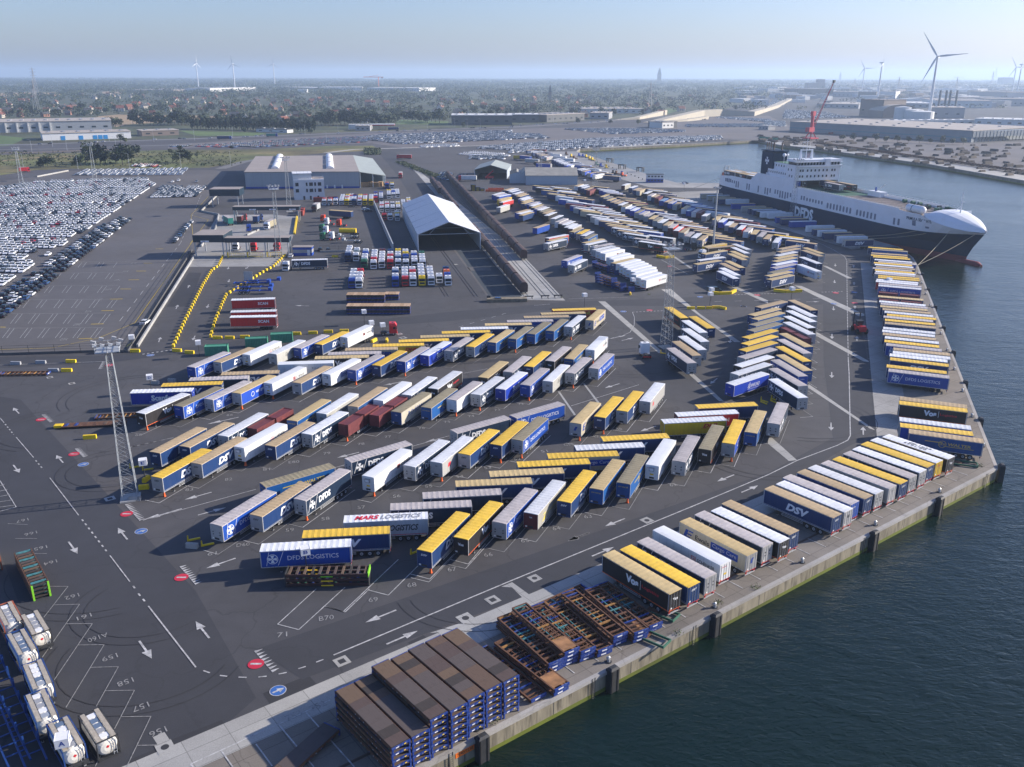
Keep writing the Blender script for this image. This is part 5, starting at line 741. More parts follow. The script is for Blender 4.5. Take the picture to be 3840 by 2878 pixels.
rope(SP(0, -11, 12), xy(ship(-16, -24)) + (.5,), 'stern mooring rope to the quay left of the ferry', .8)
def deck_trailer(a, l, z, rz, roof, lv, lab):
    p = C0 + HX * a + NY * l; return make_trailer(lab, 'trailers on the ferry deck', p.x, p.y, math.degrees(HD) + rz, roof, lv, 1, z)
for k, (a, l, r, lv) in enumerate(((10, -9.6, 't', 'dfdsn'), (10, -6.4, 'w', 'dsv'), (10, -3.2, 't', 'dsv'), (24.5, -9.6, 'y', 'vos'), (24.5, -6.4, 't', 'dsv'), (24.5, -3.2, 'w', 'vos'), (24.5, 0, 't', 'dsv'), (38.5, -9.6, 'w', 'vos'), (38.5, -6.4, 't', 'dsv'), (38.5, -3.2, 'y', 'dsv'))): deck_trailer(a, l, 13.0, 180, r, lv, '%s-roofed %s trailer on the stern deck of the ferry, %s counted forward' % (RN[r], SN[lv], ordinal(k + 1)))
for k, (a, l, r, lv) in enumerate(((78, -10.4, 't', 'dfdsl'), (78.5, -7.0, 't', 'vos'), (99, 1.5, 'g', 'dfdsn'), (101, 8.2, 't', 'vos'), (88, 6.0, 't', 'dsv'))): deck_trailer(a, l, 15.12, 0, r, lv, '%s-roofed %s trailer, %s on the forward ferry deck under the bridge' % (RN[r], SN[lv], ordinal(k + 1)))

# ---------------------------------------------------------------- buildings
CLAD = mat('grey_cladding', (.36, .38, .4), .5, .05, .3, bump=.2, bscale=1, stretch=(9, 9, .05)); RF = mat('grey_roof', (.3, .265, .245), .8, .08, .15); RFG = mat('green_roof', (.3, .34, .33), .7, .06, .2); PANEL = mat('white_panel', (.62, .64, .66), .5, .05, .3); SHED = mat('blue_grey_sheet', (.4, .46, .52), .45, .06, .3, bump=.3, bscale=1, stretch=(7, 7, .05)); CORR = mat('weathered_corrugated_roof', (.3, .29, .26), .7, .14, .3, bump=.2, bscale=2); TENT = mat('tent_fabric', (.6, .62, .65), .5, .05, .4); DKF = mat('navy_fascia', (.012, .03, .05), .4)
def V2(a, b): return Vector((a, b, 0))
def frame(o, p, q):   # local frame from base line p->q
    d = Vector(q) - Vector(p); return math.degrees(math.atan2(d.y, d.x)), d.length
# main warehouse (its plan is a slanted four-sided figure)
rz = 1.8; FL, FR, BR_, BL = Vector((-178.6, 605, 0)), Vector((-103.2, 609.8, 0)), Vector((-129, 737, 0)), Vector((-203.6, 724.6, 0))
t = thing('warehouse', 'large grey flat-roofed warehouse with two rows of arched rooflights', 'warehouse', (0, 0, 0))
w = MB(); w.prism([FL, FR, BR_, BL], 0, 10.6, CLAD)
for k in range(14): c = FL.lerp(FR, k / 13.5); w.b2(c.x, c.x + .12, c.y - .12, c.y, 1, 10.6, GREY)
w.x = at_xf(FL.x, FL.y, math.degrees(math.atan2(4.8, 75.4))); w.b2(0, 75.5, -.18, -.02, 0, 1.1, BLUE); w.x = None; w.build('wall', t)
w = MB(); cc = (FL + FR + BR_ + BL) / 4; w.prism([cc + (q - cc) * 1.008 for q in (FL, FR, BR_, BL)], 10.62, 10.95, RF); w.build('roof', t)
for pa, pb in ((('M', 163, 1000, 11), ('M', 207, 885, 11)), (('M', 640, 1000, 11), ('M', 630, 882, 11))):
    a, b = G(*pa), G(*pb)
    for k in range(3):
        p, q = a.lerp(b, k / 3 + .01), a.lerp(b, (k + 1) / 3 - .02); d = (q - p).normalized(); n = Vector((-d.y, d.x, 0)); P = [(2.6 * math.cos(math.pi * i / 8), 1.7 * math.sin(math.pi * i / 8)) for i in range(9)]; w = MB()
        R1, R2 = [[(v + n * x + Vector((0, 0, z)))[:] for x, z in P] for v in (p, q)]; w.loft([R1, R2], WHITE, close=False, caps=False); w.poly(R1, WHITE); w.poly(R2[::-1], WHITE); w.build('rooflight', t)
for k in range(3): c = FR + Vector((-22 + 5 * k, -1.5 + .3 * k, 0)); w = MB(); w.b2(c.x, c.x + 1, c.y - .3, c.y - .1, 0, 2.2, WHITE); w.build('door', t)
t = thing('timber_shed', 'open-fronted shed with sloping green roof beside the grey warehouse', 'shed', (0, 0, 0))
A1, A2, A3 = FR + Vector((.3, -.3, 0)), Vector((-86.6, 619.5, 0)), Vector((-114.8, 749, 0)); A4 = BR_ + Vector((.3, 0, 0)); up = lambda v, z: (v.x, v.y, z)
w = MB(); w.add([up(A1, 10.95), up(A2, 7.4), up(A3, 7.4), up(A4, 10.95), up(A1, 10.5), up(A2, 6.9), up(A3, 6.9), up(A4, 10.5)], [(0, 1, 2, 3), (7, 6, 5, 4), (0, 4, 5, 1), (1, 5, 6, 2), (2, 6, 7, 3)], RFG); w.build('roof', t)
w = MB(); e_ = A2.lerp(A3, .06); w.add([up(e_, 0), up(A3, 0), up(A3, 6.9), up(e_, 6.9)], [(0, 1, 2, 3), (3, 2, 1, 0)], SHED); g1, g2 = A1.lerp(A4, .22), A2.lerp(A3, .22); w.add([up(g1, 0), up(g2, 0), up(g2, 6.9), up(g1, 10.4)], [(0, 1, 2, 3), (3, 2, 1, 0)], SHED); w.build('wall', t)
for f in (.02, .5, .98): c = A1.lerp(A2, f); w = MB(); w.b2(c.x - .2, c.x + .2, c.y - .2, c.y + .2, 0, 10.4 - 3.5 * f, SHED); w.build('post', t)
tim = mat('timber', (.34, .22, .11), .8, .3, 2)
for k in range(4):
    w = MB()
    for i in range(5): w.box((0, 0, .35 + i * .62), (6.2 + .3 * (i % 2), 3, .5), tim)
    p = Vector((-103.2, 609.8, 0)) + Vector((2.0 + 3.6 * k, 7 + 3 * (k % 2), 0)); tag(w.build('timber_stack', None, p, rz + 90 if k % 2 else rz), '%s brown timber stack from the left inside the open shed' % ordinal(k + 1), 'timber stack', 'timber stacks in the open shed')
# office block
rz, L = frame(0, (-132.6, 547.7), (-115.1, 552.3)); L = 18.1; t = thing('office_building', 'white four-storey box office with roof terrace and setback top floor', 'office', (-132.6, 547.7, 0), rz)
w = MB(); w.b2(0, L, 0, 14, 0, 11.6, PANEL); w.build('wall', t)
w = MB(); w.b2(0, L * .6, 1, 13, 12.2, 15.5, PANEL); w.b2(-.4, L * .62, .4, 13.4, 15.5, 15.8, WHITE); w.build('penthouse', t)
w = MB(); w.b2(L * .6 + .3, L, 2, 12, 12.25, 12.35, SDK_); w.b2(0, L, 0, 14, 11.6, 12.2, WHITE)
for k in range(9): w.rod((L * k / 8, 0.05, 12.2), (L * k / 8, .05, 13.3), .08, STEEL)
w.rod((0, .05, 13.3), (L, .05, 13.3), .08, STEEL); w.rod((L, 0, 13.3), (L, 14, 13.3), .08, STEEL)
for k in range(6): w.rod((L * .6 * k / 5, .6, 15.8), (L * .6 * k / 5, .6, 17), .07, STEEL)
w.rod((0, .6, 17), (L * .6, .6, 17), .07, STEEL); w.build('roof_terrace', t)
for zz, xs in ((8.3, ((1, 2.9), (7.2, 8.2), (9.2, 11.4), (12.2, 13.3), (14.3, 16.4))), (4.6, ((1, 2.9), (7.2, 8.2), (9.2, 11.4), (12.2, 13.0), (14.3, 16.4)))):
    for a, b in xs: w = MB(); w.b2(a, b, -.06, 0, zz, zz + 2, GLASS); w.b2(a - .1, b + .1, -.1, 0, zz - .12, zz, GREY); w.build('window', t)
for a in (5.2, 9.1, 13.6): w = MB(); w.b2(a, a + 1.1, -.06, 0, 0, 2.3, DARK); w.build('door', t)
# tent hall over the tracks
t = thing('tent_hall', 'big white gabled tent hall open at the front over the rail tracks', 'tent hall', (-41.0, 383.5, 0), 10.6)
TWD, TLN = 27.6, 98.0
for s, y0, z0, y1, z1, nm in ((0, 0, 7.2, TWD / 2, 12.3, 'roof'), (1, TWD / 2, 12.3, TWD, 7.2, 'roof')):
    w = MB(); n = 20
    for i in range(n): a, b = TLN * i / n, TLN * (i + 1) / n; w.poly([(y0, a, z0), (y1, a, z1), (y1, b, z1), (y0, b, z0)] , TENT); w.poly([(y0, b, z0 - .15), (y1, b, z1 - .15), (y1, a, z1 - .15), (y0, a, z0 - .15)], TENT); w.rod((y0, a, z0 + .02), (y1, a, z1 + .02), .12, WHITE)
    w.build('roof', t)
for x in (0, TWD - .2): w = MB(); w.b2(x, x + .2, 0, TLN, 0, 7.1, SHED); w.build('side_wall', t)
w = MB()
for y in [.1, TLN - .1] + [TLN * k / 6 for k in range(1, 6)]:
    w.rod((0, y, 7.1), (TWD / 2, y, 12.1), .3, STEEL); w.rod((TWD / 2, y, 12.1), (TWD, y, 7.1), .3, STEEL); w.rod((0, y, 7.0), (TWD, y, 7.0), .2, STEEL)
for x in (.15, TWD - .15): w.b2(x - .2, x + .2, -.1, .3, 0, 7.2, WHITE)
w.rod((5, .1, 7), (8, .1, 10), .15, STEEL); w.rod((TWD - 5, .1, 7), (TWD - 8, .1, 10), .15, STEEL); w.build('frame', t)
# gabled sheds further back
def gable(name, lab, cat, x, y, rz, W_, L_, he, hr, wm, rm, open_front=False, grp=None):
    t = thing(name, lab, cat, (x, y, 0), rz, grp); w = MB()
    if open_front: w.b2(0, .3, 0, L_, 0, he, wm); w.b2(W_ - .3, W_, 0, L_, 0, he, wm); w.b2(0, W_, L_ - .3, L_, 0, he, wm)
    else: w.b2(0, W_, 0, L_, 0, he, wm); w.prism([(0, 0), (W_, 0), (W_, L_), (0, L_)], he, he + .01, wm)
    for yy in ((L_,) if open_front else (0, L_)): w.add([(0, yy, he), (W_, yy, he), (W_ / 2, yy, hr)], [(0, 1, 2), (2, 1, 0)], wm)
    w.build('wall', t)
    for a, b in (((-.4, he - .1), (W_ / 2, hr)), ((W_ / 2, hr), (W_ + .4, he - .1))):
        w = MB(); w.add([(a[0], -.4, a[1]), (b[0], -.4, b[1]), (b[0], L_ + .4, b[1]), (a[0], L_ + .4, a[1]), (a[0], -.4, a[1] + .25), (b[0], -.4, b[1] + .25), (b[0], L_ + .4, b[1] + .25), (a[0], L_ + .4, a[1] + .25)], [(3, 2, 1, 0), (4, 5, 6, 7), (0, 1, 5, 4), (2, 3, 7, 6), (0, 4, 7, 3), (1, 2, 6, 5)], rm); w.build('roof', t)
    return t
gable('open_shed', 'small open shed with shallow pale green gable roof', 'shed', -28, 668, -4, 24, 42, 6.4, 9.8, SHED, RFG, True)
gable('long_shed', 'long pale blue metal shed with brown corrugated roof', 'shed', 45.3, 631.2, 91, 26, 36, 6.2, 10.4, SHED, CORR)
t = thing('shed_annex', 'pale blue annex with folded roof joining two metal sheds', 'shed', (-2, 640, 0), 0); w = MB(); w.b2(0, 11, 0, 26, 0, 6.0, SHED); w.build('wall', t); w = MB(); w.add([(0, -.2, 6), (5, -.2, 7.6), (8, -.2, 6.4), (11, -.2, 9), (11, 26, 9), (8, 26, 6.4), (5, 26, 7.6), (0, 26, 6)], [(0, 1, 6, 7), (1, 2, 5, 6), (2, 3, 4, 5), (6, 1, 0, 7)], CORR); w.add([(0, -.1, 5.9), (11, -.1, 5.9), (11, -.1, 9), (8, -.1, 6.4), (5, -.1, 7.6)], [(0, 1, 2, 3, 4)], SHED); w.build('roof', t)
# check-in canopies
def canopy(lab, p0, p1, dep, z0, z1, posts, sign=0):
    a, b = V2(*p0), V2(*p1); rz, L = frame(0, a, b); t = thing('checkpoint_canopy', lab, 'canopy', (a.x, a.y, 0), rz, 'lane canopies at the checkpoint')
    w = MB(); w.b2(0, L, 0, dep, z0, z1, DKF); w.build('fascia', t); w = MB(); w.b2(-.02, L + .02, -.02, dep + .02, z1, z1 + .08, RF); w.build('roof', t)
    for x in posts:
        for y in (.3, dep - .3): w = MB(); w.b2(x * L - .22, x * L + .22, y - .22, y + .22, 0, z0, STEEL); w.build('post', t)
    for k in range(sign): w = MB(); w.b2(L * (.25 + .3 * k), L * (.25 + .3 * k) + 3.4, -.08, 0, z0 + .1, z0 + .75, WHITE); write(w, 'CHECK-IN' if 0 else 'IN', lambda u, v: (u, -.1, v), BLUE, L * (.25 + .3 * k) + .8, L * (.25 + .3 * k) + 1.8, z0 + .2, z0 + .65, .02); w.build('lane_sign', t)
canopy('tall square navy canopy over the leftmost near lane', (-133.0, 368.5), (-120.3, 368.9), 14, 6.2, 9.2, (.05, .95), 1)
canopy('long low navy canopy over three near lanes', (-120.1, 369.2), (-93.5, 370.4), 5.5, 6.0, 7.9, (.02, .33, .62, .98), 0)
canopy('long low navy canopy over the rear lanes', (-144.4, 462), (-110.5, 464), 5.5, 6.0, 7.8, (.02, .33, .62, .98), 3)
canopy('tall square navy canopy at the farthest single lane', (-174, 517), (-157, 518), 12, 6.2, 10, (.08, .92), 0)
t = thing('booth', 'small blue and white control booth beside the near canopy', 'booth', (-92.6, 372, 0), 2); w = MB(); w.b2(0, 8, 0, 4, 0, 1.2, BLUE); w.b2(0, 8, .02, 4, 1.2, 2.6, GREY); w.b2(0, 8, 0, 4, 2.6, 3.6, BLUE); w.build('wall', t); w = MB(); w.b2(-.2, 8.2, -.2, 4.2, 3.6, 3.75, RF); w.build('roof', t); w = MB(); w.b2(6, 7.2, -.04, .02, .2, 2.5, WHITE); w.build('door', t)
for k, (a, b) in enumerate((((-119, 368.7), (-112, 368.7)), ((-111, 369.5), (-104.5, 369.5)), ((-103, 370), (-96.5, 370)))):
    rz, L = frame(0, V2(*a), V2(*b)); w = MB(); n = 8
    for i in range(n + 1): w.rod((L * i / n, 0, 0), (L * i / n, 0, 1.9), .08, YELLOW)
    w.rod((0, 0, 1.9), (L, 0, 1.9), .12, YELLOW); w.rod((0, 0, .3), (L, 0, .3), .12, YELLOW); w.b2(0, .4, -.2, .2, 0, 2.2, YELLOW)
    tag(w.build('lane_gate', None, (a[0], a[1] - .8, 0), rz), '%s yellow barred gate from the left under the near canopy' % ordinal(k + 1), 'gate', 'yellow lane gates')
# low walls and fences
def wall(pts, th, hgt, m, name, lab, cat, z=0):
    w = MB()
    for a, b in zip(pts, pts[1:]):
        a, b = Vector(a).to_2d(), Vector(b).to_2d(); rz = math.degrees(math.atan2((b - a).y, (b - a).x)); w.x = at_xf(a.x, a.y, rz); w.b2(0, (b - a).length, -th / 2, th / 2, z, hgt, m)
    w.x = None; return tag(w.build(name), lab, cat)
LC = MATS['light_concrete']
wall([(-105, 238.5), (-133.2, 368.7)], .5, .9, LC, 'kerb_wall', 'pale concrete kerb wall between the car lot and the lanes', 'wall')
wall([(-138, 392), (-146, 437), (-159.6, 485.9), (-173.3, 498.6), (-185.2, 563.1)], .5, .9, LC, 'kerb_wall', 'pale zigzag kerb wall behind the near canopies', 'wall')
wall([G('n', 830, 460), G('n', 1125, 1150)], .5, 3.0, CLAD, 'screen_wall', 'grey screen wall between the tractor yard and the parked cabs', 'wall')
wall([G('n', 0, 1180), G('n', 1125, 1150)], .4, .9, LC, 'kerb_wall', 'low pale wall along the front of the tractor yard', 'wall')
wall([G('m', 930, 920), G('m', 1110, 840)], .4, .8, LC, 'kerb_wall', 'short pale lane divider between the two canopies', 'wall'); wall([G('m', 1655, 900), G('m', 1695, 640)], .8, .9, YELLOW, 'kerb_wall', 'yellow concrete divider at the edge of the concrete pad', 'wall')
wall([G('L', 320, 1072), G('L', 590, 1020)], .6, 1.0, LC, 'kerb_wall', 'pale wall at the top left corner of the car lot', 'wall')
def fence(pts, hgt, step, lab):
    w = MB(); PS = MB()
    t = thing('wire_fence', lab, 'fence', (pts[0][0], pts[0][1], 0)); o = Vector((pts[0][0], pts[0][1], 0))
    for a, b in zip(pts, pts[1:]):
        a, b = Vector((a[0], a[1], 0)) - o, Vector((b[0], b[1], 0)) - o; n = max(1, int((b - a).length / step))
        for z in [hgt * q / 4 for q in range(1, 5)]: w.rod(a + Vector((0, 0, z)), b + Vector((0, 0, z)), .05, DARK)
        w.box(((a + b) / 2)[:2] + (.35,), ((b - a).length, .15, .7), mat('fence_plinth', (.1, .1, .1)), math.degrees(math.atan2((b - a).y, (b - a).x)))
        for i in range(n): q = MB(); c = a + (b - a) * i / n; q.b2(c.x - .05, c.x + .05, c.y - .05, c.y + .05, 0, hgt, DARK); q.build('post', t)
    w.build('wires', t)
fence([G('A', -200, 1005), G('A', 920, 970), G('A', 1105, 975), G('A', 1660, 95)], 2.6, 6, 'dark wire fence around the empty part of the car lot')
fence([G('n', 0, 1165), G('n', 870, 1145)], 2.6, 4, 'thin wire fence along the front of the tractor yard')
# lattice floodlight masts
MSTEEL = mat('mast_steel', (.26, .29, .32), .5, .1)
def mast(lab, x, y, hgt=30, wb=2.6, detail=True):
    t = thing('floodlight_mast', lab, 'mast', (x, y, 0), 20, 'lattice floodlight masts'); w = MB(); wt = .9; n = 16
    q = lambda k, s, r: Vector((s * (wb + (wt - wb) * k / n) / 2, r * (wb + (wt - wb) * k / n) / 2, (hgt - 2) * k / n))
    for s, r in ((-1, -1), (1, -1), (1, 1), (-1, 1)): w.rod(q(0, s, r), q(n, s, r), .09, MSTEEL)
    for k in range(n):
        c = [(-1, -1), (1, -1), (1, 1), (-1, 1)]
        for i in range(4): a, b = c[i], c[(i + 1) % 4]; w.rod(q(k, *a), q(k + 1, *b), .038, MSTEEL); w.rod(q(k + 1, *a), q(k + 1, *b), .038, MSTEEL); w.rod(q(k, *b), q(k + 1, *a), .03, MSTEEL)
    w.build('lattice_tower', t)
    w = MB(); z = hgt - 2; w.b2(-1.9, 1.9, -1.9, 1.9, z, z + .12, STEEL)
    for zz in (z + .6, z + 1.2):
        for a, b in (((-1.9, -1.9), (1.9, -1.9)), ((1.9, -1.9), (1.9, 1.9)), ((1.9, 1.9), (-1.9, 1.9)), ((-1.9, 1.9), (-1.9, -1.9))): w.rod(a + (zz,), b + (zz,), .07, STEEL)
    for a in (-1.9, 0, 1.9):
        for b in (-1.9, 1.9): w.rod((a, b, z), (a, b, z + 1.3), .07, STEEL)
    w.build('platform', t)
    for a, b in ((-1.8, -2.1), (-.6, -2.2), (.7, -2.2), (1.9, -2.0), (2.2, .2), (-2.2, .3), (-1, 2.1), (1, 2.1)): u = MB(); u.box((a, b, z + 1.5), (.75, .5, .45), GREY, ry=20); u.b2(a - .3, a + .3, b - .27 if b < 0 else b + .2, b - .2 if b < 0 else b + .27, z + 1.35, z + 1.65, LAMP); u.build('floodlight', t)
    w = MB(); w.b2(-wb / 2 - .4, wb / 2 + .4, -wb / 2 - .4, wb / 2 + .4, 0, .25, LC); w.build('base', t)
mast('tall lattice floodlight mast in the left foreground', -68.9, 144.8); mast('lattice floodlight mast in front of the white box trailers', 43.4, 239.8); mast('lattice floodlight mast behind the booth in the lane area', -97.8, 369.2); mast('lattice floodlight mast left of the white office', -124.4, 499.4)
mast('lattice floodlight mast at the back of the packed car lot', -303.5, 658.2, 26); mast('lattice floodlight mast at the left picture edge', -334, 615, 26); mast('slender lattice mast beside the ferry quay', *xy(ship(96, -6)), 32)
mast('distant lattice mast at the left end of the dark shed', 20.5, 676, 28); mast('distant lattice mast among the central trailers', *xy(G('h', 1340, 860)), 27)
t = thing('lamp_pole', 'tall plain grey lamp pole beside the small V of trailers', 'lamp pole', (88.0, 387.3, 0)); w = MB(); w.cyl((0, 0, 0), (0, 0, 27), .45, STEEL, 10, .25); w.build('pole', t); w = MB(); w.cyl((0, 0, 26.6), (0, 0, 27), 1.3, STEEL, 10); w.build('crown', t)
for k in range(6): a = k * 1.047; u = MB(); u.box((1.5 * math.cos(a), 1.5 * math.sin(a), 27.1), (.6, .6, .4), GREY); u.b2(1.5 * math.cos(a) - .25, 1.5 * math.cos(a) + .25, 1.5 * math.sin(a) - .25, 1.5 * math.sin(a) + .25, 26.86, 26.9, LAMP); u.build('floodlight', t)
# street lamps
LPM = MB(); LPM.cyl((0, 0, 0), (0, 0, 12), .14, STEEL, 6, .08); LPM.rod((0, 0, 12), (2, 0, 12.3), .1, STEEL); lp_m = LPM.mesh('column'); LH = MB(); LH.box((2.2, 0, 12.3), (1, .35, .15), GREY); lh_m = LH.mesh('lamp_head')
LPTS = [('L', 205, 1000), ('L', 675, 1005), ('L', 1120, 1000), ('L', 1565, 990), ('L', 1995, 975), ('L', 455, 810), ('L', 945, 765), ('L', 1330, 770), ('L', 1680, 755), ('L', 2012, 735), ('M', 125, 700), ('M', 425, 705), ('M', 610, 780), ('M', 710, 695), ('M', 980, 650), ('M', 1237, 665), ('M', 1480, 655), ('M', 1718, 640), ('M', 1937, 640), ('M', 2140, 620), ('M', 1432, 770), ('N', 360, 610), ('N', 790, 560), ('N', 1200, 545), ('L', 278, 860), ('L', 1005, 830), ('L', 580, 840), ('M', 1825, 645), ('M', 1585, 840)]
for k, p in enumerate(LPTS):
    c = G(*p); t = thing('street_lamp', 'grey street lamp, %s along the fields and highway behind the port' % ordinal(k + 1), 'street lamp', c, 200, 'street lamps behind the port'); link('column', lp_m, t); link('lamp_head', lh_m, t)
# freight trains of covered wagons
WG = mat('wagon_brown', (.075, .045, .038), .7, .25, .5, objvar=.2); WGD = mat('wagon_dark', (.04, .035, .035), .8)
def wagon_mesh(L=15.5):
    w = MB(); n = 14; r = []
    for i in range(n * 2 + 1):
        x = -L / 2 + L * i / (2 * n); s = 1 if i % 2 else .965
        r.append([(x, y * s, z) for y, z in ((-1.45, 1.1), (-1.5, 3.2), (-1.25, 3.95), (-.6, 4.35), (.6, 4.35), (1.25, 3.95), (1.5, 3.2), (1.45, 1.1))])
    w.loft([q[::-1] for q in r], WG); return w.mesh('body')
wm_ = wagon_mesh(); UF = MB(); UF.b2(-7.9, 7.9, -1.3, 1.3, .85, 1.1, WGD); [UF.cyl((x, y - .08, .5), (x, y + .08, .5), .48, WGD, 10) for x in (-6.2, -4.6, 4.6, 6.2) for y in (-.75, .75)]; UF.b2(-8.2, -7.9, -.8, .8, .8, 1.1, DARK); UF.b2(7.9, 8.2, -.8, .8, .8, 1.1, DARK); uf_ = UF.mesh('underframe')
def train(p, q, n, lab, grp, skip=()):
    a, b = V2(*p), V2(*q); d = (b - a).normalized(); rz = math.degrees(math.atan2(d.y, d.x))
    for k in range(n):
        if k in skip: continue
        t = thing('freight_wagon', '%s brown covered wagon of the %s' % (ordinal(k + 1), lab), 'wagon', a + d * (8.4 + 16.9 * k), rz, grp); link('body', wm_, t); link('underframe', uf_, t)
train((6.0, 303), (-56.5, 655), 18, 'right train', 'wagons of the right freight train') if 0 else None
TR1 = (G('u', 1830, 1020), G('C', -350, 210)); TR2 = (G('u', 1940, 1530), G('u', 1250, 720)); 
dT = Vector((-.168, .9858, 0))
a1 = (4.9, 363.5); train(a1, (a1[0] + dT.x, a1[1] + dT.y), 19, 'long train outside the tent hall', 'wagons of the long freight train')
a2 = (4.2, 302.5); train(a2, (a2[0] + dT.x * 1.07, a2[1] + dT.y), 8, 'train entering the tent hall', 'wagons of the train entering the tent hall')
a3 = tuple(G('n', 1850, 290)[:2]); train(a3, (a3[0] + dT.x, a3[1] + dT.y), 4, 'short train of round wagons behind the tent', 'round wagons behind the tent hall'); a4 = tuple(G('n', 1990, 420)[:2]) ; train((-31, 497), (-31 + dT.x, 497 + dT.y), 7, 'train behind the tent hall', 'wagons behind the tent hall')
RL = MB()
for x0 in (4.9, 8.7, 13.2, 4.2 + .0):
    for o in (-.75, .75):
        a = Vector((x0 + o + (11 if x0 > 4.95 else 0) * 0, 297, 0)); 
for bx, by in ((15.6, 300), (11.0, 300), (5.0, 300)):
    for o in (-.72, .72):
        a = Vector((bx + o, by, .04)); b = a + dT * 330; RL.rod(a, b, .1, mat('rail_steel', (.1, .08, .07), .5))
for bx in (-12.5, -22.6):
    for o in (-.6, .6): a = Vector((bx + o, 300, .04)); RL.rod(a, a + Vector((-.21, .977, 0)) * 120, .1, MATS['rail_steel'])
struct(RL, 'rails')
for k, p in enumerate((('C', 147, 975), ('C', 285, 970), ('C', 398, 966))):
    c = G(*p); w = MB()
    for s in (-1, 1): w.rod((s * 1.1, 0, 0), (s * 1.1, 0, 1.3), .15, DARK); w.rod((s * 1.1, 0, 1.2), (s * 1.1, 1.4, 0), .12, DARK)
    w.b2(-1.5, 1.5, -.15, .1, .9, 1.25, DARK); tag(w.build('buffer_stop', None, c, 8), '%s dark buffer stop from the left at the track ends' % ordinal(k + 1), 'buffer stop', 'buffer stops at the track ends')
w = MB(); w.b2(0, 13.5, 0, 3, 0, 1.1, mat('platform_timber', (.2, .17, .12), .8, .3, 1)); w.b2(0, 1.2, 2.2, 3, 1.1, 1.8, DARK); tag(w.build('loading_platform', None, G('u', 1370, 1640), 4), 'low brown loading platform at the near end of the siding', 'platform')

# ---------------------------------------------------------------- vehicles
CW = mat('car_white', (.72, .74, .77), .25, .02, objvar=.04); CK = mat('car_black', (.014, .018, .03), .2, .05, objvar=.2); CS = mat('car_silver', (.3, .33, .37), .25, .03, metal=.3); CR = mat('car_red', (.32, .015, .03), .25, .03); CBl = mat('car_blue', (.03, .08, .2), .25, .03); CV = mat('car_cover_white', (.85, .86, .88), .4, .02)
def car_mb(w, m, detail=True):
    B = [(-2.2, .32), (-2.22, .78), (-2.05, .98), (1.0, .95), (1.95, .78), (2.2, .58), (2.2, .32)]
    n = len(B); w.add([(x, -.88, z) for x, z in B] + [(x, .88, z) for x, z in B], [(i, (i + 1) % n, n + (i + 1) % n, n + i)[::-1] for i in range(n)] + [tuple(range(n - 1, -1, -1))[::-1], tuple(range(n, 2 * n))[::-1]], m)
    w.add([(-1.95, -.82, .97), (.95, -.82, .95), (.25, -.64, 1.42), (-1.45, -.64, 1.42), (-1.95, .82, .97), (.95, .82, .95), (.25, .64, 1.42), (-1.45, .64, 1.42)], [(0, 1, 2, 3), (7, 6, 5, 4), (1, 5, 6, 2), (0, 3, 7, 4)], GLASS)
    w.add([(.3, -.66, 1.425), (-1.5, -.66, 1.425), (-1.5, .66, 1.425), (.3, .66, 1.425), (.1, -.5, 1.48), (-1.3, -.5, 1.48), (-1.3, .5, 1.48), (.1, .5, 1.48)], [(0, 3, 2, 1)[::-1], (7, 6, 5, 4)[::-1] and (4, 7, 6, 5), (0, 4, 5, 1), (1, 5, 6, 2), (2, 6, 7, 3), (3, 7, 4, 0)], m)
    if detail:
        for x in (-1.35, 1.35):
            for y in (-.8, .8): w.cyl((x, y - .1, .33), (x, y + .1, .33), .33, RUBBER, 10)
        w.b2(-2.24, -2.2, -.8, -.5, .7, .85, CR); w.b2(-2.24, -2.2, .5, .8, .7, .85, CR); w.b2(2.12, 2.21, -.8, -.5, .55, .68, LAMP); w.b2(2.12, 2.21, .5, .8, .55, .68, LAMP)
        w.box((-.6, -.95, 1.0), (.15, .2, .12), m) if 0 else None
CMAT = dict(w=CW, k=CK, s=CS, r=CR, b=CBl, v=CV); CNAME = dict(w='white', k='black', s='silver', r='red', b='dark blue', v='plastic-wrapped white')
CM = {}
for k, m in CMAT.items(): w = MB(); car_mb(w, m); CM[k] = w.mesh('parked_car')
CARS = []
def inside(x, y, P):
    c = False; j = len(P) - 1
    for i in range(len(P)):
        if (P[i][1] > y) != (P[j][1] > y) and x < (P[j][0] - P[i][0]) * (y - P[i][1]) / (P[j][1] - P[i][1]) + P[i][0]: c = not c
        j = i
    return c
def lot(poly, hd, mix, area, face=180, dl=5.6, dw=2.55, prob=.97, skew=0, aisle=0):
    P = [xy(G(*p)) for p in poly]; c, s = math.cos(math.radians(hd)), math.sin(math.radians(hd))
    uv = [(x * c + y * s, -x * s + y * c) for x, y in P]; u0, u1 = min(q[0] for q in uv), max(q[0] for q in uv); v0, v1 = min(q[1] for q in uv), max(q[1] for q in uv)
    v = v0; col = 0
    while v < v1:
        u = u0 + col * skew % dl; row = 0
        while u < u1:
            x, y = u * c - v * s, u * s + v * c
            if inside(x, y, P) and random.random() < prob: CARS.append((math.hypot(x, y), x + random.uniform(-.12, .12), y + random.uniform(-.2, .2), hd + face + random.uniform(-1.2, 1.2), random.choice(mix), area))
            u += dl; row += 1
            if aisle and row % aisle == 0: u += 6.5
        v += dw; col += 1
random.seed(11)
lot([('p', -200, 1120), ('p', -40, 1085), ('p', 20, 1072), ('p', 66, 1035), ('p', 118, 1000), ('p', 141, 1000), ('p', 96, 978), ('p', 141, 938), ('p', 228, 930), ('p', 290, 885), ('p', 482, 762), ('p', 582, 697), ('p', 547, 671), ('p', 130, 685), ('p', 35, 700), ('p', -200, 730)], 101.5, 'wwwwwwwsskwvkwwwwwwwwkswwwrww', 'packed left car lot', skew=.9, aisle=6)
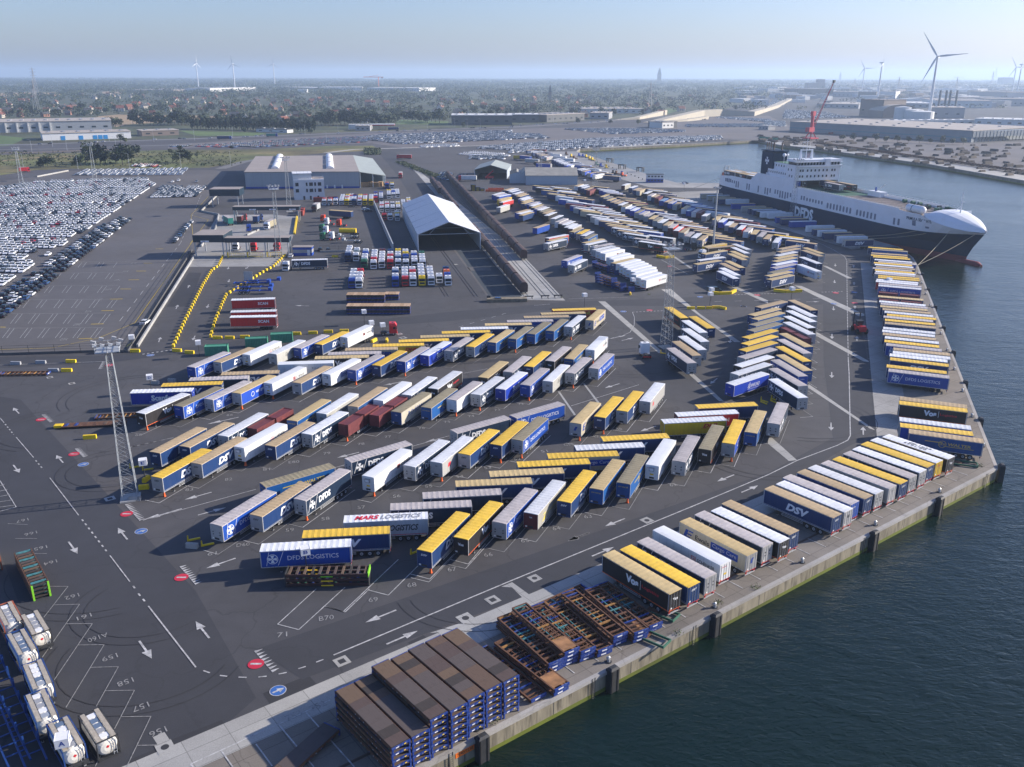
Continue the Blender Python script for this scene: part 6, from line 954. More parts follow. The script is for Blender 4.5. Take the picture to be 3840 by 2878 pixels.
lot([('p', -60, 1210), ('p', 59, 1180), ('p', 145, 1100), ('p', 243, 1026), ('p', 300, 983), ('p', 499, 821), ('p', 434, 821), ('p', 255, 938), ('p', 141, 1028), ('p', 100, 1042), ('p', 49, 1089), ('p', -60, 1150)], 101.5, 'kkkkkbkkwkskwwkbwk', 'diagonal band of dark cars', face=0, dl=5.9, dw=2.9, prob=.95)
lot([('L', 1310, 1250), ('L', 1715, 1250), ('L', 1790, 1158), ('L', 1400, 1155)], 101.5, 'wwkkwksw', 'small block near the canopies', prob=.96)
lot([('L', 1488, 1658), ('A', 1480, 60), ('A', 1560, 20), ('L', 1690, 1468), ('L', 1645, 1452)], 101.5, 'kwkbwk', 'single file beside the dashed line', dl=5.2, dw=2.6)
lot([('L', 630, 1060), ('L', 1560, 1055), ('L', 1580, 1030), ('L', 640, 1036)], 15, 'wwwws', 'rows along the back edge of the lot', dl=5.3, dw=2.6); lot([('L', 680, 1035), ('L', 1625, 1022), ('L', 1625, 1000), ('L', 690, 1015)], 15, 'wwwws', 'rows along the back edge of the lot', dl=5.3, dw=2.6)
NL = len(CARS)
for poly, mix, pr in (([('M', -20, 818), ('M', 950, 772), ('M', 960, 722), ('M', -20, 765)], 'kbskkbr', .9), ([('L', 1690, 812), ('L', 2211, 818), ('L', 2211, 770), ('L', 1720, 795)], 'kbskkbr', .9), ([('L', 1460, 815), ('L', 1650, 808), ('L', 1650, 798), ('L', 1470, 803)], 'kbs', .9), ([('M', 830, 735), ('M', 1250, 788), ('M', 1850, 765), ('M', 2211, 750), ('M', 2211, 668), ('M', 1100, 705)], 'ksbwskkw', .9), ([('M', 1430, 818), ('M', 1745, 806), ('M', 1740, 788), ('M', 1430, 800)], 'w', 1),
    ([('N', -20, 745), ('N', 330, 738), ('N', 230, 700), ('N', -20, 695)], 'ksbwsk', .9), ([('N', 410, 655), ('N', 850, 702), ('N', 1500, 682), ('N', 1490, 665), ('N', 900, 652)], 'ksbwsk', .85), ([('N', -20, 865), ('N', 350, 842), ('N', 540, 825), ('N', 1220, 790), ('N', 1820, 745), ('N', 1800, 715), ('N', 700, 740), ('N', -20, 790)], 'wkwswwkw', .93), ([('M', 1920, 825), ('M', 2211, 842), ('M', 2211, 790), ('M', 1920, 812)], 'wkws', .9), ([('k', 340, 100), ('k', 1250, 130), ('k', 1150, 85), ('k', 600, 50)], 'v', 1), ([('k', 560, 180), ('k', 1190, 180), ('k', 1150, 130), ('k', 560, 125)], 'kswk', 1),
    ([('N', 1500, 640), ('N', 2230, 640), ('N', 2230, 612), ('N', 1500, 618)], 'ksb', .85), ([('N', 1760, 560), ('N', 2230, 600), ('N', 2230, 575), ('N', 1800, 550)], 'ksbw', .85), ([('N', 1515, 582), ('N', 1700, 575), ('N', 1690, 565), ('N', 1515, 570)], 'kb', .9), ([('O', -30, 870), ('O', 150, 865), ('O', 150, 820), ('O', -30, 820)], 'ksw', .9), ([('k', 20, 540), ('k', 300, 545), ('k', 240, 400), ('k', 40, 400)], 'ksbw', .6), ([('k', 400, 500), ('k', 520, 490), ('k', 500, 430), ('k', 400, 430)], 'ksb', .8), ([('L', 1150, 985), ('L', 1400, 985), ('L', 1400, 965), ('L', 1150, 965)], 'wkr', .9), ([('O', -20, 700), ('O', 120, 690), ('O', 190, 640), ('O', 60, 620)], 'swkw', .7), ([('O', 120, 800), ('O', 720, 790), ('O', 500, 740), ('O', 150, 720)], 'swk', .5)):
    lot(poly, 62, mix, 'distant lot', dl=5.4, dw=2.6, prob=pr, aisle=4)
CARS.sort(key=lambda c: c[0]); FARC = MB(); far_c = CARS[300:]
CC = {}
for d_, x, y, h, k, area in CARS[:300]:
    CC[k, area] = CC.get((k, area), 0) + 1; tag(link('parked_car', CM[k], None, (x, y, .01), h), '%s nearest %s car in the %s' % (ordinal(CC[k, area]), CNAME[k], area), 'car', '%s cars in the %s' % (CNAME[k], area))
CT = {}
for k, m in CMAT.items():
    w = MB(); car_mb(w, m, False); CT[k] = w
vs, fs, ms = [], [], []; mats = [GLASS] + list(CMAT.values())
for d_, x, y, h, k, area in far_c:
    t = CT[k]; o = len(vs); c, s = math.cos(math.radians(h)), math.sin(math.radians(h))
    vs += [(x + a * c - b * s, y + a * s + b * c, z + .02) for a, b, z in t.v]; fs += [[o + i for i in f] for f in t.f]; ms += [mats.index(t.ms[i]) for i in t.m]
me = D.meshes.new('cars'); me.from_pydata(vs, [], fs); me.polygons.foreach_set('material_index', ms); [me.materials.append(m) for m in mats]; me.update()
tag(link('distant_cars', me), 'thousands of tiny parked cars filling the far lots behind the terminal', 'cars', kind='stuff')
for lab, p, h, k in (('silver and white pickup beside the kerb wall at the gate of the empty lot', ('A', 1255, 725), 90, 'w'), ('small blue car on the siding in front of the loading platform', ('u', 1550, 1625), 0, 'b'), ('white car parked next to the booth behind the ferry truck', ('m', 1600, 1250), 95, 'w'), ('dark car behind the low wall, left of two', ('n', 5, 1150), 95, 'k'), ('dark car behind the low wall, right of two', ('n', 130, 1155), 95, 'k'), ('dark blue car alone at the basin edge near the ferry stern', ('N', 1497, 1128), 10, 'b'), ('white car at the top of the tractor yard, left of two', ('n', 700, 525), 10, 'w'), ('black car at the top of the tractor yard, right of two', ('n', 740, 550), 20, 'k'), ('white car alone in the bays below the packed lot', ('s', 920, 430), 281, 'v'), ('white car on open lot asphalt, left of three', ('L', 1490, 1118), 281, 'w'), ('white car on open lot asphalt, middle of three', ('L', 1543, 1105), 281, 'w'), ('silver car on open lot asphalt, right of three', ('L', 1700, 1115), 281, 's')):
    tag(link('parked_car', CM[k], None, G(*p), h), lab, 'car')
# tractor units
def pmat(c): return {'w': WHITE, 'r': RED, 'b': BLUE, 'n': SIDE['dsv'], 'g': mat('cab_grey_green', (.2, .25, .25), .4), 'G': mat('cab_green', (.03, .16, .08), .4), 'y': YELLOW, 'o': mat('cab_orange', (.75, .16, .03), .4), 'm': MAROON, 'c': mat('cab_red_orange', (.62, .06, .02), .4), 's': SILVER, 'k': BLACK}[c]
_K = {}
def cab_mesh(c):
    if c not in _K:
        m = pmat(c); w = MB(); w.b2(.15, 2.35, -1.22, 1.22, .75, 3.0, m); w.add([(.15, -1.22, 3), (2.3, -1.22, 3), (1.9, -1.05, 3.75), (.15, -1.1, 3.75), (.15, 1.22, 3), (2.3, 1.22, 3), (1.9, 1.05, 3.75), (.15, 1.1, 3.75)], [(0, 1, 2, 3), (7, 6, 5, 4), (1, 5, 6, 2), (3, 2, 6, 7), (0, 3, 7, 4)], m)
        w.b2(2.35, 2.45, -1.2, 1.2, .35, .8, m); w.b2(.9, 1.5, -.35, .35, 3.75, 3.8, GLASS); w.b2(2.35, 2.4, -.9, .9, .85, 1.5, DARK); w.b2(1.3, 1.9, -1.24, 1.24, 2.0, 2.7, GLASS)
        for y in (-1.35, 1.35): w.b2(2.1, 2.3, y - .12, y + .12, 1.9, 2.7, DARK)
        ws = MB(); ws.b2(2.352, 2.4, -1.08, 1.08, 1.9, 2.8, GLASS)
        _K[c] = (w.mesh('cab'), ws.mesh('windscreen'))
    return _K[c]
w = MB(); w.b2(-2.5, 2.2, -.45, .45, .6, .95, DARK); w.b2(-2.2, -.8, -.6, .6, .95, 1.15, DARK); w.b2(-.6, .1, -1.15, -.5, .45, .95, STEEL); w.b2(-2.55, -2.5, -1.1, 1.1, .5, .9, RED); w.b2(-2.3, -1.0, -1.2, -.8, 1.02, 1.07, DARK); w.b2(-2.3, -1.0, .8, 1.2, 1.02, 1.07, DARK); chm = w.mesh('chassis')
def tractor(c, x, y, h, lab, grp=None, wheels=False, parent=None):
    t = thing('tractor_unit', lab, 'truck', (x, y, 0), h, grp); a, b = cab_mesh(c); link('cab', a, t); link('windscreen', b, t); link('chassis', chm, t)
    for wx in (-1.65, 1.35):
        for wy in (-1.0, 1.0): link('wheel', part_mesh('wheel'), t, (wx, wy, .52))
    return t
CN = dict(w='white', r='red', b='blue', n='navy', g='grey green', G='green', y='yellow', o='orange', m='maroon', c='orange red', s='silver', k='black')
COLS = [(430,1330,'nwww'),(555,1325,'wgw'),(680,1430,'Gwwbw'),(825,1445,'wrwww'),(950,1430,'wwwwm'),(1080,1435,'rwrwn'),(1203,1430,'wnwwy'),(1322,1435,'wnbyw'),(1455,1425,'wwbw'),(1580,1430,'wwwG')]
COL2 = [(830,425,'bwww'),(890,425,'wwwr'),(1205,412,'bwnw'),(1290,408,'rwww'),(1358,406,'wwrw'),(1436,403,'ywwww'),(1515,400,'wwww'),(1585,383,'w'),(1662,403,'wbon')]
COL3 = [(65,462,'wr'),(155,462,'wr'),(240,455,'wb'),(330,462,'wwwww'),(410,460,'ywcwy'),(470,455,'wwwrw'),(525,460,'nwwbm'),(610,460,'wrwwy'),(690,460,'ywwwr'),(785,462,'ywwww'),(855,415,'rbwmb'),(940,415,'swwwb'),(1060,360,'wwwy'),(1130,355,'wbbw'),(1195,350,'wwww'),(950,570,'wrww'),(1035,570,'wwrw'),(1120,570,'wwkw'),(1205,565,'wwyw'),(1290,530,'wsww'),(1370,495,'rwyw'),(990,690,'r'),(1080,690,'w'),(1190,700,'wyw'),(1030,200,'bo'),(1110,205,'wy')]
for lst, tl, area, hdg, pitch in ((COLS, 'n', 'upper front cab block', 277, 5.4), (COL2, 'B', 'lower front cab rows', 277, 5.4), (COL3, 'n', 'cab block behind screen wall', 278, 5.6)):
    for ci, (x, y, cols) in enumerate(lst):
        p = G(tl, x, y); d = Vector((math.cos(math.radians(hdg)), math.sin(math.radians(hdg)), 0))
        for k, c in enumerate(cols):
            q = p - d * (2.4 + pitch * k); tractor(c, q.x, q.y, hdg, '%s tractor unit, %s in the %s column, %s' % (CN[c], ordinal(k + 1), ordinal(ci + 1), area), 'tractor units in the ' + area)
for c, p, h, lab in (('w', ('C', 1150, 1470), 95, 'white tractor unit parked alone beside the slanted trailer row'), ('r', ('B', 1150, 820), 5, 'red tractor unit driving right behind the white box trailer'), ('c', ('n', 85, 710), 175, 'orange red tractor unit, upper left in the tractor yard'), ('w', ('n', 140, 760), 175, 'white tractor unit, second in the tractor yard'), ('c', ('n', 330, 780), 175, 'orange red tractor unit with tall cab under the navy trailer'), ('G', ('n', 70, 860), 175, 'green tractor unit, left edge of the tractor yard'), ('w', ('n', 130, 890), 175, 'white tractor unit next to the green one'), ('w', ('n', 220, 985), 175, 'white tractor unit with red tail lamps, nearest in the tractor yard'), ('G', ('n', 85, 990), 175, 'dark green tractor unit behind the nearest white one'),
   ('k', ('C', 1545, 555), 0, 'black tractor unit parked right of the white box trailers'), ('w', ('m', 770, 1140), 270, 'white lorry cab under the near canopy, left lane'), ('r', ('m', 1045, 1150), 270, 'red lorry cab under the near canopy, middle lane'), ('r', ('m', 1405, 1145), 270, 'red lorry cab under the near canopy, right lane'), ('b', ('m', 1000, 860), 200, 'blue recovery lorry cab on the concrete pad'), ('w', ('b', 300, 330), 205, 'pale blue lorry cab coupled to a trailer in the small V')):
    c3 = G(*p); tractor(c, c3.x, c3.y, h, lab)
# lorries in the lanes
def lorry(p, h, cab, body, lab, L=8):
    c = G(*p); t = thing('lorry', lab, 'lorry', c, h); a, b = cab_mesh(cab); link('cab', a, t, (L / 2, 0, 0)); link('windscreen', b, t, (L / 2, 0, 0))
    w = MB(); w.b2(-L / 2, L / 2, -1.25, 1.25, 1.1, 3.9, body); w.build('cargo_body', t); w = MB(); w.b2(-L / 2 - .02, L / 2 + .02, -1.27, 1.27, 3.9, 4.0, ROOF['g']); w.build('roof', t); w = MB(); w.b2(-L / 2, L / 2 + 2, -.45, .45, .6, 1.1, DARK); w.build('chassis', t)
    for x in (-L / 2 + 1, -L / 2 + 2.3, L / 2 + 1.3):
        for y in (-1, 1): link('wheel', part_mesh('wheel'), t, (x, y, .52))
TEAL = mat('teal_curtain', (.02, .22, .17), .5)
lorry(('m', 645, 745), 120, 'w', TEAL, 'green curtain lorry seen from behind at the rear canopy', 11); lorry(('m', 845, 720), 92, 'r', MAROON, 'dark red lorry from behind under the rear canopy', 9); lorry(('m', 1090, 720), 92, 'b', SIDE['dsv'], 'dark blue lorry from behind under the rear canopy', 9)
lorry(('m', 1300, 800), 262, 'w', mat('khaki_curtain', (.3, .27, .18), .6), 'white-cabbed lorry with khaki body on the concrete pad', 8); lorry(('n', 800, 0), 265, 'k', CLAD, 'x', 7) if 0 else None
lorry(('M', 525, 1360), 268, 'k', CLAD, 'grey lorry on the road above the tractor yard', 8); lorry(('M', 1250, 1075), 275, 'r', GREY, 'grey box lorry driving away on the road beside the timber shed', 9)
lorry(('M', 1840, 1105), 175, 'r', SIDE['sch'], 'white lorry with red cab in front of the small open shed', 11); lorry(('M', 1290, 915), 180, 'r', SIDE['red'], 'red container lorry parked behind the small vegetation strip', 11); lorry(('M', 130, 722), 8, 'b', TEAL, 'blue lorry on the highway behind the port', 11); lorry(('L', 1930, 745), 8, 'b', SIDE['dsv'], 'blue low lorry on the highway left part', 14); lorry(('M', 1180, 665), 0, 'n', SIDE['dsv'], 'navy trailer lorry near the filling station', 12); lorry(('N', 60, 920), 0, 'r', SIDE['dhl'], 'red and yellow lorry behind the open shed', 10); lorry(('L', 200, 1030), 30, 'r', SIDE['red'], 'red lorry at the top left corner of the car lot', 5)
ca = G('B', 300, 262); hh = 188
make_trailer('slate trailer with white roof coupled to the white lorry cab at the lane exit', 'lane exit lorry', ca.x + 7.3, ca.y + 1.6, hh, 'w', 'dfdsn', 0); tractor('w', ca.x - 1.2, ca.y - .2, 265, 'white lorry cab turning at the lane exit with a slate trailer', wheels=True)
# yellow tanker and flat trailers in the tractor yard
t = thing('tanker_trailer', 'yellow tank trailer in the tractor yard', 'trailer', G('n', 430, 910), 178); w = MB(); w.cyl((-4, 0, 2.2), (4, 0, 2.2), 1.15, YELLOW, 14); w.build('tank', t); w = MB(); w.b2(-5.5, 6, -.5, .5, .7, 1.05, DARK); w.build('chassis', t); [link('wheel', part_mesh('wheel'), t, (x, y, .52)) for x in (-4.5, -3.2, -1.9) for y in (-1, 1)]
def skeletal(p, h, lab, m, L=13):
    t = thing('skeletal_trailer', lab, 'trailer', G(*p), h, 'empty skeletal trailers'); w = MB()
    for y in (-.45, .45): w.b2(-L / 2, L / 2, y - .09, y + .09, 1.0, 1.25, m)
    for x in (-L / 2, -2, 2, L / 2 - .3): w.b2(x, x + .3, -1.2, 1.2, 1.02, 1.28, m)
    w.build('frame', t); [link('wheel', part_mesh('wheel'), t, (x, y, .52)) for x in (-4.5, -3.2, -1.9) for y in (-1, 1)]; w = MB(); w.b2(L / 2 - 1.2, L / 2, -1.2, 1.2, 1.25, 2.2, m); w.build('headboard', t)
for k, (p, h) in enumerate(((('B', -30, 395), 4), (('B', -10, 432), 4), (('B', -20, 465), 4), (('B', 60, 375), 4))): skeletal(p, h, '%s empty blue skeletal trailer from the back, above the red trio' % ordinal(k + 1), BLUE)
skeletal(('n', 480, 1030), 175, 'empty low-loader nearest the fence in the tractor yard', STEEL, 8); skeletal(('n', 430, 960), 178, 'silver-ended low-loader behind the yellow tank trailer', STEEL, 9); skeletal(('n', 400, 480), 176, 'long brown car transporter frame above the navy trailer', MATS['wagon_brown'], 18)
# reach stacker, van, people
c = G('D', 783, 1255); t = thing('heavy_forklift', 'red heavy forklift driving away in the quay lane', 'forklift', c, 92)
w = MB(); w.b2(-2.8, 1.6, -1.1, 1.1, .7, 1.9, RED); w.box((-2.3, 0, 2.0), (1.2, 2.2, .8), RED, top=(.6, .8)); w.build('body', t); w = MB(); w.b2(-.6, 1.1, -.8, .8, 1.9, 3.4, GLASS); w.b2(-.7, 1.2, -.9, .9, 3.4, 3.5, BLACK); w.build('cab', t)
w = MB(); [w.b2(2.3, 2.6, y - .15, y + .15, .2, 5.4, DARK) for y in (-.9, .9)]; w.b2(2.3, 2.6, -1.1, 1.1, 5.2, 5.4, DARK); w.b2(2.3, 2.5, -1, 1, 2.2, 2.4, DARK); w.build('mast', t); w = MB(); [w.b2(2.6, 4.8, y - .12, y + .12, .25, .4, STEEL) for y in (-.7, .7)]; w.build('forks', t)
wl = MB(); wl.cyl((0, -.35, 0), (0, .35, 0), .75, RUBBER, 14); wlm = wl.mesh('wheel'); [link('wheel', wlm, t, (x, y, .75)) for x in (-2.1, 1.5) for y in (-1.3, 1.3)]
c = G('b', 435, 800); t = thing('van', 'dark green van parked behind the curved yellow kerb', 'van', c, 8); w = MB(); B = [(-2.5, .4), (-2.5, 1.95), (-2.3, 2.05), (.9, 2.05), (1.7, 1.25), (2.45, 1.05), (2.5, .4)]; n = len(B)
w.add([(x, -.98, z) for x, z in B] + [(x, .98, z) for x, z in B], [(i, (i + 1) % n, n + (i + 1) % n, n + i)[::-1] for i in range(n)] + [tuple(range(n)), tuple(range(2 * n - 1, n - 1, -1))], mat('van_dark', (.02, .04, .05), .3)); w.build('body', t)
w = MB(); w.add([(.95, -.9, 2.02), (1.68, -.9, 1.3), (1.68, .9, 1.3), (.95, .9, 2.02)], [(0, 1, 2, 3)], GLASS); w.b2(-.2, 1.1, -1.0, 1.0, 1.35, 1.85, GLASS); w.build('windows', t); [link('wheel', part_mesh('wheel'), t, (x, y, .36)).__setattr__('scale', (.68, .68, .68)) for x in (-1.6, 1.6) for y in (-.85, .85)]

# ---------------------------------------------------------------- yard props
RUST = mat('rust', (.12, .055, .03), .85, .4, 2.5, stain=(1.5, .5, (.05, .03, .025))); DECKW = [mat('plank_deck_' + n, c, .85, .18, 1.2, stain=(1.2, .4, (.05, .04, .035)), stretch=(1, 5, 1)) for n, c in (('a', (.11, .07, .05)), ('b', (.08, .055, .05)), ('c', (.13, .085, .055)), ('d', (.04, .032, .03)), ('e', (.085, .068, .065)))]
BEND = mat('cassette_blue', (.012, .04, .22), .45, .2, 3, stain=(3, .4, (.3, .35, .4)))
# stacks of plank-decked cassettes at the bottom: 7 columns
def cassette_meshes():
    out = []
    for v in range(6):
        random.seed(40 + v); d = MB(); x = -6.05
        while x < 6.0:
            L = random.choice([1.5, 1.5, 1.5, 3.0]); L = min(L, 6.05 - x); d.b2(x, x + L - .02, -1.12, 1.12, .78, .86, random.choice(DECKW)); x += L
        f = MB(); f.b2(-6.1, 6.1, -1.2, -1.08, .45, .8, RUST); f.b2(-6.1, 6.1, 1.08, 1.2, .45, .8, RUST)
        for k in range(9): f.b2(-6 + 1.45 * k, -5.85 + 1.45 * k, -1.1, 1.1, .5, .76, RUST)
        for k in range(14): f.b2(-5.9 + .88 * k, -5.75 + .88 * k, -1.215, -1.2, .47, .6, random.choice([STEEL, BEND, RUST, MATS['winch_green']]))
        e = MB()
        for s in (-1, 1): e.b2(s * 6.15 - .07, s * 6.15 + .07, -1.2, 1.2, .58, .84, BEND); [e.b2(s * 6.15 - .08, s * 6.15 + .08, y - .1, y + .1, 0, .62, BEND) for y in (-1.08, 1.08)]; e.b2(s * 6.15 - .085, s * 6.15 + .085, -.7, -.3, .64, .76, WHITE); e.b2(s * 6.15 - .085, s * 6.15 + .085, .35, .6, .64, .76, YELLOW)
        out.append((d.mesh('deck'), f.mesh('side_frame'), e.mesh('end_beam')))
    return out
CMS = cassette_meshes(); random.seed(5)
def cassette(x, y, z, rz, v, lab, grp, sc=1):
    t = thing('cargo_cassette', lab, 'cassette', (x, y, z), rz, grp); a, b, c = CMS[v]; link('deck', a, t); link('side_frame', b, t); link('end_beam', c, t); return t
ang = math.radians(-50.2); du = Vector((math.cos(ang), math.sin(ang), 0)); dv = Vector((-du.y, du.x, 0))
base = Vector((-16.8, 89.7, 0))      # far-left top corner of the third column, measured at 5 m
LEV = .86; NLV = [5, 5, 6, 6, 6, 6, 6]
for k in range(7):
    c = base + dv * (2.58 * (k - 2) + 1.25) + du * 6.15 + du * (random.uniform(-.15, .15))
    for l in range(NLV[k]): cassette(c.x + random.uniform(-.04, .04), c.y, LEV * l, math.degrees(ang), random.randrange(6), '%s cassette from the ground, %s plank-decked stack from the left' % (ordinal(l + 1), ordinal(k + 1)), 'plank-decked cassettes stacked on the near quay')
cassette(*xy(G('J', 340, 1640)), 0, 60, 3, 'single dark cassette lying in shade at the bottom picture edge', 'loose cassettes')
# open rusty frames
def frame_mb(seed, L=12.2, blue=.5):
    random.seed(seed); w = MB(); m1 = RUST; tq = mat('teal_rusty', (.05, .2, .22), .7, .4, 2, stain=(1.5, .6, (.12, .055, .03)))
    for y in (-1.15, 1.15): w.b2(-L / 2, L / 2, y - .1, y + .1, .2, .55, m1)
    x = -L / 2 + .1
    while x < L / 2: w.b2(x, x + random.choice([.12, .18, .3]), -1.1, 1.1, .3, .48, random.choice([m1, m1, m1, BEND, tq, m1, mat('rusty_ochre', (.3, .15, .04), .8, .4)])); x += random.uniform(.5, 1.3)
    if seed % 2: w.b2(L / 2 - 3.0, L / 2 - .4, -1.05, 1.05, .49, .54, mat('rusty_plate', (.28, .14, .06), .8, .4, .8, stain=(1, .6, (.12, .06, .04)))); 
    for y in (-.4, .4): w.b2(-L / 2 + 2, L / 2 - 3.5, y - .06, y + .06, .26, .42, random.choice([m1, tq]))
    e = MB(); [e.b2(s * L / 2 - .09, s * L / 2 + .09, -1.2, 1.2, .16, .58, BEND) for s in (1,)]; e.b2(-L / 2 - .09, -L / 2 + .09, -1.2, 1.2, .18, .56, random.choice([RUST, BEND])); e.b2(L / 2 + .09, L / 2 + .1, -.6, .2, .28, .45, WHITE)
    return w.mesh('frame'), e.mesh('end_beam')
FM = [frame_mb(s) for s in range(6)]
def fstack(cx, cy, rz, n, lab, grp='open rusty frames on the near quay', z=0):
    for l in range(n):
        t = thing('flat_rack', '%s open rusty frame from ground, %s' % (ordinal(l + 1), lab), 'frame', (cx + .07 * l, cy - .05 * l, z + .62 * l), rz + .3 * (l % 2), grp); a, b = FM[random.randrange(6)]; link('frame', a, t); link('end_beam', b, t)
for k, (a, b, n) in enumerate((((5.6, 95.6), (.1, 104.0), 3), ((7.6, 97.1), (2.5, 104.9), 4), ((9.9, 98.1), (4.9, 106.2), 3), ((12.3, 99.1), (7.1, 107.9), 2), ((14.5, 101.4), (9.8, 109.1), 3), ((17.4, 102.2), (12.5, 111.2), 3), ((19.8, 104.6), (14.9, 112.4), 2))):
    A, B = Vector(a), Vector(b); d = (A - B).normalized(); c = A - d * 6.1; fstack(c.x, c.y, math.degrees(math.atan2(d.y, d.x)), n, '%s frame stack from the left' % ordinal(k + 1))
c = G('K', 250, 900, .6); fstack(c.x + 2, c.y + 1.5, 38, 2, 'crosswise frame stack behind the others'); fstack(2.4, 96.2, -52, 2, 'low frame stack beside the plank-decked cassettes'); fstack(-.4, 95.0, -52, 1, 'lowest frame stack next to the plank decks')
w = MB(); MG_ = MATS['winch_green']; w.b2(-2.2, 2.2, -1.1, -.95, .1, .45, MG_); w.b2(-2.2, 2.2, .95, 1.1, .1, .45, MG_); w.b2(2.1, 2.25, -1.1, 1.1, .1, .45, MG_); w.b2(-2.2, -.6, -1, 1, .2, .3, RUST); gf_ = w.mesh('green_frame')
for p, h, lab in ((('K', 1215, 1150), -38, 'small dark green gooseneck frame near the wall edge'), (('K', 1300, 930), -38, 'small dark green gooseneck frame in front of the black trailer'), (('H', 1700, 790), -20, 'open frame lying behind the last white-roofed quay trailer')): tag(link('gooseneck_frame', gf_, None, G(*p), h), lab, 'frame')
# stack with timber beams beside the bright blue trailer, foreground
c = G('F', 620, 1600); 
for l in range(3):
    t = thing('timber_cassette', '%s level from the ground of the dark frame stack below the front left trailer' % ordinal(l + 1), 'cassette', (c.x, c.y + .8, .75 * l), 1.5, 'dark frame stack in the foreground'); w = MB(); [w.b2(-6.1, 6.1, y - .1, y + .1, .1, .55, mat('dark_maroon_steel', (.045, .02, .02), .7)) for y in (-1.15, 1.15)]
    for k in range(11): w.b2(-5.8 + 1.13 * k, -5.45 + 1.13 * k, -1.15, 1.15, .45 if l == 2 else .3, .62 if l == 2 else .45, DECKW[k % 5] if l == 2 else random.choice([DARK, MATS['winch_green'], BEND]))
    w.build('frame', t); w = MB(); [w.b2(s * 6.15 - .08, s * 6.15 + .08, -1.25, 1.25, 0, .75, mat('lime_paint', (.2, .55, .03), .5) if s > 0 and l == 2 else DARK) for s in (-1, 1)]; w.b2(-.9, .9, -1.27, -1.24, .1, .3, MATS.get('lime_paint', YELLOW)); w.build('end_post', t)
c = G('E', 290, 1560); 
for l in range(4):
    t = thing('timber_cassette', '%s level from the ground of the slatted frame stack at the left edge' % ordinal(l + 1), 'cassette', (c.x, c.y, .62 * l), -52, 'slatted frame stack at the left edge'); w = MB(); [w.b2(-6.1, 6.1, y - .1, y + .1, .1, .5, RUST) for y in (-1.15, 1.15)]
    for k in range(14): w.b2(-5.9 + .9 * k, -5.5 + .9 * k, -1.15, 1.15, .35, .5, DECKW[k % 5] if k % 3 else MATS['teal_rusty'])
    w.build('frame', t); w = MB(); [w.b2(6.1, 6.25, y, y + .25, 0, .6, MATS['lime_paint']) for y in (-1.2, .95)]; w.build('end_post', t)
c = G('A', 210, 1165); fstack(c.x, c.y, 3, 1, 'pair at the left of the middle ground, right one', 'rusty frames at the left edge'); fstack(c.x - 14, c.y, 3, 1, 'pair at the left of the middle ground, left one', 'rusty frames at the left edge')
c = G('E', 820, 225); t = thing('rusty_flat', 'long rusty flat deck lying behind the foreground mast', 'flat deck', c, 9); w = MB(); w.b2(-6.5, 6.5, -1.2, 1.2, .3, .55, RUST); [w.b2(-6 + 2 * k, -5.4 + 2 * k, -.8, .8, .55, .62, random.choice([BEND, RUST, DECKW[0]])) for k in range(6)]; w.build('deck', t); w = MB(); w.b2(-8.2, -6.5, -.7, .7, .2, .7, YELLOW); w.build('end_block', t)
fstack(*xy(G('E', 1080, 150)), 9, 1, 'rusty frame behind the black trailer', 'rusty frames at the left edge')
# timber-topped pallet stacks by the lanes
for row, (x0, x1, y, n) in enumerate(((780, 1110, 545, 11), (1110, 1232, 523, 4), (780, 1080, 628, 10), (780, 1330, 645, 19))):
    a, b = G('B', x0, y), G('B', x1, y)
    for k in range(n):
        q = a + (b - a) * ((k + .5) / n); w = MB(); W_ = (b - a).length / n * .95
        for l in range(4 if row in (0, 3) else 3): w.b2(-W_ / 2, W_ / 2, -1.9, 1.9, .1 + .62 * l, .5 + .62 * l, DARK if l % 2 else BEND); w.b2(-W_ / 2 * .9, W_ / 2 * .9, -1.8, 1.8, .5 + .62 * l, .72 + .62 * l, RUST)
        h_ = .1 + .62 * (4 if row in (0, 3) else 3); w.b2(-W_ / 2, W_ / 2, -1.95, 1.95, h_, h_ + .15, random.choice([mat('pale_timber', (.45, .31, .2), .8, .2), mat('warm_timber', (.36, .24, .14), .8, .2)]))
        tag(w.build('folded_rack', None, (q.x, q.y + 2, 0), 2), '%s folded blue rack from the left in the %s line of racks by the lanes' % (ordinal(k + 1), ordinal(row + 1)), 'rack', 'lines of folded racks by the lanes')
# blue cassette pile in the middle, black pile and red pile by the open shed
for k, (x, y, n) in enumerate(((280, 950, 4), (400, 985, 3), (510, 1000, 2), (230, 740, 3), (330, 770, 2))):
    c = G('g', x, y); 
    for l in range(n):
        w = MB(); w.b2(-5.5, 5.5, -1.2, 1.2, .1, .3, BEND if (l + k) % 3 else SIDE['dsv']); [w.b2(s * 5.5 - .1, s * 5.5 + .1, -1.25, 1.25, 0, .95, BEND) for s in (-1, 1)]; [w.b2(-4.6 + 2.3 * q, -3.6 + 2.3 * q, -1.0, 1.0, .3, .42, RUST) for q in range(4)]
        tag(w.build('blue_cassette', None, (c.x + 2 - .1 * l, c.y + 3, 1.0 * l), 117), '%s blue cassette from the ground in the %s dark blue pile beside the white trailers' % (ordinal(l + 1), ordinal(k + 1)), 'cassette', 'dark blue cassette piles')
for k in range(3):
    for l in range((5, 3, 2)[k]): w = MB(); w.b2(-1.6, 1.6, -2.6, 2.6, .2, .75, BLACK); w.b2(-.9, .9, -2.62, 2.62, .15, .4, YELLOW); c = G('k', 620 + 75 * k, 715); tag(w.build('black_crate', None, (c.x, c.y, .8 * l), 5), '%s black crate from the ground in the %s pile before the open shed' % (ordinal(l + 1), ordinal(k + 1)), 'crate', 'black crates before the open shed')
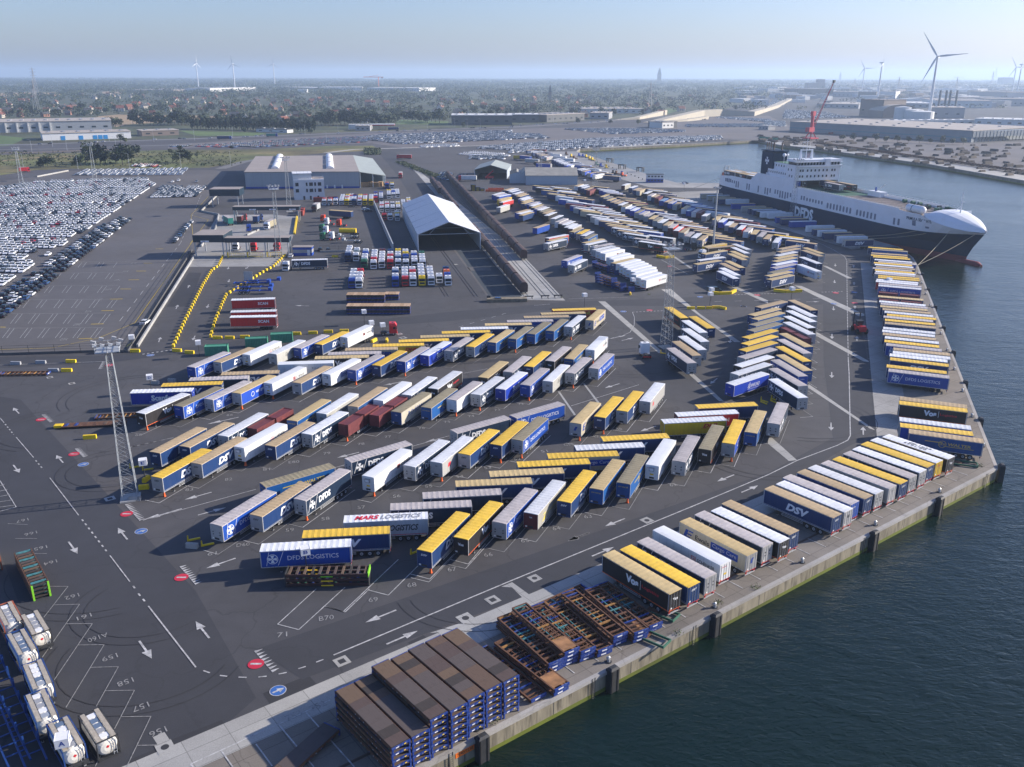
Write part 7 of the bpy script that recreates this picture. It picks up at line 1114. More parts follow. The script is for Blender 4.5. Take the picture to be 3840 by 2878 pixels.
for k in range(6): w = MB(); [w.b2(-1.6, 1.6, y - .06, y + .06, .1, 1.4, ORANGE) for y in (-1, 0, 1)]; [w.b2(x - .06, x + .06, -1, 1, 1.2, 1.4, RED) for x in (-1.5, 0, 1.5)]; c = G('k', 880 + 45 * k, 735 - 25 * (k % 2)); tag(w.build('red_rack', None, c, 10), '%s orange red rack from the left in the low pile left of the trailers' % ordinal(k + 1), 'rack', 'orange red racks near the open shed')
# tank containers
TK_W = mat('tank_white', (.72, .7, .64), .4, .08, .8, stain=(.7, .4, (.35, .28, .2))); WLK = mat('walkway', (.38, .34, .28), .8, .15, 3); TFB = mat('tank_frame_blue', (.012, .05, .2), .5, .1); TFR = mat('tank_frame_rust', (.35, .09, .04), .6, .2)
def tank(cx, cy, rz, fm, lab, trailer=True, zz=1.15):
    t = thing('tank_container', lab, 'tank container', (cx, cy, zz if trailer else 0), rz, 'tank containers at the left edge')
    w = MB(); r = 1.16; rg = []
    for x, k in ((-2.98, .35), (-2.9, .68), (-2.72, .9), (-2.45, 1), (2.45, 1), (2.72, .9), (2.9, .68), (2.98, .35)): rg.append([(x, r * k * math.sin(2 * math.pi * i / 20), 1.32 + r * k * math.cos(2 * math.pi * i / 20)) for i in range(20)])
    w.loft([q[::-1] for q in rg][::-1], TK_W); w.build('tank_shell', t, smooth=False)
    w = MB()
    for x in (-3.0, 3.0):
        for y in (-1.15, 1.15): w.b2(x - .07, x + .07, y - .07, y + .07, 0, 2.55, fm)
        w.b2(x - .07, x + .07, -1.15, 1.15, 0, .15, fm)
        if x < 0 or fm in (DARK,): w.b2(x - .06, x + .06, -1.15, 1.15, 2.43, 2.55, fm)
    for y in (-1.17, 1.17): w.b2(-3, 3, y - .06, y + .06, 2.45, 2.55, fm); w.b2(-3, 3, y - .06, y + .06, 0, .14, fm)
    w.build('frame', t)
    for y in (-.78, .78): w = MB(); w.b2(-2.9, 2.9, y - .24, y + .24, 2.52, 2.58, WLK); w.build('walkway', t)
    w = MB(); random.seed(int(abs(cx) * 7))
    for k in range(5): w.b2(-2.5 + 1.05 * k, -1.7 + 1.05 * k, -.45, .45, 2.44, 2.5, random.choice([STEEL, GREY, mat('blue_grey_cover', (.12, .17, .25), .5), WHITE]))
    w.build('top_covers', t)
    w = MB(); [w.rod((3.06, y, .2), (3.06, y, 2.4), .05, STEEL) for y in (.5, .85)]; [w.rod((3.06, .5, z), (3.06, .85, z), .04, STEEL) for z in (.5, .9, 1.3, 1.7, 2.1)]; w.build('ladder', t)
    w = MB(); w.poly([(3.0, -.2, 1.5), (3.0, 0, 1.3), (3.0, .2, 1.5), (3.0, 0, 1.7)], RED); w.build('hazard_sign', t)
    if trailer:
        u = thing('container_chassis', 'dark chassis under the %s' % ' '.join(lab.split()[:11]), 'chassis', (cx, cy, 0), rz); w = MB(); [w.b2(-3.3, 3.4, y - .1, y + .1, .75, 1.12, DARK) for y in (-.5, .5)]; w.b2(-3.3, -3, -1.2, 1.2, .8, 1.14, DARK); w.b2(3.1, 3.4, -1.2, 1.2, .8, 1.14, DARK); w.build('frame', u)
        for x in (-2.4, -1.1): [link('wheel', part_mesh('wheel'), u, (x, y, .52)) for y in (-1, 1)]
        [link('landing_leg', part_mesh('landing_leg'), u, (2.6, y, 0)) for y in (-.85, .85)]
for a, b, fm, tr, lab in (((-51.9, 83.1), (-47.4, 78.0), TFB, 1, 'white tank container at the bottom with blue frame and open dome end'), ((-49.2, 85.0), (-44.9, 80.2), DARK, 0, 'white tank container in a black frame standing on the asphalt'), ((-60.2, 93.7), (-55.9, 88.2), TFB, 1, 'middle white tank container with silver top covers and dome end'), ((-65.5, 99.9), (-61.3, 95.1), TFB, 1, 'white tank container in a bright blue frame with dark covers'), ((-70.4, 106.1), (-66.7, 101.7), TFR, 1, 'white tank container in a red frame at the left picture edge'), ((-65.9, 104.2), (-61.8, 99.4), DARK, 1, 'cream tank container with brown walkways and stained dome'), ((-56.6, 87.6), (-52.9, 83.0), TFB, 1, 'stained white tank container mostly hidden between two others')):
    A, B = Vector(a), Vector(b); c = (A + B) / 2; d = B - A; tank(c.x, c.y, math.degrees(math.atan2(d.y, d.x)), fm, lab, bool(tr), .55)
c = G('E', 20, 1480); t = thing('shipping_container', 'pale container with red frame at the left picture edge', 'container', (c.x - 3, c.y + 2, 0), -52); w = MB(); w.b2(-3, 3, -1.2, 1.2, .2, 2.5, mat('cream_panel', (.4, .36, .26), .6)); w.build('wall', t); w = MB(); [w.b2(x - .1, x + .1, y - .1, y + .1, 0, 2.6, TFR) for x in (-3, 3) for y in (-1.2, 1.2)]; [w.b2(-3, 3, y - .08, y + .08, 2.45, 2.6, TFR) for y in (-1.2, 1.2)]; w.build('frame', t)
for k, (a, b) in enumerate(((('I', 0, 730), ('I', 420, 1660)), (('I', 0, 1080), ('I', 280, 1660)))):   # blue staked trailers at the left edge
    A, B = G(*a), G(*b); A = A + (A - B).normalized() * 4; d = (B - A); L = d.length; t = thing('stake_trailer', '%s long blue trailer frame with upright stakes at the lower left edge' % ('upper', 'lower')[k], 'trailer', A, math.degrees(math.atan2(d.y, d.x)), 'blue staked trailers'); w = MB(); w.b2(0, L, -.1, .1, 1.0, 1.2, TFB); w.b2(0, L, -2.2, -2.0, .9, 1.1, TFB); [w.b2(.5 + 2 * q, .65 + 2 * q, -2.1, 0, 1.0, 1.1, TFB) for q in range(int(L / 2))]; w.build('frame', t)
    for q in range(int(L / 3)): w = MB(); w.b2(1 + 3 * q, 1.15 + 3 * q, -.1, .1, 1.2, 2.5, TFB); w.build('stake', t)
# steel containers beside the first row
for p, h, key, lab in ((('A', 1865, 1000), 9, 'g', 'rusty turquoise container at the left end behind the first row'), (('A', 2211, 930), 10, 'g', 'green container, left half of the pair behind the first row'), (('B', 218, 890), 10, 'g', 'green container, right half of the pair behind the first row'), (('m', 1755, 610), 95, 'r', 'orange container near the yellow divider, front one'), (('m', 1770, 575), 95, 'r', 'orange container near the yellow divider, rear one'), (('n', 190, 390), 3, 'm', 'dark red container behind the cab block'), (('M', 540, 1285), 3, 'r', 'orange container in front of the white office')):
    c = G(*p); tag(link('shipping_container', part_mesh('container', key), None, (c.x, c.y + 1.2, 0), h), lab, 'container')
# yellow concrete blocks
def ybl(L, m, studs=False):
    w = MB(); w.box((0, 0, .42), (L, .75, .84), m, top=(1, .75)); [w.box((-L / 2 + .3 + q * .6, 0, .88), (.25, .25, .1), m) for q in range(int(L / .6))] if studs else None; return w.mesh('barrier_block')
YB = ybl(1.4, YELLOW); YL = ybl(2.6, YELLOW); WB = ybl(2.6, GREY); YS = ybl(1.8, YELLOW, True); WS = ybl(2.0, LC, True)
def along(pts, n, me, lab, grp, extra=0):
    P = [G(*p) for p in pts]; Ls = [0]
    for a, b in zip(P, P[1:]): Ls.append(Ls[-1] + (b - a).length)
    for k in range(n):
        s = Ls[-1] * k / (n - 1); i = max(j for j in range(len(P) - 1) if Ls[j] <= s + 1e-6); d = (P[i + 1] - P[i]).normalized(); q = P[i] + d * (s - Ls[i]); tag(link('barrier_block', me, None, q, math.degrees(math.atan2(d.y, d.x)) + extra), '%s yellow block from the near end of the %s' % (ordinal(k + 1), lab), 'barrier block', grp)
along([('A', 1498, 925), ('A', 1600, 700), ('A', 1750, 400), ('A', 1830, 268), ('A', 1885, 232), ('A', 1925, 150)], 37, YB, 'left lane divider line', 'yellow blocks of the left lane divider')
along([('A', 1820, 840), ('A', 1860, 700), ('A', 1915, 570), ('A', 1955, 480), ('A', 2030, 430), ('A', 2140, 365), ('B', 60, 285), ('B', 150, 235), ('B', 250, 140)], 34, YB, 'right lane divider line', 'yellow blocks of the right lane divider')
for p, h, me, lab in ((('A', 1168, 970), 0, YL, 'yellow block pair at the near end of the pale kerb wall'), (('A', 1530, 965), -8, YL, 'yellow block at the near end of the left lane divider'), (('A', 1638, 982), -8, YL, 'yellow block left of the small white sign post'), (('A', 1880, 855), -4, YL, 'yellow block below the red trio, left'), (('A', 1985, 855), -2, YL, 'yellow block below the red trio, middle'), (('A', 2115, 848), 2, YL, 'yellow block below the red trio, right'), (('B', 350, 820), 2, YL, 'yellow block behind the green containers, first'), (('B', 492, 812), 4, YL, 'yellow block behind the green containers, second'), (('B', 625, 803), 4, YL, 'yellow block behind the green containers, third'), (('B', 762, 796), 4, YL, 'yellow block behind the green containers, fourth'),
   (('A', 615, 1060), 0, YL, 'yellow block on the white line at left, upper one'), (('A', 578, 1138), 2, YL, 'yellow block on the white line at left, lower one'), (('E', 778, 335), 10, YL, 'yellow block lying on open asphalt left of the mast'), (('A', 138, 1078), 0, WB, 'grey block on the white line at the left, first'), (('A', 355, 1068), 0, WB, 'grey block on the white line at the left, second'), (('A', 462, 1138), 0, WB, 'grey block on the white line at the left, third'), (('A', 1342, 1245), -6, WS, 'studded grey block near the white-roofed blue trailer, left'), (('A', 1487, 1228), -6, WS, 'studded grey block near the white-roofed blue trailer, right'), (('E', 1660, 1278), -8, WS, 'studded pale block before the front left trailer'), (('E', 1168, 868), 5, WS, 'pale block at the foot of the foreground mast'), (('B', 683, 150), 0, YL, 'yellow block with number left of the upper cab block'),
   (('E', 1245, 770), 12, YS, 'yellow studded block under the white sign by the mast, front'), (('F', 400, 1510), -5, YS, 'yellow studded block under the sign of the front left trailer, left'), (('F', 485, 1505), 30, YS, 'yellow studded block under the sign of the front left trailer, right'), (('C', 1020, 935), 80, YS, 'yellow studded block under the sign by the white trailers'), (('C', 1545, 1060), 0, YL, 'yellow block row on the lane, first'), (('C', 1632, 1058), 0, YL, 'yellow block row on the lane, second'), (('C', 1700, 1058), 0, YS, 'yellow block row on the lane, third'), (('C', 1762, 1052), 0, YL, 'yellow block row on the lane, fourth'), (('C', 1820, 1058), -50, YL, 'yellow block row on the lane, fifth'), (('a', 945, 250), 80, YL, 'yellow block between the two facing columns'), (('B', 1020, 880), 70, YL, 'yellow block left of the red tractor unit'), (('B', 1130, 880), 95, YL, 'yellow block below the red tractor unit'), (('E', 1265, 700), 80, YS, 'yellow studded block under the white sign by the mast, rear')):
    tag(link('barrier_block', me, None, G(*p), h), lab, 'barrier block')
for nm, pts, lab in (('kerb', [('b', 360, 815), ('b', 505, 832), ('b', 665, 825), ('b', 730, 790)], 'yellow angled kerb below the van'), ('kerb', [('b', 1257, 790), ('b', 1420, 805), ('b', 1645, 795)], 'yellow angled kerb below the right V of trailers'), ('kerb', [('C', 1250, 610), ('C', 1320, 622), ('C', 1400, 615)], 'yellow angled kerb beside the floodlight mast')):
    o = wall([G(*p) for p in pts], .8, .95, YELLOW, 'yellow_kerb', lab, 'kerb')
# orange end blocks: yellow wheel stops
WSM = MB(); WSM.box((0, 0, .5), (.3, .3, 1.0), YELLOW, top=(.6, .3)); WSM.box((.9, 0, .12), (2, .3, .24), YELLOW); wsm = WSM.mesh('guide_post')
for k, (p, h) in enumerate(((('E', 1625, 1220), 25), (('E', 1745, 1265), 25), (('E', 1125, 590), 20), (('E', 1235, 610), 20), (('F', 1340, 1335), 40), (('F', 360, 1510), 10), (('G', 2150, 250), -60), (('C', 1285, 1440), -30), (('a', 600, 1460), -50), (('a', 735, 1440), -50), (('H', 25, 240), -60))): tag(link('guide_post', wsm, None, G(*p), h), '%s yellow guide post with foot bar, counted from the left field to the lane' % ordinal(k + 1), 'guide post', 'yellow guide posts at bay ends')
# white sign boards
def sign(p, lab, txt='', h=2.9, base=None, s=1.0, rz=0, ht=3.6):
    c = G(*p); t = thing('sign_post', lab, 'sign', c, rz); w = MB(); w.cyl((0, 0, 0), (0, 0, ht), .07, DARK, 6); w.build('post', t); w = MB()
    s *= .72
    for a in (0, 90, 180, 270): w.x = Matrix.Translation((0, 0, ht)) @ Matrix.Rotation(math.radians(a + 20), 4, 'Z'); w.b2(-1 * s, 1 * s, -1 * s, -.94 * s, -.1, 1.4 * s, WHITE); (write(w, txt, lambda u, v: (u, -1.01 * s, v), TB, -.45 * s, .45 * s, .25 * s, 1.1 * s, .02) if txt else None)
    w.x = Matrix.Translation((0, 0, ht)) @ Matrix.Rotation(math.radians(20), 4, 'Z'); w.b2(-.95 * s, .95 * s, -.95 * s, .95 * s, 1.3 * s, 1.36 * s, WHITE)
    w.x = None; w.build('sign_board', t)
for p, lab, tx in ((('E', 1258, 705), 'white box sign with letter E beside the foreground mast', 'E'), (('F', 440, 1500), 'white box sign with letter B in front of the bright blue trailer', 'B'), (('E', 1310, -60), 'white box sign in front of the royal blue trailer at left', 'D'), (('I', 590, 1680), 'white box sign over the tank containers at the bottom left', 'A'), (('A', 1152, 960), 'white box sign above the yellow blocks at the kerb wall end', ''), (('A', 1725, 1010), 'small white sign left of the turquoise container', ''), (('B', 938, 730), 'white box sign on the lane above the first row', 'C'), (('B', 1100, 850), 'white box sign next to the red tractor unit', ''), (('B', 1003, 830), 'white box sign left of the red tractor unit', ''), (('C', 625, 1040), 'white box sign at the end of the upper fan', ''), (('C', 1042, 900), 'white box sign in front of the white box trailers', ''), (('C', 1708, 1030), 'white box sign over the yellow block row', ''), (('a', 990, 160), 'white box sign behind the two facing columns', ''), (('D', 1035, 900), 'white box sign on the right quay column', ''), (('b', 390, 920), 'white box sign below the van', ''), (('N', 1485, 1180), 'white box sign near the ferry stern', ''), (('N', 628, 1150), 'white box sign beside the long blue shed', '')): sign(p, lab, tx)
c = G('A', 2150, 375); w = MB(); w.b2(-1.6, 1.6, -.05, .05, 1.0, 4.4, STEEL); [w.b2(x, x + .1, -.1, .1, 0, 4.4, STEEL) for x in (-1.6, 1.5)]; tag(w.build('lane_board', None, c, 0), 'grey steel board standing at the right lane divider', 'board')
# quay furniture
n0 = Vector((-.605, .796)); e0, e1 = Vector((-140, -19.9)), Vector((95, 159)); te = (e1 - e0).normalized(); nin = Vector((-te.y, te.x)); rzq = math.degrees(math.atan2(te.y, te.x))
BM = MB(); BM.cyl((0, 0, 0), (0, 0, .55), .22, STEEL, 10); BM.cyl((0, 0, .55), (0, .15, .75), .32, STEEL, 10, .26); BM.cyl((0, 0, 0), (0, 0, .08), .45, DARK, 10); bm_ = BM.mesh('bollard')
def qpos(t, x, y, d): c = G(t, x, y); c2 = Vector((c.x, c.y)); s = (c2 - e0).dot(te); q = e0 + te * s + nin * d; return (q.x, q.y, .02)
for k, p in enumerate((('J', 1998, 1420), ('K', 912, 1400), ('K', 1815, 910), ('H', 340, 1658), ('H', 978, 1335), ('H', 1522, 1045))): tag(link('bollard', bm_, None, qpos(*p, 1.1), rzq), '%s grey mooring bollard from the bottom along the near quay edge' % ordinal(k + 1), 'bollard', 'mooring bollards on the near quay')
FD = MB(); FD.box((0, -.55, -1.4), (1.5, 1.0, 3.6), DARK); FD.box((0, -.65, .5), (1.5, .9, .3), DARK, top=(.7, .6)); [FD.b2(x - .1, x + .1, -1.12, -1.05, -3, .3, RUBBER) for x in (-.5, .5)]; fd_ = FD.mesh('fender')
for k, p in enumerate((('J', 2040, 1500), ('K', 955, 1480), ('K', 1845, 1000), ('H', 1015, 1430), ('H', 1560, 1120))): tag(link('quay_fender', fd_, None, qpos(*p, 0)[:2] + (0,), rzq), '%s dark fender from the bottom on the near quay wall' % ordinal(k + 1), 'fender', 'dark fenders on the near quay wall')
tag(link('quay_fender', fd_, None, (95.6, 159.4, 0), rzq + 40), 'dark fender on the outer corner of the quay', 'fender')
LD = MB(); [LD.rod((x, -.3, .05), (x, -.3, -3.2), .06, DARK) for x in (-.25, .25)]; [LD.rod((-.25, -.3, -.3 * q), (.25, -.3, -.3 * q), .04, DARK) for q in range(11)]; ld_ = LD.mesh('ladder')
for k, p in enumerate((('J', 1745, 1600), ('K', 775, 1540), ('K', 1640, 1070), ('H', 865, 1430), ('H', 1462, 1110), ('H', 1900, 870))): tag(link('quay_ladder', ld_, None, qpos(*p, 0)[:2] + (0,), rzq), '%s steel ladder from the bottom on the near quay wall' % ordinal(k + 1), 'ladder', 'steel ladders on the near quay wall')
q = qpos('J', 1880, 1540, 0); w = MB(); w.b2(-1.3, 1.3, -.14, -.115, -1.3, -.6, mat('orange_plate', (.75, .17, .02), .5)); write(w, '7140/7230', lambda u, v: (u, -.145, v), TK, -1.1, 1.1, -1.15, -.75, .01); tag(w.build('berth_plate', None, q[:2] + (0,), rzq), 'orange plate with black numbers on the quay wall at the bottom', 'plate')
w = MB(); [w.rod((x, -.25, 0), (x, .25, 0), .05, STEEL) for x in [-2.4 + .35 * i for i in range(14)]]; [w.rod((-2.5, y, 0), (2.4, y, 0), .07, STEEL) for y in (-.25, .25)]; q = qpos('J', 1740, 1500, 2.0); tag(w.build('loose_ladder', None, (q[0], q[1], .1), rzq + 8), 'aluminium ladder lying flat on the quay at the bottom', 'ladder')
for k in range(11): q = Vector((95, 159)) + (Vector((163, 353)) - Vector((95, 159))) * ((k + .6) / 11.5); tag(link('bollard', bm_, None, (q.x - 1, q.y + .3, .02), 70), '%s bollard from the near corner along the right quay edge' % ordinal(k + 1), 'bollard', 'bollards on the right quay edge')
for k in range(7): q = Vector((95, 159)) + (Vector((163, 353)) - Vector((95, 159))) * ((k + 1) / 7.6); tag(link('quay_fender', fd_, None, (q.x, q.y, 0), 71), '%s dark fender from the near corner on the right quay' % ordinal(k + 1), 'fender', 'dark fenders on the right quay')
# weeds in quay joints
random.seed(9); w = MB(); LEAF = mat('weed_leaf', (.09, .12, .03), .8, .4)
for p in (('K', 1780, 835), ('K', 1440, 1095), ('J', 2040, 1270), ('H', 1835, 800), ('C', 1180, 935), ('C', 430, 960), ('K', 2110, 700)):
    c = G(*p)
    for i in range(60): a = random.uniform(0, 6.28); r = random.random() ** .7 * .8; q = Vector((c.x + r * math.cos(a), c.y + r * math.sin(a), random.uniform(.05, .35))); s = .14; w.poly([q + Vector((random.uniform(-s, s), random.uniform(-s, s), random.uniform(-s, s))) for _ in range(3)], LEAF)
tag(w.build('weeds'), 'small green weeds growing in the quay and yard joints', 'weeds', kind='stuff')
# portable office on the basin quay, fork trucks and yellow machines there
t = thing('portable_office', 'two-storey blue and white container office on the basin quay', 'cabin', G('N', 1160, 1118), -4); w = MB(); w.b2(0, 12, 0, 5, 0, 2.6, BLUE); w.b2(0, 12, 0, 5, 2.6, 5.6, PANEL); w.build('wall', t); [ (lambda w: (w.b2(1 + 2.3 * k, 2.4 + 2.3 * k, -.05, 0, z, z + 1, GLASS), w.build('window', t)))(MB()) for k in range(5) for z in (1.1, 3.8)]; w = MB(); w.b2(-.2, 12.2, -.2, 5.2, 5.6, 5.8, DARK); w.build('roof', t)
tag(link('shipping_container', part_mesh('container', 'm'), None, G('N', 430, 1125), 2), 'dark container by the long blue shed', 'container'); random.seed(21)
def machine(p, m, lab, grp):
    c = G(*p); t = thing('terminal_tractor', lab, 'terminal tractor', c, random.uniform(100, 160), grp); w = MB(); w.b2(-2.2, 2, -1, 1, .6, 1.2, m); w.build('chassis', t); w = MB(); w.b2(.8, 2.0, -.9, .4, 1.2, 3.0, m); w.b2(2.0, 2.03, -.8, .3, 1.8, 2.8, GLASS); w.build('cab', t); [link('wheel', part_mesh('wheel'), t, (x, y, .52)) for x in (-1.4, 1.4) for y in (-.95, .95)]
for k, (x, y, m) in enumerate(((470, 880, RUST), (520, 900, YELLOW), (545, 915, RUST), (585, 895, BLUE), (615, 900, BLUE), (650, 905, YELLOW), (680, 920, YELLOW), (700, 930, YELLOW), (735, 970, MATS['winch_green']), (770, 985, BLUE), (815, 995, YELLOW), (880, 1045, DARK), (910, 1050, RUST), (950, 1055, BLUE), (965, 1065, ORANGE))): machine(('N', x, y), m, '%s terminal tractor from the back of the machine park on the basin quay' % ordinal(k + 1), 'terminal tractors on the basin quay')
for k, (x, y) in enumerate(((845, 945), (950, 1000), (1108, 1025))): t = thing('ramp_frame', '%s dark steel ramp frame at the basin edge' % ordinal(k + 1), 'ramp', G('N', x, y), -40, 'ramp frames at the basin edge'); w = MB(); w.b2(-3, 3, -1.5, 1.5, 3, 3.6, DARK); w.build('deck', t); [ (lambda w: (w.b2(a - .3, a + .3, b - .3, b + .3, 0, 3, DARK), w.build('leg', t)))(MB()) for a in (-2.5, 2.5) for b in (-1.2, 1.2)]
for k in range(14): c = G('N', 705 + 33 * k + (k // 7) * 60, 932 + 12.5 * k + (k // 7) * 22); w = MB(); w.cyl((0, 0, 0), (0, 0, .8), .4, DARK, 8); tag(w.build('bollard', None, c), '%s small dark bollard from the left along the basin edge' % ordinal(k + 1), 'bollard', 'small bollards along the basin edge')
t = thing('loading_machine', 'red and yellow loading machine inside the open shed', 'crane', G('k', 900, 520), 20); w = MB(); w.b2(-3, 3, -1.4, 1.4, .8, 2.2, RED); w.rod((-2, 0, 2.2), (3, 0, 6), .6, RED); w.build('body', t); [link('wheel', part_mesh('wheel'), t, (x, y, .52)) for x in (-2, 2) for y in (-1.3, 1.3)]

# ---------------------------------------------------------------- beyond the port
TURB = mat('turbine_white', (.6, .63, .67), .5, .02)
def blade_mesh(L):
    w = MB(); rg = []
    for k in range(8):
        t = k / 7; r = 1.2 + L * t; ch = (1.3 + 2.6 * math.sin(min(1, t * 3.2) * math.pi * .5) * (1 - t) ** .8) * (1 - .75 * t) + .15; th = .5 * (1 - t) + .06; bend = 1.8 * t * t
        rg.append([(-ch * .4, bend + th, r), (ch * .6, bend, r), (-ch * .4, bend - th, r), (-ch * .6, bend, r)])
    w.loft(rg, TURB); return w.mesh('blade')
def turbine(p, hub, L, rz, ang, lab, bx=None):
    c = G(*p) if isinstance(p[0], str) else Vector(p); t = thing('wind_turbine', lab, 'wind turbine', c, rz, 'wind turbines'); w = MB(); w.cyl((0, 0, 0), (0, 0, hub), hub * .026, TURB, 16, hub * .014); w.build('tower', t, smooth=False)
    w = MB(); w.box((0, 2.5, hub + 1.2), (3.6, 11, 3.6), TURB, top=(.8, .95)); w.build('nacelle', t); w = MB(); w.cyl((0, -3, hub + 1.2), (0, -5.5, hub + 1.2), 1.7, TURB, 10, .8); h = w.build('hub', t); bm = blade_mesh(L)
    for k in range(3): b = link('blade', bm, t, (0, -4, hub + 1.2)); b.rotation_euler = (0, math.radians(ang + 120 * k), 0)
turbine(('O', 1385, 800), 103, 47, -35, -35, 'largest wind turbine at right behind the long grey warehouse'); turbine(('O', 945, 635), 109, 46, 60, 12, 'wind turbine second from right group, thin edge-on rotor'); turbine(('O', 810, 560), 105, 45, -30, -30, 'small hazy wind turbine left of the right hand group')
turbine(('O', 2145, 600), 112, 50, 40, -18, 'wind turbine cut by the right picture edge'); turbine(('O', 2105, 575), 108, 48, -20, -30, 'hazy wind turbine just left of the one at the right edge')
turbine(('L', 1715, 300), 128, 46, 75, 5, 'leftmost of the three distant wind turbines'); turbine(('L', 2030, 315), 118, 46, -20, -10, 'middle of the three distant wind turbines'); turbine(('M', 163, 283), 134, 52, 0, 5, 'rightmost of the three distant wind turbines')
# red harbour crane
CRN = mat('crane_red', (.5, .03, .06), .5, .08); c = G('O', 365, 985); t = thing('harbour_crane', 'tall red harbour crane with raised lattice jib on the log quay', 'crane', c, 32)
w = MB()
for x in (-6, 6):
    for y in (-5, 5): w.rod((x, y, 0), (x * .3, y * .3, 9), 1.2, CRN); w.b2(x - 2, x + 2, y - .8, y + .8, 0, 2, DARK)
w.b2(-7, 7, -6, 6, 2, 3.4, CRN); w.build('undercarriage', t); w = MB(); w.cyl((0, 0, 8), (0, 0, 31), 1.9, CRN, 10); w.b2(-7, 2, -3, 3, 10, 15, CRN); w.b2(-2, 2.6, -2, 2, 28, 33, CRN); w.b2(1.5, 4, -1.5, 1.5, 21, 24, GLASS); w.build('tower', t)
w = MB(); a, b = Vector((2, 0, 14)), Vector((30, 0, 66)); n = 20
for s, u in ((-1, -1), (1, -1), (0, 1)): w.rod(a + Vector((0, s * 1.4, u * .8)), b + Vector((0, s * .5, u * .4)), .45, CRN)
for k in range(n):
    p, q = a + (b - a) * (k / n), a + (b - a) * ((k + 1) / n); f = 1.4 - .9 * k / n; w.rod(p + Vector((0, -f, -.8)), q + Vector((0, f, -.8)), .22, CRN); w.rod(p + Vector((0, f, -.8)), q + Vector((0, 0, .8)), .22, CRN); w.rod(p + Vector((0, -f, -.8)), q + Vector((0, 0, .8)), .22, CRN)
w.box(tuple(b), (2.4, 2.4, 3), DARK); w.build('jib', t); w = MB()
for y in (-.6, .6): w.rod((-1, y, 33), (30, y * .3, 67), .12, DARK); w.rod((30, y, 65), (30.5, y, 44), .1, DARK)
w.build('cables', t)
# log quay: long warehouse and log stacks
LW = mat('hazy_cladding', (.2, .23, .25), .6, .06, .1); LR_ = mat('pale_flat_roof', (.38, .34, .3), .8, .06, .05)
A, B, Cc = G('O', 185, 905), G('O', 1752, 1002), G('O', 2600, 965); rz, L = frame(0, A, B); t = thing('long_warehouse', 'very long low grey warehouse with flat tan roof across the basin', 'warehouse', A, rz); w = MB(); w.b2(0, L, 0, 150, 0, 12.5, LW); w.b2(0, L, -.2, 0, 4.5, 5.2, mat('teal_band', (.06, .2, .25), .5)); w.build('wall', t); w = MB(); w.b2(-.5, L + .5, -.5, 150, 12.52, 13.2, LR_); w.build('roof', t)
for k in range(22): w = MB(); w.b2(12 + (L - 30) * k / 21, 16 + (L - 30) * k / 21, 20 + 45 * (k % 3), 23 + 45 * (k % 3), 13.2, 14.2, GREY); w.build('roof_vent', t)
t2 = thing('loading_canopy', 'ribbed canopy at the right end of the long grey warehouse', 'canopy', B + Vector((1, 0, 0)), math.degrees(math.atan2((Cc - B).y, (Cc - B).x))); w = MB(); w.b2(0, 150, 0, 8, 5.5, 12, LW); [w.b2(6 * k, 6 * k + .5, -.3, 0, 5.5, 12.2, GREY) for k in range(25)]; w.build('fascia', t2); [(lambda w: (w.b2(6 * k, 6 * k + .6, 1, 1.6, 0, 5.5, DARK), w.build('post', t2)))(MB()) for k in range(25)]
LOGM = [mat('log_' + n, c, .85, .25, .6) for n, c in (('dark', (.05, .04, .04)), ('mid', (.09, .07, .055)), ('pale', (.15, .12, .09)))]
LG = []
for v in range(4):
    random.seed(70 + v); w = MB()
    for l in range(3):
        for q in range(5 - l): w.cyl((-4.5 + random.uniform(-.6, .6), (q - (4 - l) / 2) * .95, .5 + l * .8), (4.5 + random.uniform(-.6, .6), (q - (4 - l) / 2) * .95, .5 + l * .8), .48, LOGM[(v + q) % 3 if v else 0], 6)
    LG.append(w.mesh('log_stack'))
random.seed(31); k = 0
for row in range(11):
    for col in range(26):
        if random.random() < .38: continue
        px_ = -40 + col * 95 + random.uniform(-35, 35); lo = 905 + max(0, px_) * .115 if px_ < 1750 else 1120; top = 930 + max(0, px_) * .055; bot = 1010 + px_ * .145
        yv = top + 22 + (bot - top - 22) * (row / 11) + random.uniform(-5, 5)
        if px_ > 1700: yv = 1030 + (bot - 1030) * row / 11
        c = G('O', px_, yv); k += 1
        o = link('log_stack', random.choice(LG), None, c, random.choice([20, 25, 110, 15])); s = random.uniform(.55, 1.0); o.scale = (s, s * .9, s); tag(o, '%s stack of logs, counted from the back left of the log yard' % ordinal(k), 'log stack', 'log stacks on the yard across the basin')
a, b = G('O', 420, 1020), G('O', 2300, 1285); d = (b - a).normalized()
wg2 = MB(); wg2.b2(-9, 9, -1.3, 1.3, .9, 1.4, WGD); [wg2.b2(-8 + 4 * q, -7 + 4 * q, -1.3, 1.3, 1.4, 3, RUST) for q in range(5)]; wgm = wg2.mesh('body')
for q in range(int((b - a).length / 19.5)): t = thing('timber_wagon', '%s empty timber wagon from the crane along the log quay' % ordinal(q + 1), 'wagon', a + d * (10 + 19.5 * q), math.degrees(math.atan2(d.y, d.x)), 'timber wagons on the log quay'); link('body', wgm, t)
for p, key, lab in ((('i', 395, 175), 'g', 'green container at the basin head, left'), (('i', 480, 175), 'g', 'green container at the basin head, middle'), (('i', 600, 190), 'g', 'green container at the basin head, right'), (('i', 1450, 100), 'r', 'container before the long grey warehouse')): tag(link('shipping_container', part_mesh('container', key), None, G(*p), 0), lab, 'container')
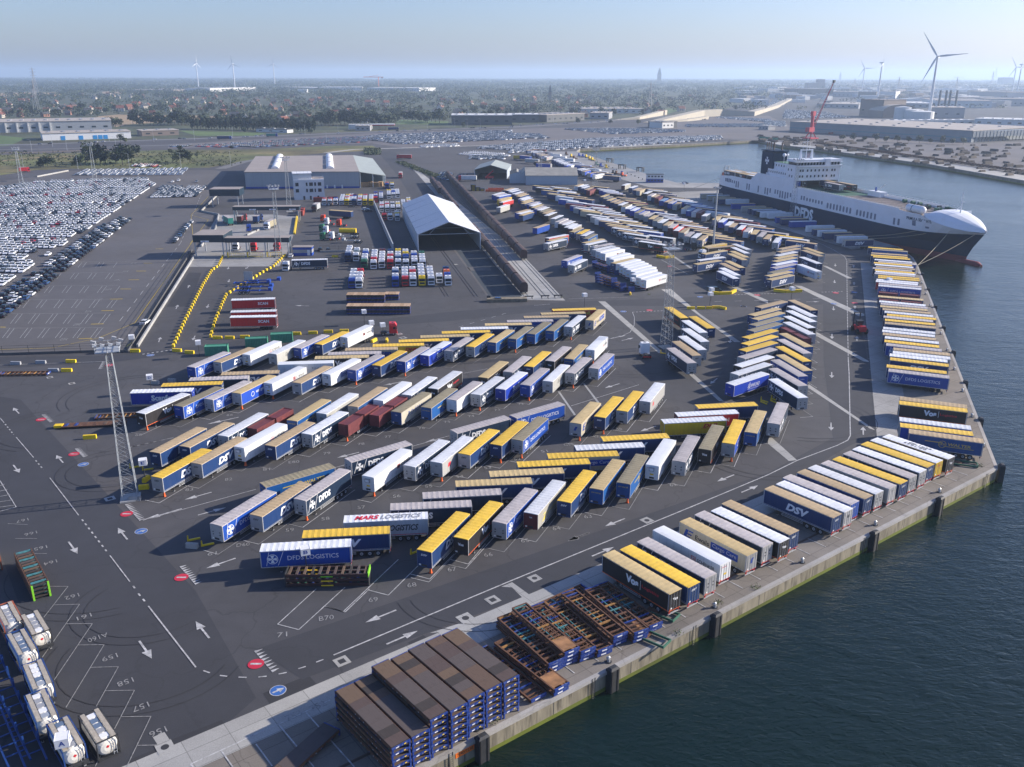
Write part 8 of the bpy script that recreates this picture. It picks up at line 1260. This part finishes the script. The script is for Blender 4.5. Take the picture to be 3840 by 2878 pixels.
# other buildings: (base-left, base-right, height, depth, wall, roof, label)
HZW = mat('far_white', (.62, .62, .6), .6, .04, .05); HZB = mat('far_brown', (.2, .16, .14), .7, .1, .05); HZK = mat('far_dark', (.07, .075, .08), .6, .1, .05); BLK = [('L', -80, 690, 970, 668, 12.8, 90, CLAD, LR_, 'big grey warehouse with white pillars at the far left'), ('L', 372, 757, 1135, 735, 7.6, 45, WHITE, LR_, 'low white building with blue doors beyond the field'), ('L', 1230, 718, 1545, 708, 6, 30, HZB, LR_, 'tan shed beside a scrap heap beyond the highway'),
 ('M', 860, 672, 985, 672, 6, 20, GREY, LR_, 'grey building left of the filling station'), ('M', 1690, 622, 2211, 622, 14, 60, HZK, HZW, 'dark furniture hall with pale curved roof'), ('N', -20, 600, 230, 600, 12, 50, HZK, HZW, 'dark shop hall next to the furniture hall'), ('N', 300, 598, 625, 580, 11, 60, HZK, LR_, 'long dark hall with white lettering beyond the highway'), ('N', 670, 570, 835, 572, 10, 60, GREY, LR_, 'pale flat hall right of the dark halls'), ('N', 600, 520, 1140, 520, 8, 120, HZW, LR_, 'wide white industrial roof behind the halls'), ('N', 1175, 640, 1300, 648, 8, 30, HZK, HZK, 'dark stacks shed beside the basin lot'), ('N', 1297, 650, 1395, 645, 8, 25, HZW, LR_, 'small white office beside the basin lot'), ('M', 0, 680, 270, 690, 4, 12, HZW, HZK, 'low white roadside building with dark roof'), ('N', 2130, 660, 2211, 665, 5, 15, GREY, GREY, 'small grey shed near the log yard'),
 ('L', 1500, 335, 1820, 320, 7, 200, HZB, LR_, 'distant flat hall before the left turbines'), ('L', 1815, 335, 2211, 322, 14, 120, HZW, HZW, 'distant white factory hall under the turbines'), ('M', 220, 310, 560, 320, 10, 150, GREY, HZW, 'distant pale halls right of the turbines'), ('M', 560, 322, 920, 322, 14, 200, HZW, HZW, 'long distant white factory hall, left part'), ('M', 960, 325, 1410, 330, 14, 150, HZW, HZW, 'long distant white factory hall, right part'), ('M', 360, 340, 440, 340, 12, 60, HZW, HZW, 'small white distant hall in front of the factory'),
 ('O', 340, 548, 490, 548, 34, 40, HZB, HZB, 'tall hazy grain silo block'), ('O', 425, 545, 485, 545, 52, 25, HZB, HZB, 'silo tower on top of the grain block'), ('O', 245, 605, 560, 605, 26, 120, HZB, LR_, 'wide hazy mill below the silo'), ('O', 560, 610, 780, 612, 18, 100, GREY, LR_, 'hazy white hall right of the mill'), ('O', 775, 620, 930, 622, 20, 80, HZK, HZK, 'hazy dark hall behind the thin turbine'), ('O', 960, 620, 1098, 622, 22, 80, HZW, LR_, 'hazy pale hall beside the thin turbine'), ('O', 785, 775, 985, 785, 30, 60, HZB, HZB, 'brown industrial block left of the arched hall'), ('O', 1440, 700, 1930, 705, 16, 200, HZW, LR_, 'wide hazy white plant behind the big turbine'), ('O', 1400, 790, 1690, 795, 18, 80, GREY, LR_, 'pale cubic hall right of the big turbine'), ('O', 1920, 690, 2300, 690, 18, 200, GREY, LR_, 'wide hazy plant at the right edge'), ('O', 2050, 640, 2400, 640, 24, 200, GREY, LR_, 'hazy warehouse block at the right edge'), ('O', 1120, 700, 1400, 705, 10, 150, GREY, HZW, 'low hazy factory left of the big turbine'), ('O', 420, 700, 780, 710, 9, 160, GREY, LR_, 'low hazy works behind the crane jib'), ('O', 1780, 850, 2400, 870, 9, 60, HZW, HZW, 'white low roofs beyond the long warehouse, right'), ('O', 1000, 850, 1780, 845, 6, 30, HZW, HZW, 'white low roofs beyond the long warehouse, left'), ('O', 1620, 455, 1700, 455, 60, 60, GREY, GREY, 'far hazy tower block on the horizon'), ('O', 2020, 510, 2110, 510, 60, 60, GREY, GREY, 'far hazy block on the horizon at right')]
for tl, x0, y0, x1, y1, h, dep, wm, rm, lab in BLK:
    a, b = G(tl, x0, y0), G(tl, x1, y1); rz, L = frame(0, a, b); t = thing('industrial_building', lab, 'building', a, rz); w = MB(); w.b2(0, L, 0, dep, 0, h, wm)
    if 'white pillars' in lab: [w.b2(L * (.03 + .09 * q), L * (.03 + .09 * q) + 1.6, -1.5, 0, 0, h - 1, HZW) for q in range(6)]
    n = max(3, int(L / 14)); [w.b2(L * (q + .3) / n, L * (q + .3) / n + min(5, L / n * .4), -.12, 0, h * .35, h * .35 + min(2.2, h * .25), GLASS) for q in range(n) if 'doors' not in lab]; w.build('wall', t); w = MB(); w.b2(-.6, L + .6, -.6, dep + .6, h + .02, h + .7, rm); [w.b2(L * (q + .4) / n, L * (q + .4) / n + L / n * .2, dep * .3, dep * .6, h + .7, h + 1.5, GREY) for q in range(n)]; w.build('roof', t)
    if 'doors' in lab:
        for q in (.2, .4, .56, .62, .68): w = MB(); w.b2(L * q, L * q + 4.5, -.2, 0, 0, 4.6, mat('blue_door', (.02, .25, .6), .5)); w.build('door', t)
t = thing('arched_hall', 'hall with tan barrel roof near the storage tanks', 'hall', G('O', 990, 790), 8); w = MB(); P = [(33 - 33 * math.cos(math.pi * i / 10), 12 + 11 * math.sin(math.pi * i / 10)) for i in range(11)]; w.loft([[(a, y, b) for a, b in P] for y in (0, 60)], LR_, close=False, caps=False); w.build('roof', t); w = MB(); w.b2(0, 66, 0, 60, 0, 12, HZB); w.poly([(a, 0, b) for a, b in P], HZB); w.build('wall', t)
for k, (x, y, r, h) in enumerate(((1155, 800, 14, 20), (1230, 805, 11, 16), (1320, 808, 20, 14), (1268, 803, 12, 16))): w = MB(); w.cyl((0, 0, 0), (0, 0, h), r, HZW, 24); w.cyl((0, 0, h), (0, 0, h + 1.5), r, HZW, 24, r * .3); tag(w.build('storage_tank', None, G('O', x, y)), '%s white storage tank from the left, near the big turbine' % ordinal(k + 1), 'tank', 'white storage tanks')
for k, (x, y) in enumerate(((1468, 720), (1520, 722), (1555, 722), (1612, 722))): w = MB(); w.cyl((0, 0, 0), (0, 0, 42), 2.4, HZK, 10); tag(w.build('chimney', None, G('O', x, y)), '%s dark chimney from the left at the white plant' % ordinal(k + 1), 'chimney', 'dark chimneys')
def pylon(p, h, lab, m=GREY):
    c = G(*p); w = MB(); b = h * .08
    for s, u in ((-1, -1), (1, -1), (1, 1), (-1, 1)): w.rod((s * b, u * b, 0), (0, 0, h), h * .008, m)
    for q in range(6): z = h * q / 7; f = b * (1 - q / 7); w.rod((-f, -f, z), (f * .85, -f * .85, z + h / 7), h * .005, m); w.rod((f, f, z), (-f * .85, f * .85, z + h / 7), h * .005, m)
    for q in (.7, .82, .93): w.rod((-h * .12, 0, h * q), (h * .12, 0, h * q), h * .007, m)
    tag(w.build('pylon', None, c), lab, 'pylon')
pylon(('L', 325, 530), 62, 'lattice pylon over the houses at the left'); pylon(('L', 312, 355), 95, 'taller hazy pylon behind the left one'); pylon(('N', 1187, 525), 60, 'slender pylon behind the motorway ramps'); pylon(('O', 1925, 540), 100, 'hazy pylon at the right on the horizon'); pylon(('O', 1958, 480), 180, 'tall hazy lattice tower at the right on the horizon'); pylon(('O', 740, 555), 60, 'hazy dock crane tower left of the thin turbine'); pylon(('O', 1115, 600), 70, 'hazy dock crane right of the thin turbine'); pylon(('O', 1340, 600), 50, 'small hazy dock crane near the big turbine'); pylon(('O', 1615, 600), 70, 'hazy dock crane right of the big turbine')
t = thing('tower_crane', 'distant orange tower crane beside the white factory', 'crane', G('M', 1062, 315), 0); w = MB(); w.rod((0, 0, 0), (0, 0, 62), 2.2, ORANGE); w.build('mast', t); w = MB(); w.rod((-75, 0, 60), (25, 0, 60), 2, ORANGE); w.rod((0, 0, 70), (-50, 0, 61), .8, ORANGE); w.b2(14, 24, -2, 2, 54, 60, GREY); w.build('jib', t)
for k, (p, h) in enumerate(((('N', 327, 420), 48), (('N', 1265, 262), 140), (('N', 1273, 262), 140), (('N', 92, 430), 26), (('O', 620, 470), 130))): w = MB(); c = G(*p); r = h * .09; w.b2(-r, r, -r, r, 0, h * .55, HZB); w.add([(-r, -r, h * .55), (r, -r, h * .55), (r, r, h * .55), (-r, r, h * .55), (0, 0, h)], [(0, 1, 4), (1, 2, 4), (2, 3, 4), (3, 0, 4)], HZK); tag(w.build('church_tower', None, c), '%s distant church spire counted from the houses outward' % ordinal(k + 1), 'church tower')
# motorway ramps
def ramp(pts, w_, name, lab, m):
    P = [G(*p[:3], p[3]) for p in pts]; mb = MB(); r = []
    for i, p in enumerate(P): t_ = (P[min(i + 1, len(P) - 1)] - P[max(i - 1, 0)]); t_.z = 0; t_.normalize(); n = Vector((-t_.y, t_.x, 0)) * w_ / 2; r.append([(p - n)[:2] + (0,), (p - n)[:], (p + n)[:], (p + n)[:2] + (0,)])
    mb.loft(r, m, close=False, caps=False); tag(mb.build(name), lab, 'ramp', kind='structure')
RC = mat('ramp_concrete', (.42, .38, .3), .8, .08, .05)
ramp([('N', 1170, 600, .5), ('N', 1330, 560, 5), ('N', 1630, 492, 12), ('N', 1800, 485, 12), ('N', 2060, 505, 8), ('O', 60, 680, 6), ('O', 190, 620, 4)], 16, 'motorway_ramp', 'concrete motorway ramp rising behind the parked cars', RC)
ramp([('N', 900, 575, .5), ('N', 1080, 552, 4), ('N', 1320, 490, 9)], 10, 'motorway_ramp', 'second pale ramp curving left of the main ramp', RC); ramp([('N', 1180, 600, 1), ('N', 1500, 572, 3), ('N', 1680, 545, 5)], 9, 'motorway_ramp', 'lower pale ramp in front of the main ramp', RC)
# trees
BARK = mat('bark', (.05, .04, .03), .9); LEAVES = [mat('foliage_' + n, c, .75, .35, .25, objvar=.25) for n, c in (('dark', (.012, .026, .012)), ('mid', (.022, .042, .016)), ('olive', (.045, .06, .02)))]
def crown(mb, cx, cy, cz, rx, rz_, n, s, m, rng):
    for _ in range(n):
        a = rng.uniform(0, 6.283); u = rng.uniform(-1, 1); r = rng.uniform(.55, 1.0); q = math.sqrt(1 - u * u)
        lump = 1 + .22 * math.sin(3 * a + cx) + .15 * math.sin(5 * u + cy)
        x, y, z = cx + rx * r * q * math.cos(a) * lump, cy + rx * r * q * math.sin(a) * lump, cz + rz_ * r * u
        d1 = Vector((rng.uniform(-1, 1), rng.uniform(-1, 1), rng.uniform(-.6, .6))).normalized() * s * rng.uniform(.6, 1.2); d2 = d1.orthogonal().normalized() * s * rng.uniform(.5, 1)
        c = Vector((x, y, z)); o = len(mb.v); mb.v += [(c - d1)[:], (c - d2)[:], (c + d1)[:], (c + d2)[:]]; mb.f.append([o, o + 1, o + 2, o + 3]); mb.m.append(mb.mi(m))
TREES = []; rng = random.Random(5)
for v in range(8):
    pop = v >= 6; w = MB(); h = (13, 15, 11, 16, 12, 14, 19, 17)[v]; rx = h * (.17 if pop else .42)
    if pop: crown(w, 0, 0, h * .55, rx, h * .46, 230, 1.0, LEAVES[v % 2], rng)
    else:
        for _ in range(6): a = rng.uniform(0, 6.28); crown(w, rx * .5 * math.cos(a), rx * .5 * math.sin(a), h * rng.uniform(.45, .75), rx * .62, h * .26, 46, 1.1, LEAVES[(v + (_ == 0)) % 3], rng)
    cm_ = w.mesh('crown'); w = MB(); w.cyl((0, 0, 0), (0, 0, h * .55), h * .025, BARK, 6, h * .012)
    for a in (0, 2.1, 4.2): w.cyl((0, 0, h * .35), (rx * .5 * math.cos(a), rx * .5 * math.sin(a), h * .65), h * .012, BARK, 4, h * .005)
    TREES.append((cm_, w.mesh('trunk')))
NT = [0]
def tree(x, y, v, s, lab, grp):
    t = thing('poplar_tree' if v >= 6 else 'broadleaf_tree', lab, 'tree', (x, y, 0), rng.uniform(0, 360), grp); t.scale = (s, s, s); link('crown', TREES[v][0], t); link('trunk', TREES[v][1], t); NT[0] += 1
k = 0
for x in range(1660, 2720, 24): k += 1; p = G('L', x, 655 + (x - 1660) * .02 + rng.uniform(-3, 3)); tree(p.x, p.y, 6 + k % 2, rng.uniform(.85, 1.1), '%s poplar from the left in the long dark poplar row' % ordinal(k), 'poplars in the long row')
for k, (x, y, s) in enumerate(((380, 985, .8), (415, 990, .75), (350, 992, .6), (470, 975, .5), (700, 975, .95), (650, 985, .5), (740, 960, .8), (800, 940, 1.3), (830, 950, 1.2), (870, 955, 1.1), (900, 960, .9), (930, 945, .8), (1000, 960, .8), (1060, 960, 1.25), (1100, 955, 1.3), (1140, 950, 1.1), (1180, 880, .9), (1530, 950, .8), (1580, 945, 1.1), (1640, 945, .7), (500, 905, .3), (1700, 905, .3), (1560, 850, .6), (1480, 880, .5), (2000, 835, .4))): p = G('L', x, y); tree(p.x, p.y, k % 6, s * .9, '%s bushy tree from the left on the dry field' % ordinal(k + 1), 'trees on the dry field')
for k, (x, y, s) in enumerate([(120 + 30 * q, 665 + rng.uniform(-6, 6), rng.uniform(.8, 1.3)) for q in range(0)] + [(x, 640 + rng.uniform(-14, 4), rng.uniform(.9, 1.5)) for x in range(1150, 1640, 30)]): p = G('L', x, y - 15); tree(p.x, p.y, k % 6, s, '%s round tree from the left between the field and the poplars' % ordinal(k + 1), 'trees left of the poplar row')
for k, x in enumerate(range(530, 1640, 34)): p = G('M', x, 628 + rng.uniform(-16, 6) + (-25 if x > 1200 else 0)); tree(p.x, p.y, k % 6, rng.uniform(.9, 1.5), '%s tree from the left in the belt behind the filling station' % ordinal(k + 1), 'trees behind the filling station')
for k, x in enumerate(range(840, 1060, 40)): p = G('L', x, 640); tree(p.x, p.y, k % 6, rng.uniform(.8, 1.2), '%s tree right of the big left warehouse' % ordinal(k + 1), 'trees by the left warehouse')
for k, (t_, x, y) in enumerate([('O', x, 985 + (x - 600) * .033) for x in range(640, 1740, 95)] + [('M', 470, 700), ('M', 1790, 650), ('L', 1080, 775), ('L', 1040, 770), ('L', 2110, 690), ('N', 1090, 620), ('N', 850, 615), ('N', 570, 610)]): p = G(t_, x, y); tree(p.x, p.y, k % 6, .6, '%s small roadside tree, counted from the long warehouse' % ordinal(k + 1), 'small roadside trees')
# green verge along the rails
w = MB()
for i in range(900): s = rng.random(); a = G('M', 1240 + 340 * s, 945 + 130 * s); crown(w, a.x + rng.uniform(-3.5, 3.5), a.y, .6, 1.2, 1.0, 2, .7, LEAVES[rng.randrange(1, 3)], rng)
for i in range(260): a = G('M', 940 + rng.uniform(0, 130), 850 + rng.uniform(-15, 30)); crown(w, a.x, a.y, 1, 2, 1.6, 5, .9, LEAVES[rng.randrange(0, 3)], rng)
for i in range(700): a = G('L', rng.uniform(-50, 2100), rng.uniform(850, 980)); crown(w, a.x, a.y, .4, 1.6, .7, 3, .9, LEAVES[2], rng)
tag(w.build('scrub'), 'low green scrub along the rails and on the dry field', 'scrub', kind='stuff')
# individual trees nearest among the houses, then the woods beyond
FOV = lambda: rng.uniform(-.64, .66)
FX = [[xy(G(*q)) for q in P_] for P_ in ([('L', 830, 555), ('L', 1020, 532), ('L', 1960, 545), ('L', 1900, 566), ('L', 1080, 635), ('L', 1000, 645)], [('L', -100, 345), ('L', 520, 340), ('L', 540, 365), ('L', -100, 372)], [('M', 1210, 560), ('M', 1660, 580), ('M', 1660, 620), ('M', 1210, 615)], [('L', -200, 700), ('L', 1150, 675), ('L', 1050, 560), ('L', -200, 560)])]
def okpos(x, y):
    if any(inside(x, y, P_) for P_ in FX): return False
    u = x / max(y, 1)
    if y < 1330 + (u + .3) * 900 * (u > -.3) : return False
    if u > .17 and y < 1950: return False
    return True
N0 = max(0, 296 - NT[0]); cnt = 0; AZ = []
while cnt < N0:
    y = rng.uniform(1350, 2000); u = rng.uniform(-.62, .3); x = u * y
    if not okpos(x, y): continue
    cnt += 1; AZ.append((y, x))
for k, (y, x) in enumerate(sorted(AZ)): tree(x, y, rng.randrange(6), rng.uniform(.6, 1.15), '%s nearest tree standing among the village houses' % ordinal(k + 1), 'trees among the village houses')
w = MB(); n = 0
for i in range(7200):
    y = 1400 + 11500 * rng.random() ** 1.9; u = FOV(); x = u * y
    if not okpos(x, y): continue
    if u > .27 and (y < 5200) and rng.random() < .86: continue
    sc = 1 + (y - 1400) / 1700; rx = rng.uniform(5, 9) * sc; h = rng.uniform(8, 15) * min(1.7, 1 + (y - 1400) / 9000)
    if y > 4000: rx *= 1.4
    if y < 2700 and rng.random() < .35: continue
    m_ = LEAVES[min(2, int(rng.random() ** 1.4 * 3))]
    for q in range(2): crown(w, x + rng.uniform(-rx, rx), y + rng.uniform(-rx, rx), h * .55, rx * .9, h * .45, 17, 1.6 * sc ** .75, m_, rng)
    n += 1
tag(w.build('woodland'), 'wooded countryside reading as one mass to the horizon', 'woodland', kind='stuff')
# houses
BR = mat('house_brick', (.26, .13, .09), .8, .15, .2, objvar=.25); HW_ = mat('house_render', (.55, .5, .44), .8, .1, .2, objvar=.15); RO = mat('roof_red', (.17, .06, .04), .8, .15, .2, objvar=.3); RD_ = mat('roof_slate', (.06, .062, .07), .8, .15, .2, objvar=.3)
HM = []
for wm, rm in ((BR, RO), (HW_, RO), (BR, RD_), (HW_, RD_), (BR, RD_)):
    w = MB(); w.b2(-6, 6, -4.5, 4.5, 0, 5, wm); w.add([(-6, -4.5, 5), (-6, 4.5, 5), (-6, 0, 9.2), (6, -4.5, 5), (6, 4.5, 5), (6, 0, 9.2)], [(1, 0, 2), (3, 4, 5)], wm); w.add([(-6.4, -4.9, 4.8), (6.4, -4.9, 4.8), (6.4, 0, 9.4), (-6.4, 0, 9.4), (-6.4, 4.9, 4.8), (6.4, 4.9, 4.8)], [(0, 1, 2, 3), (3, 2, 5, 4)], rm); w.b2(3, 4, -.5, .5, 8, 10.4, wm)
    for x in (-4, -1, 2.5):
        for y in (-4.55, 4.52): w.b2(x, x + 1.3, y, y + .04, 1.2, 2.8, GLASS); w.b2(x, x + 1.3, y, y + .04, 3.4, 4.5, GLASS)
    HM.append(w.mesh('village_house'))
cnt = 0; HS = []
while cnt < 290:
    y = 1400 + 1900 * rng.random() ** 1.2; u = rng.uniform(-.62, .22); x = u * y
    if not okpos(x, y): continue
    cnt += 1; HS.append((y, x))
for k, (y, x) in enumerate(sorted(HS)): v = rng.randrange(5); o = link('village_house', HM[v], None, (x, y, 0), rng.choice([10, 20, 100, 95, 60])); s = rng.uniform(.85, 1.25); o.scale = (s, s, s); tag(o, '%s nearest village house, %s walls and %s roof' % (ordinal(k + 1), ('brick', 'pale', 'brick', 'pale', 'brick')[v], ('red', 'red', 'dark', 'dark', 'dark')[v]), 'house', 'village houses among the trees')
w = MB(); 
for i in range(420):
    y = rng.uniform(2200, 7500); u = rng.uniform(.24, .66); x = u * y; m_ = rng.choice([HZW, GREY, HZB, LR_, HZW]); s = rng.uniform(12, 60) * (y / 3500); w.box((x, y, rng.uniform(4, 9)), (s, rng.uniform(20, 60), rng.uniform(7, 16)), m_, rng.uniform(-15, 30))
tag(w.build('distant_industry'), 'hazy mass of small factory roofs on the right horizon', 'industry', kind='stuff')
# filling station and highway traffic
t = thing('filling_station', 'filling station with red and white canopy by the highway', 'filling station', G('M', 985, 660), 5); w = MB(); w.b2(0, 34, 0, 14, 5.2, 6.6, RED); w.b2(-30, 2, 6, 20, 0, 6.5, HZW); w.b2(-.1, 34.1, -.1, 14.1, 6.6, 7.0, WHITE); w.build('canopy', t); [(lambda w: (w.b2(x, x + .5, 6, 6.5, 0, 5.2, GREY), w.build('post', t)))(MB()) for x in (3, 12, 21, 30)]
k = 0
for tl, x0, y0, x1, y1, n in (('L', 300, 790, 1000, 762, 5), ('L', 1300, 752, 2211, 722, 8), ('M', 0, 718, 900, 685, 8), ('M', 900, 685, 2211, 640, 12), ('N', 0, 628, 700, 600, 12), ('N', 700, 600, 1100, 560, 8)):
    for q in range(n): s = rng.random(); k += 1; a = G(tl, x0 + (x1 - x0) * s, y0 + (y1 - y0) * s); tag(link('highway_car', CM[rng.choice('wwksk')], None, (a.x, a.y + rng.choice([-4, 3]), .14), rng.choice([8, 188])), '%s car on the distant highway, counted from the left' % ordinal(k), 'car', 'cars driving on the highway')
# ---------------------------------------------------------------- haze
hz = MB(); hz.b2(-26500, 26500, -900, 26500, -9, 210, WHITE); hm = D.materials.new('haze'); hm.use_nodes = True; nn = hm.node_tree.nodes; nn.remove(nn['Principled BSDF']); pv = nn.new('ShaderNodeVolumePrincipled'); pv.inputs['Color'].default_value = (.6, .77, 1, 1); pv.inputs['Density'].default_value = .0001; pv.inputs['Anisotropy'].default_value = .3
hm.node_tree.links.new(pv.outputs[0], nn['Material Output'].inputs['Volume']); o = hz.build('haze'); o.data.materials.clear(); o.data.materials.append(hm); tag(o, 'thin bluish haze over the whole port', 'haze', kind='stuff')
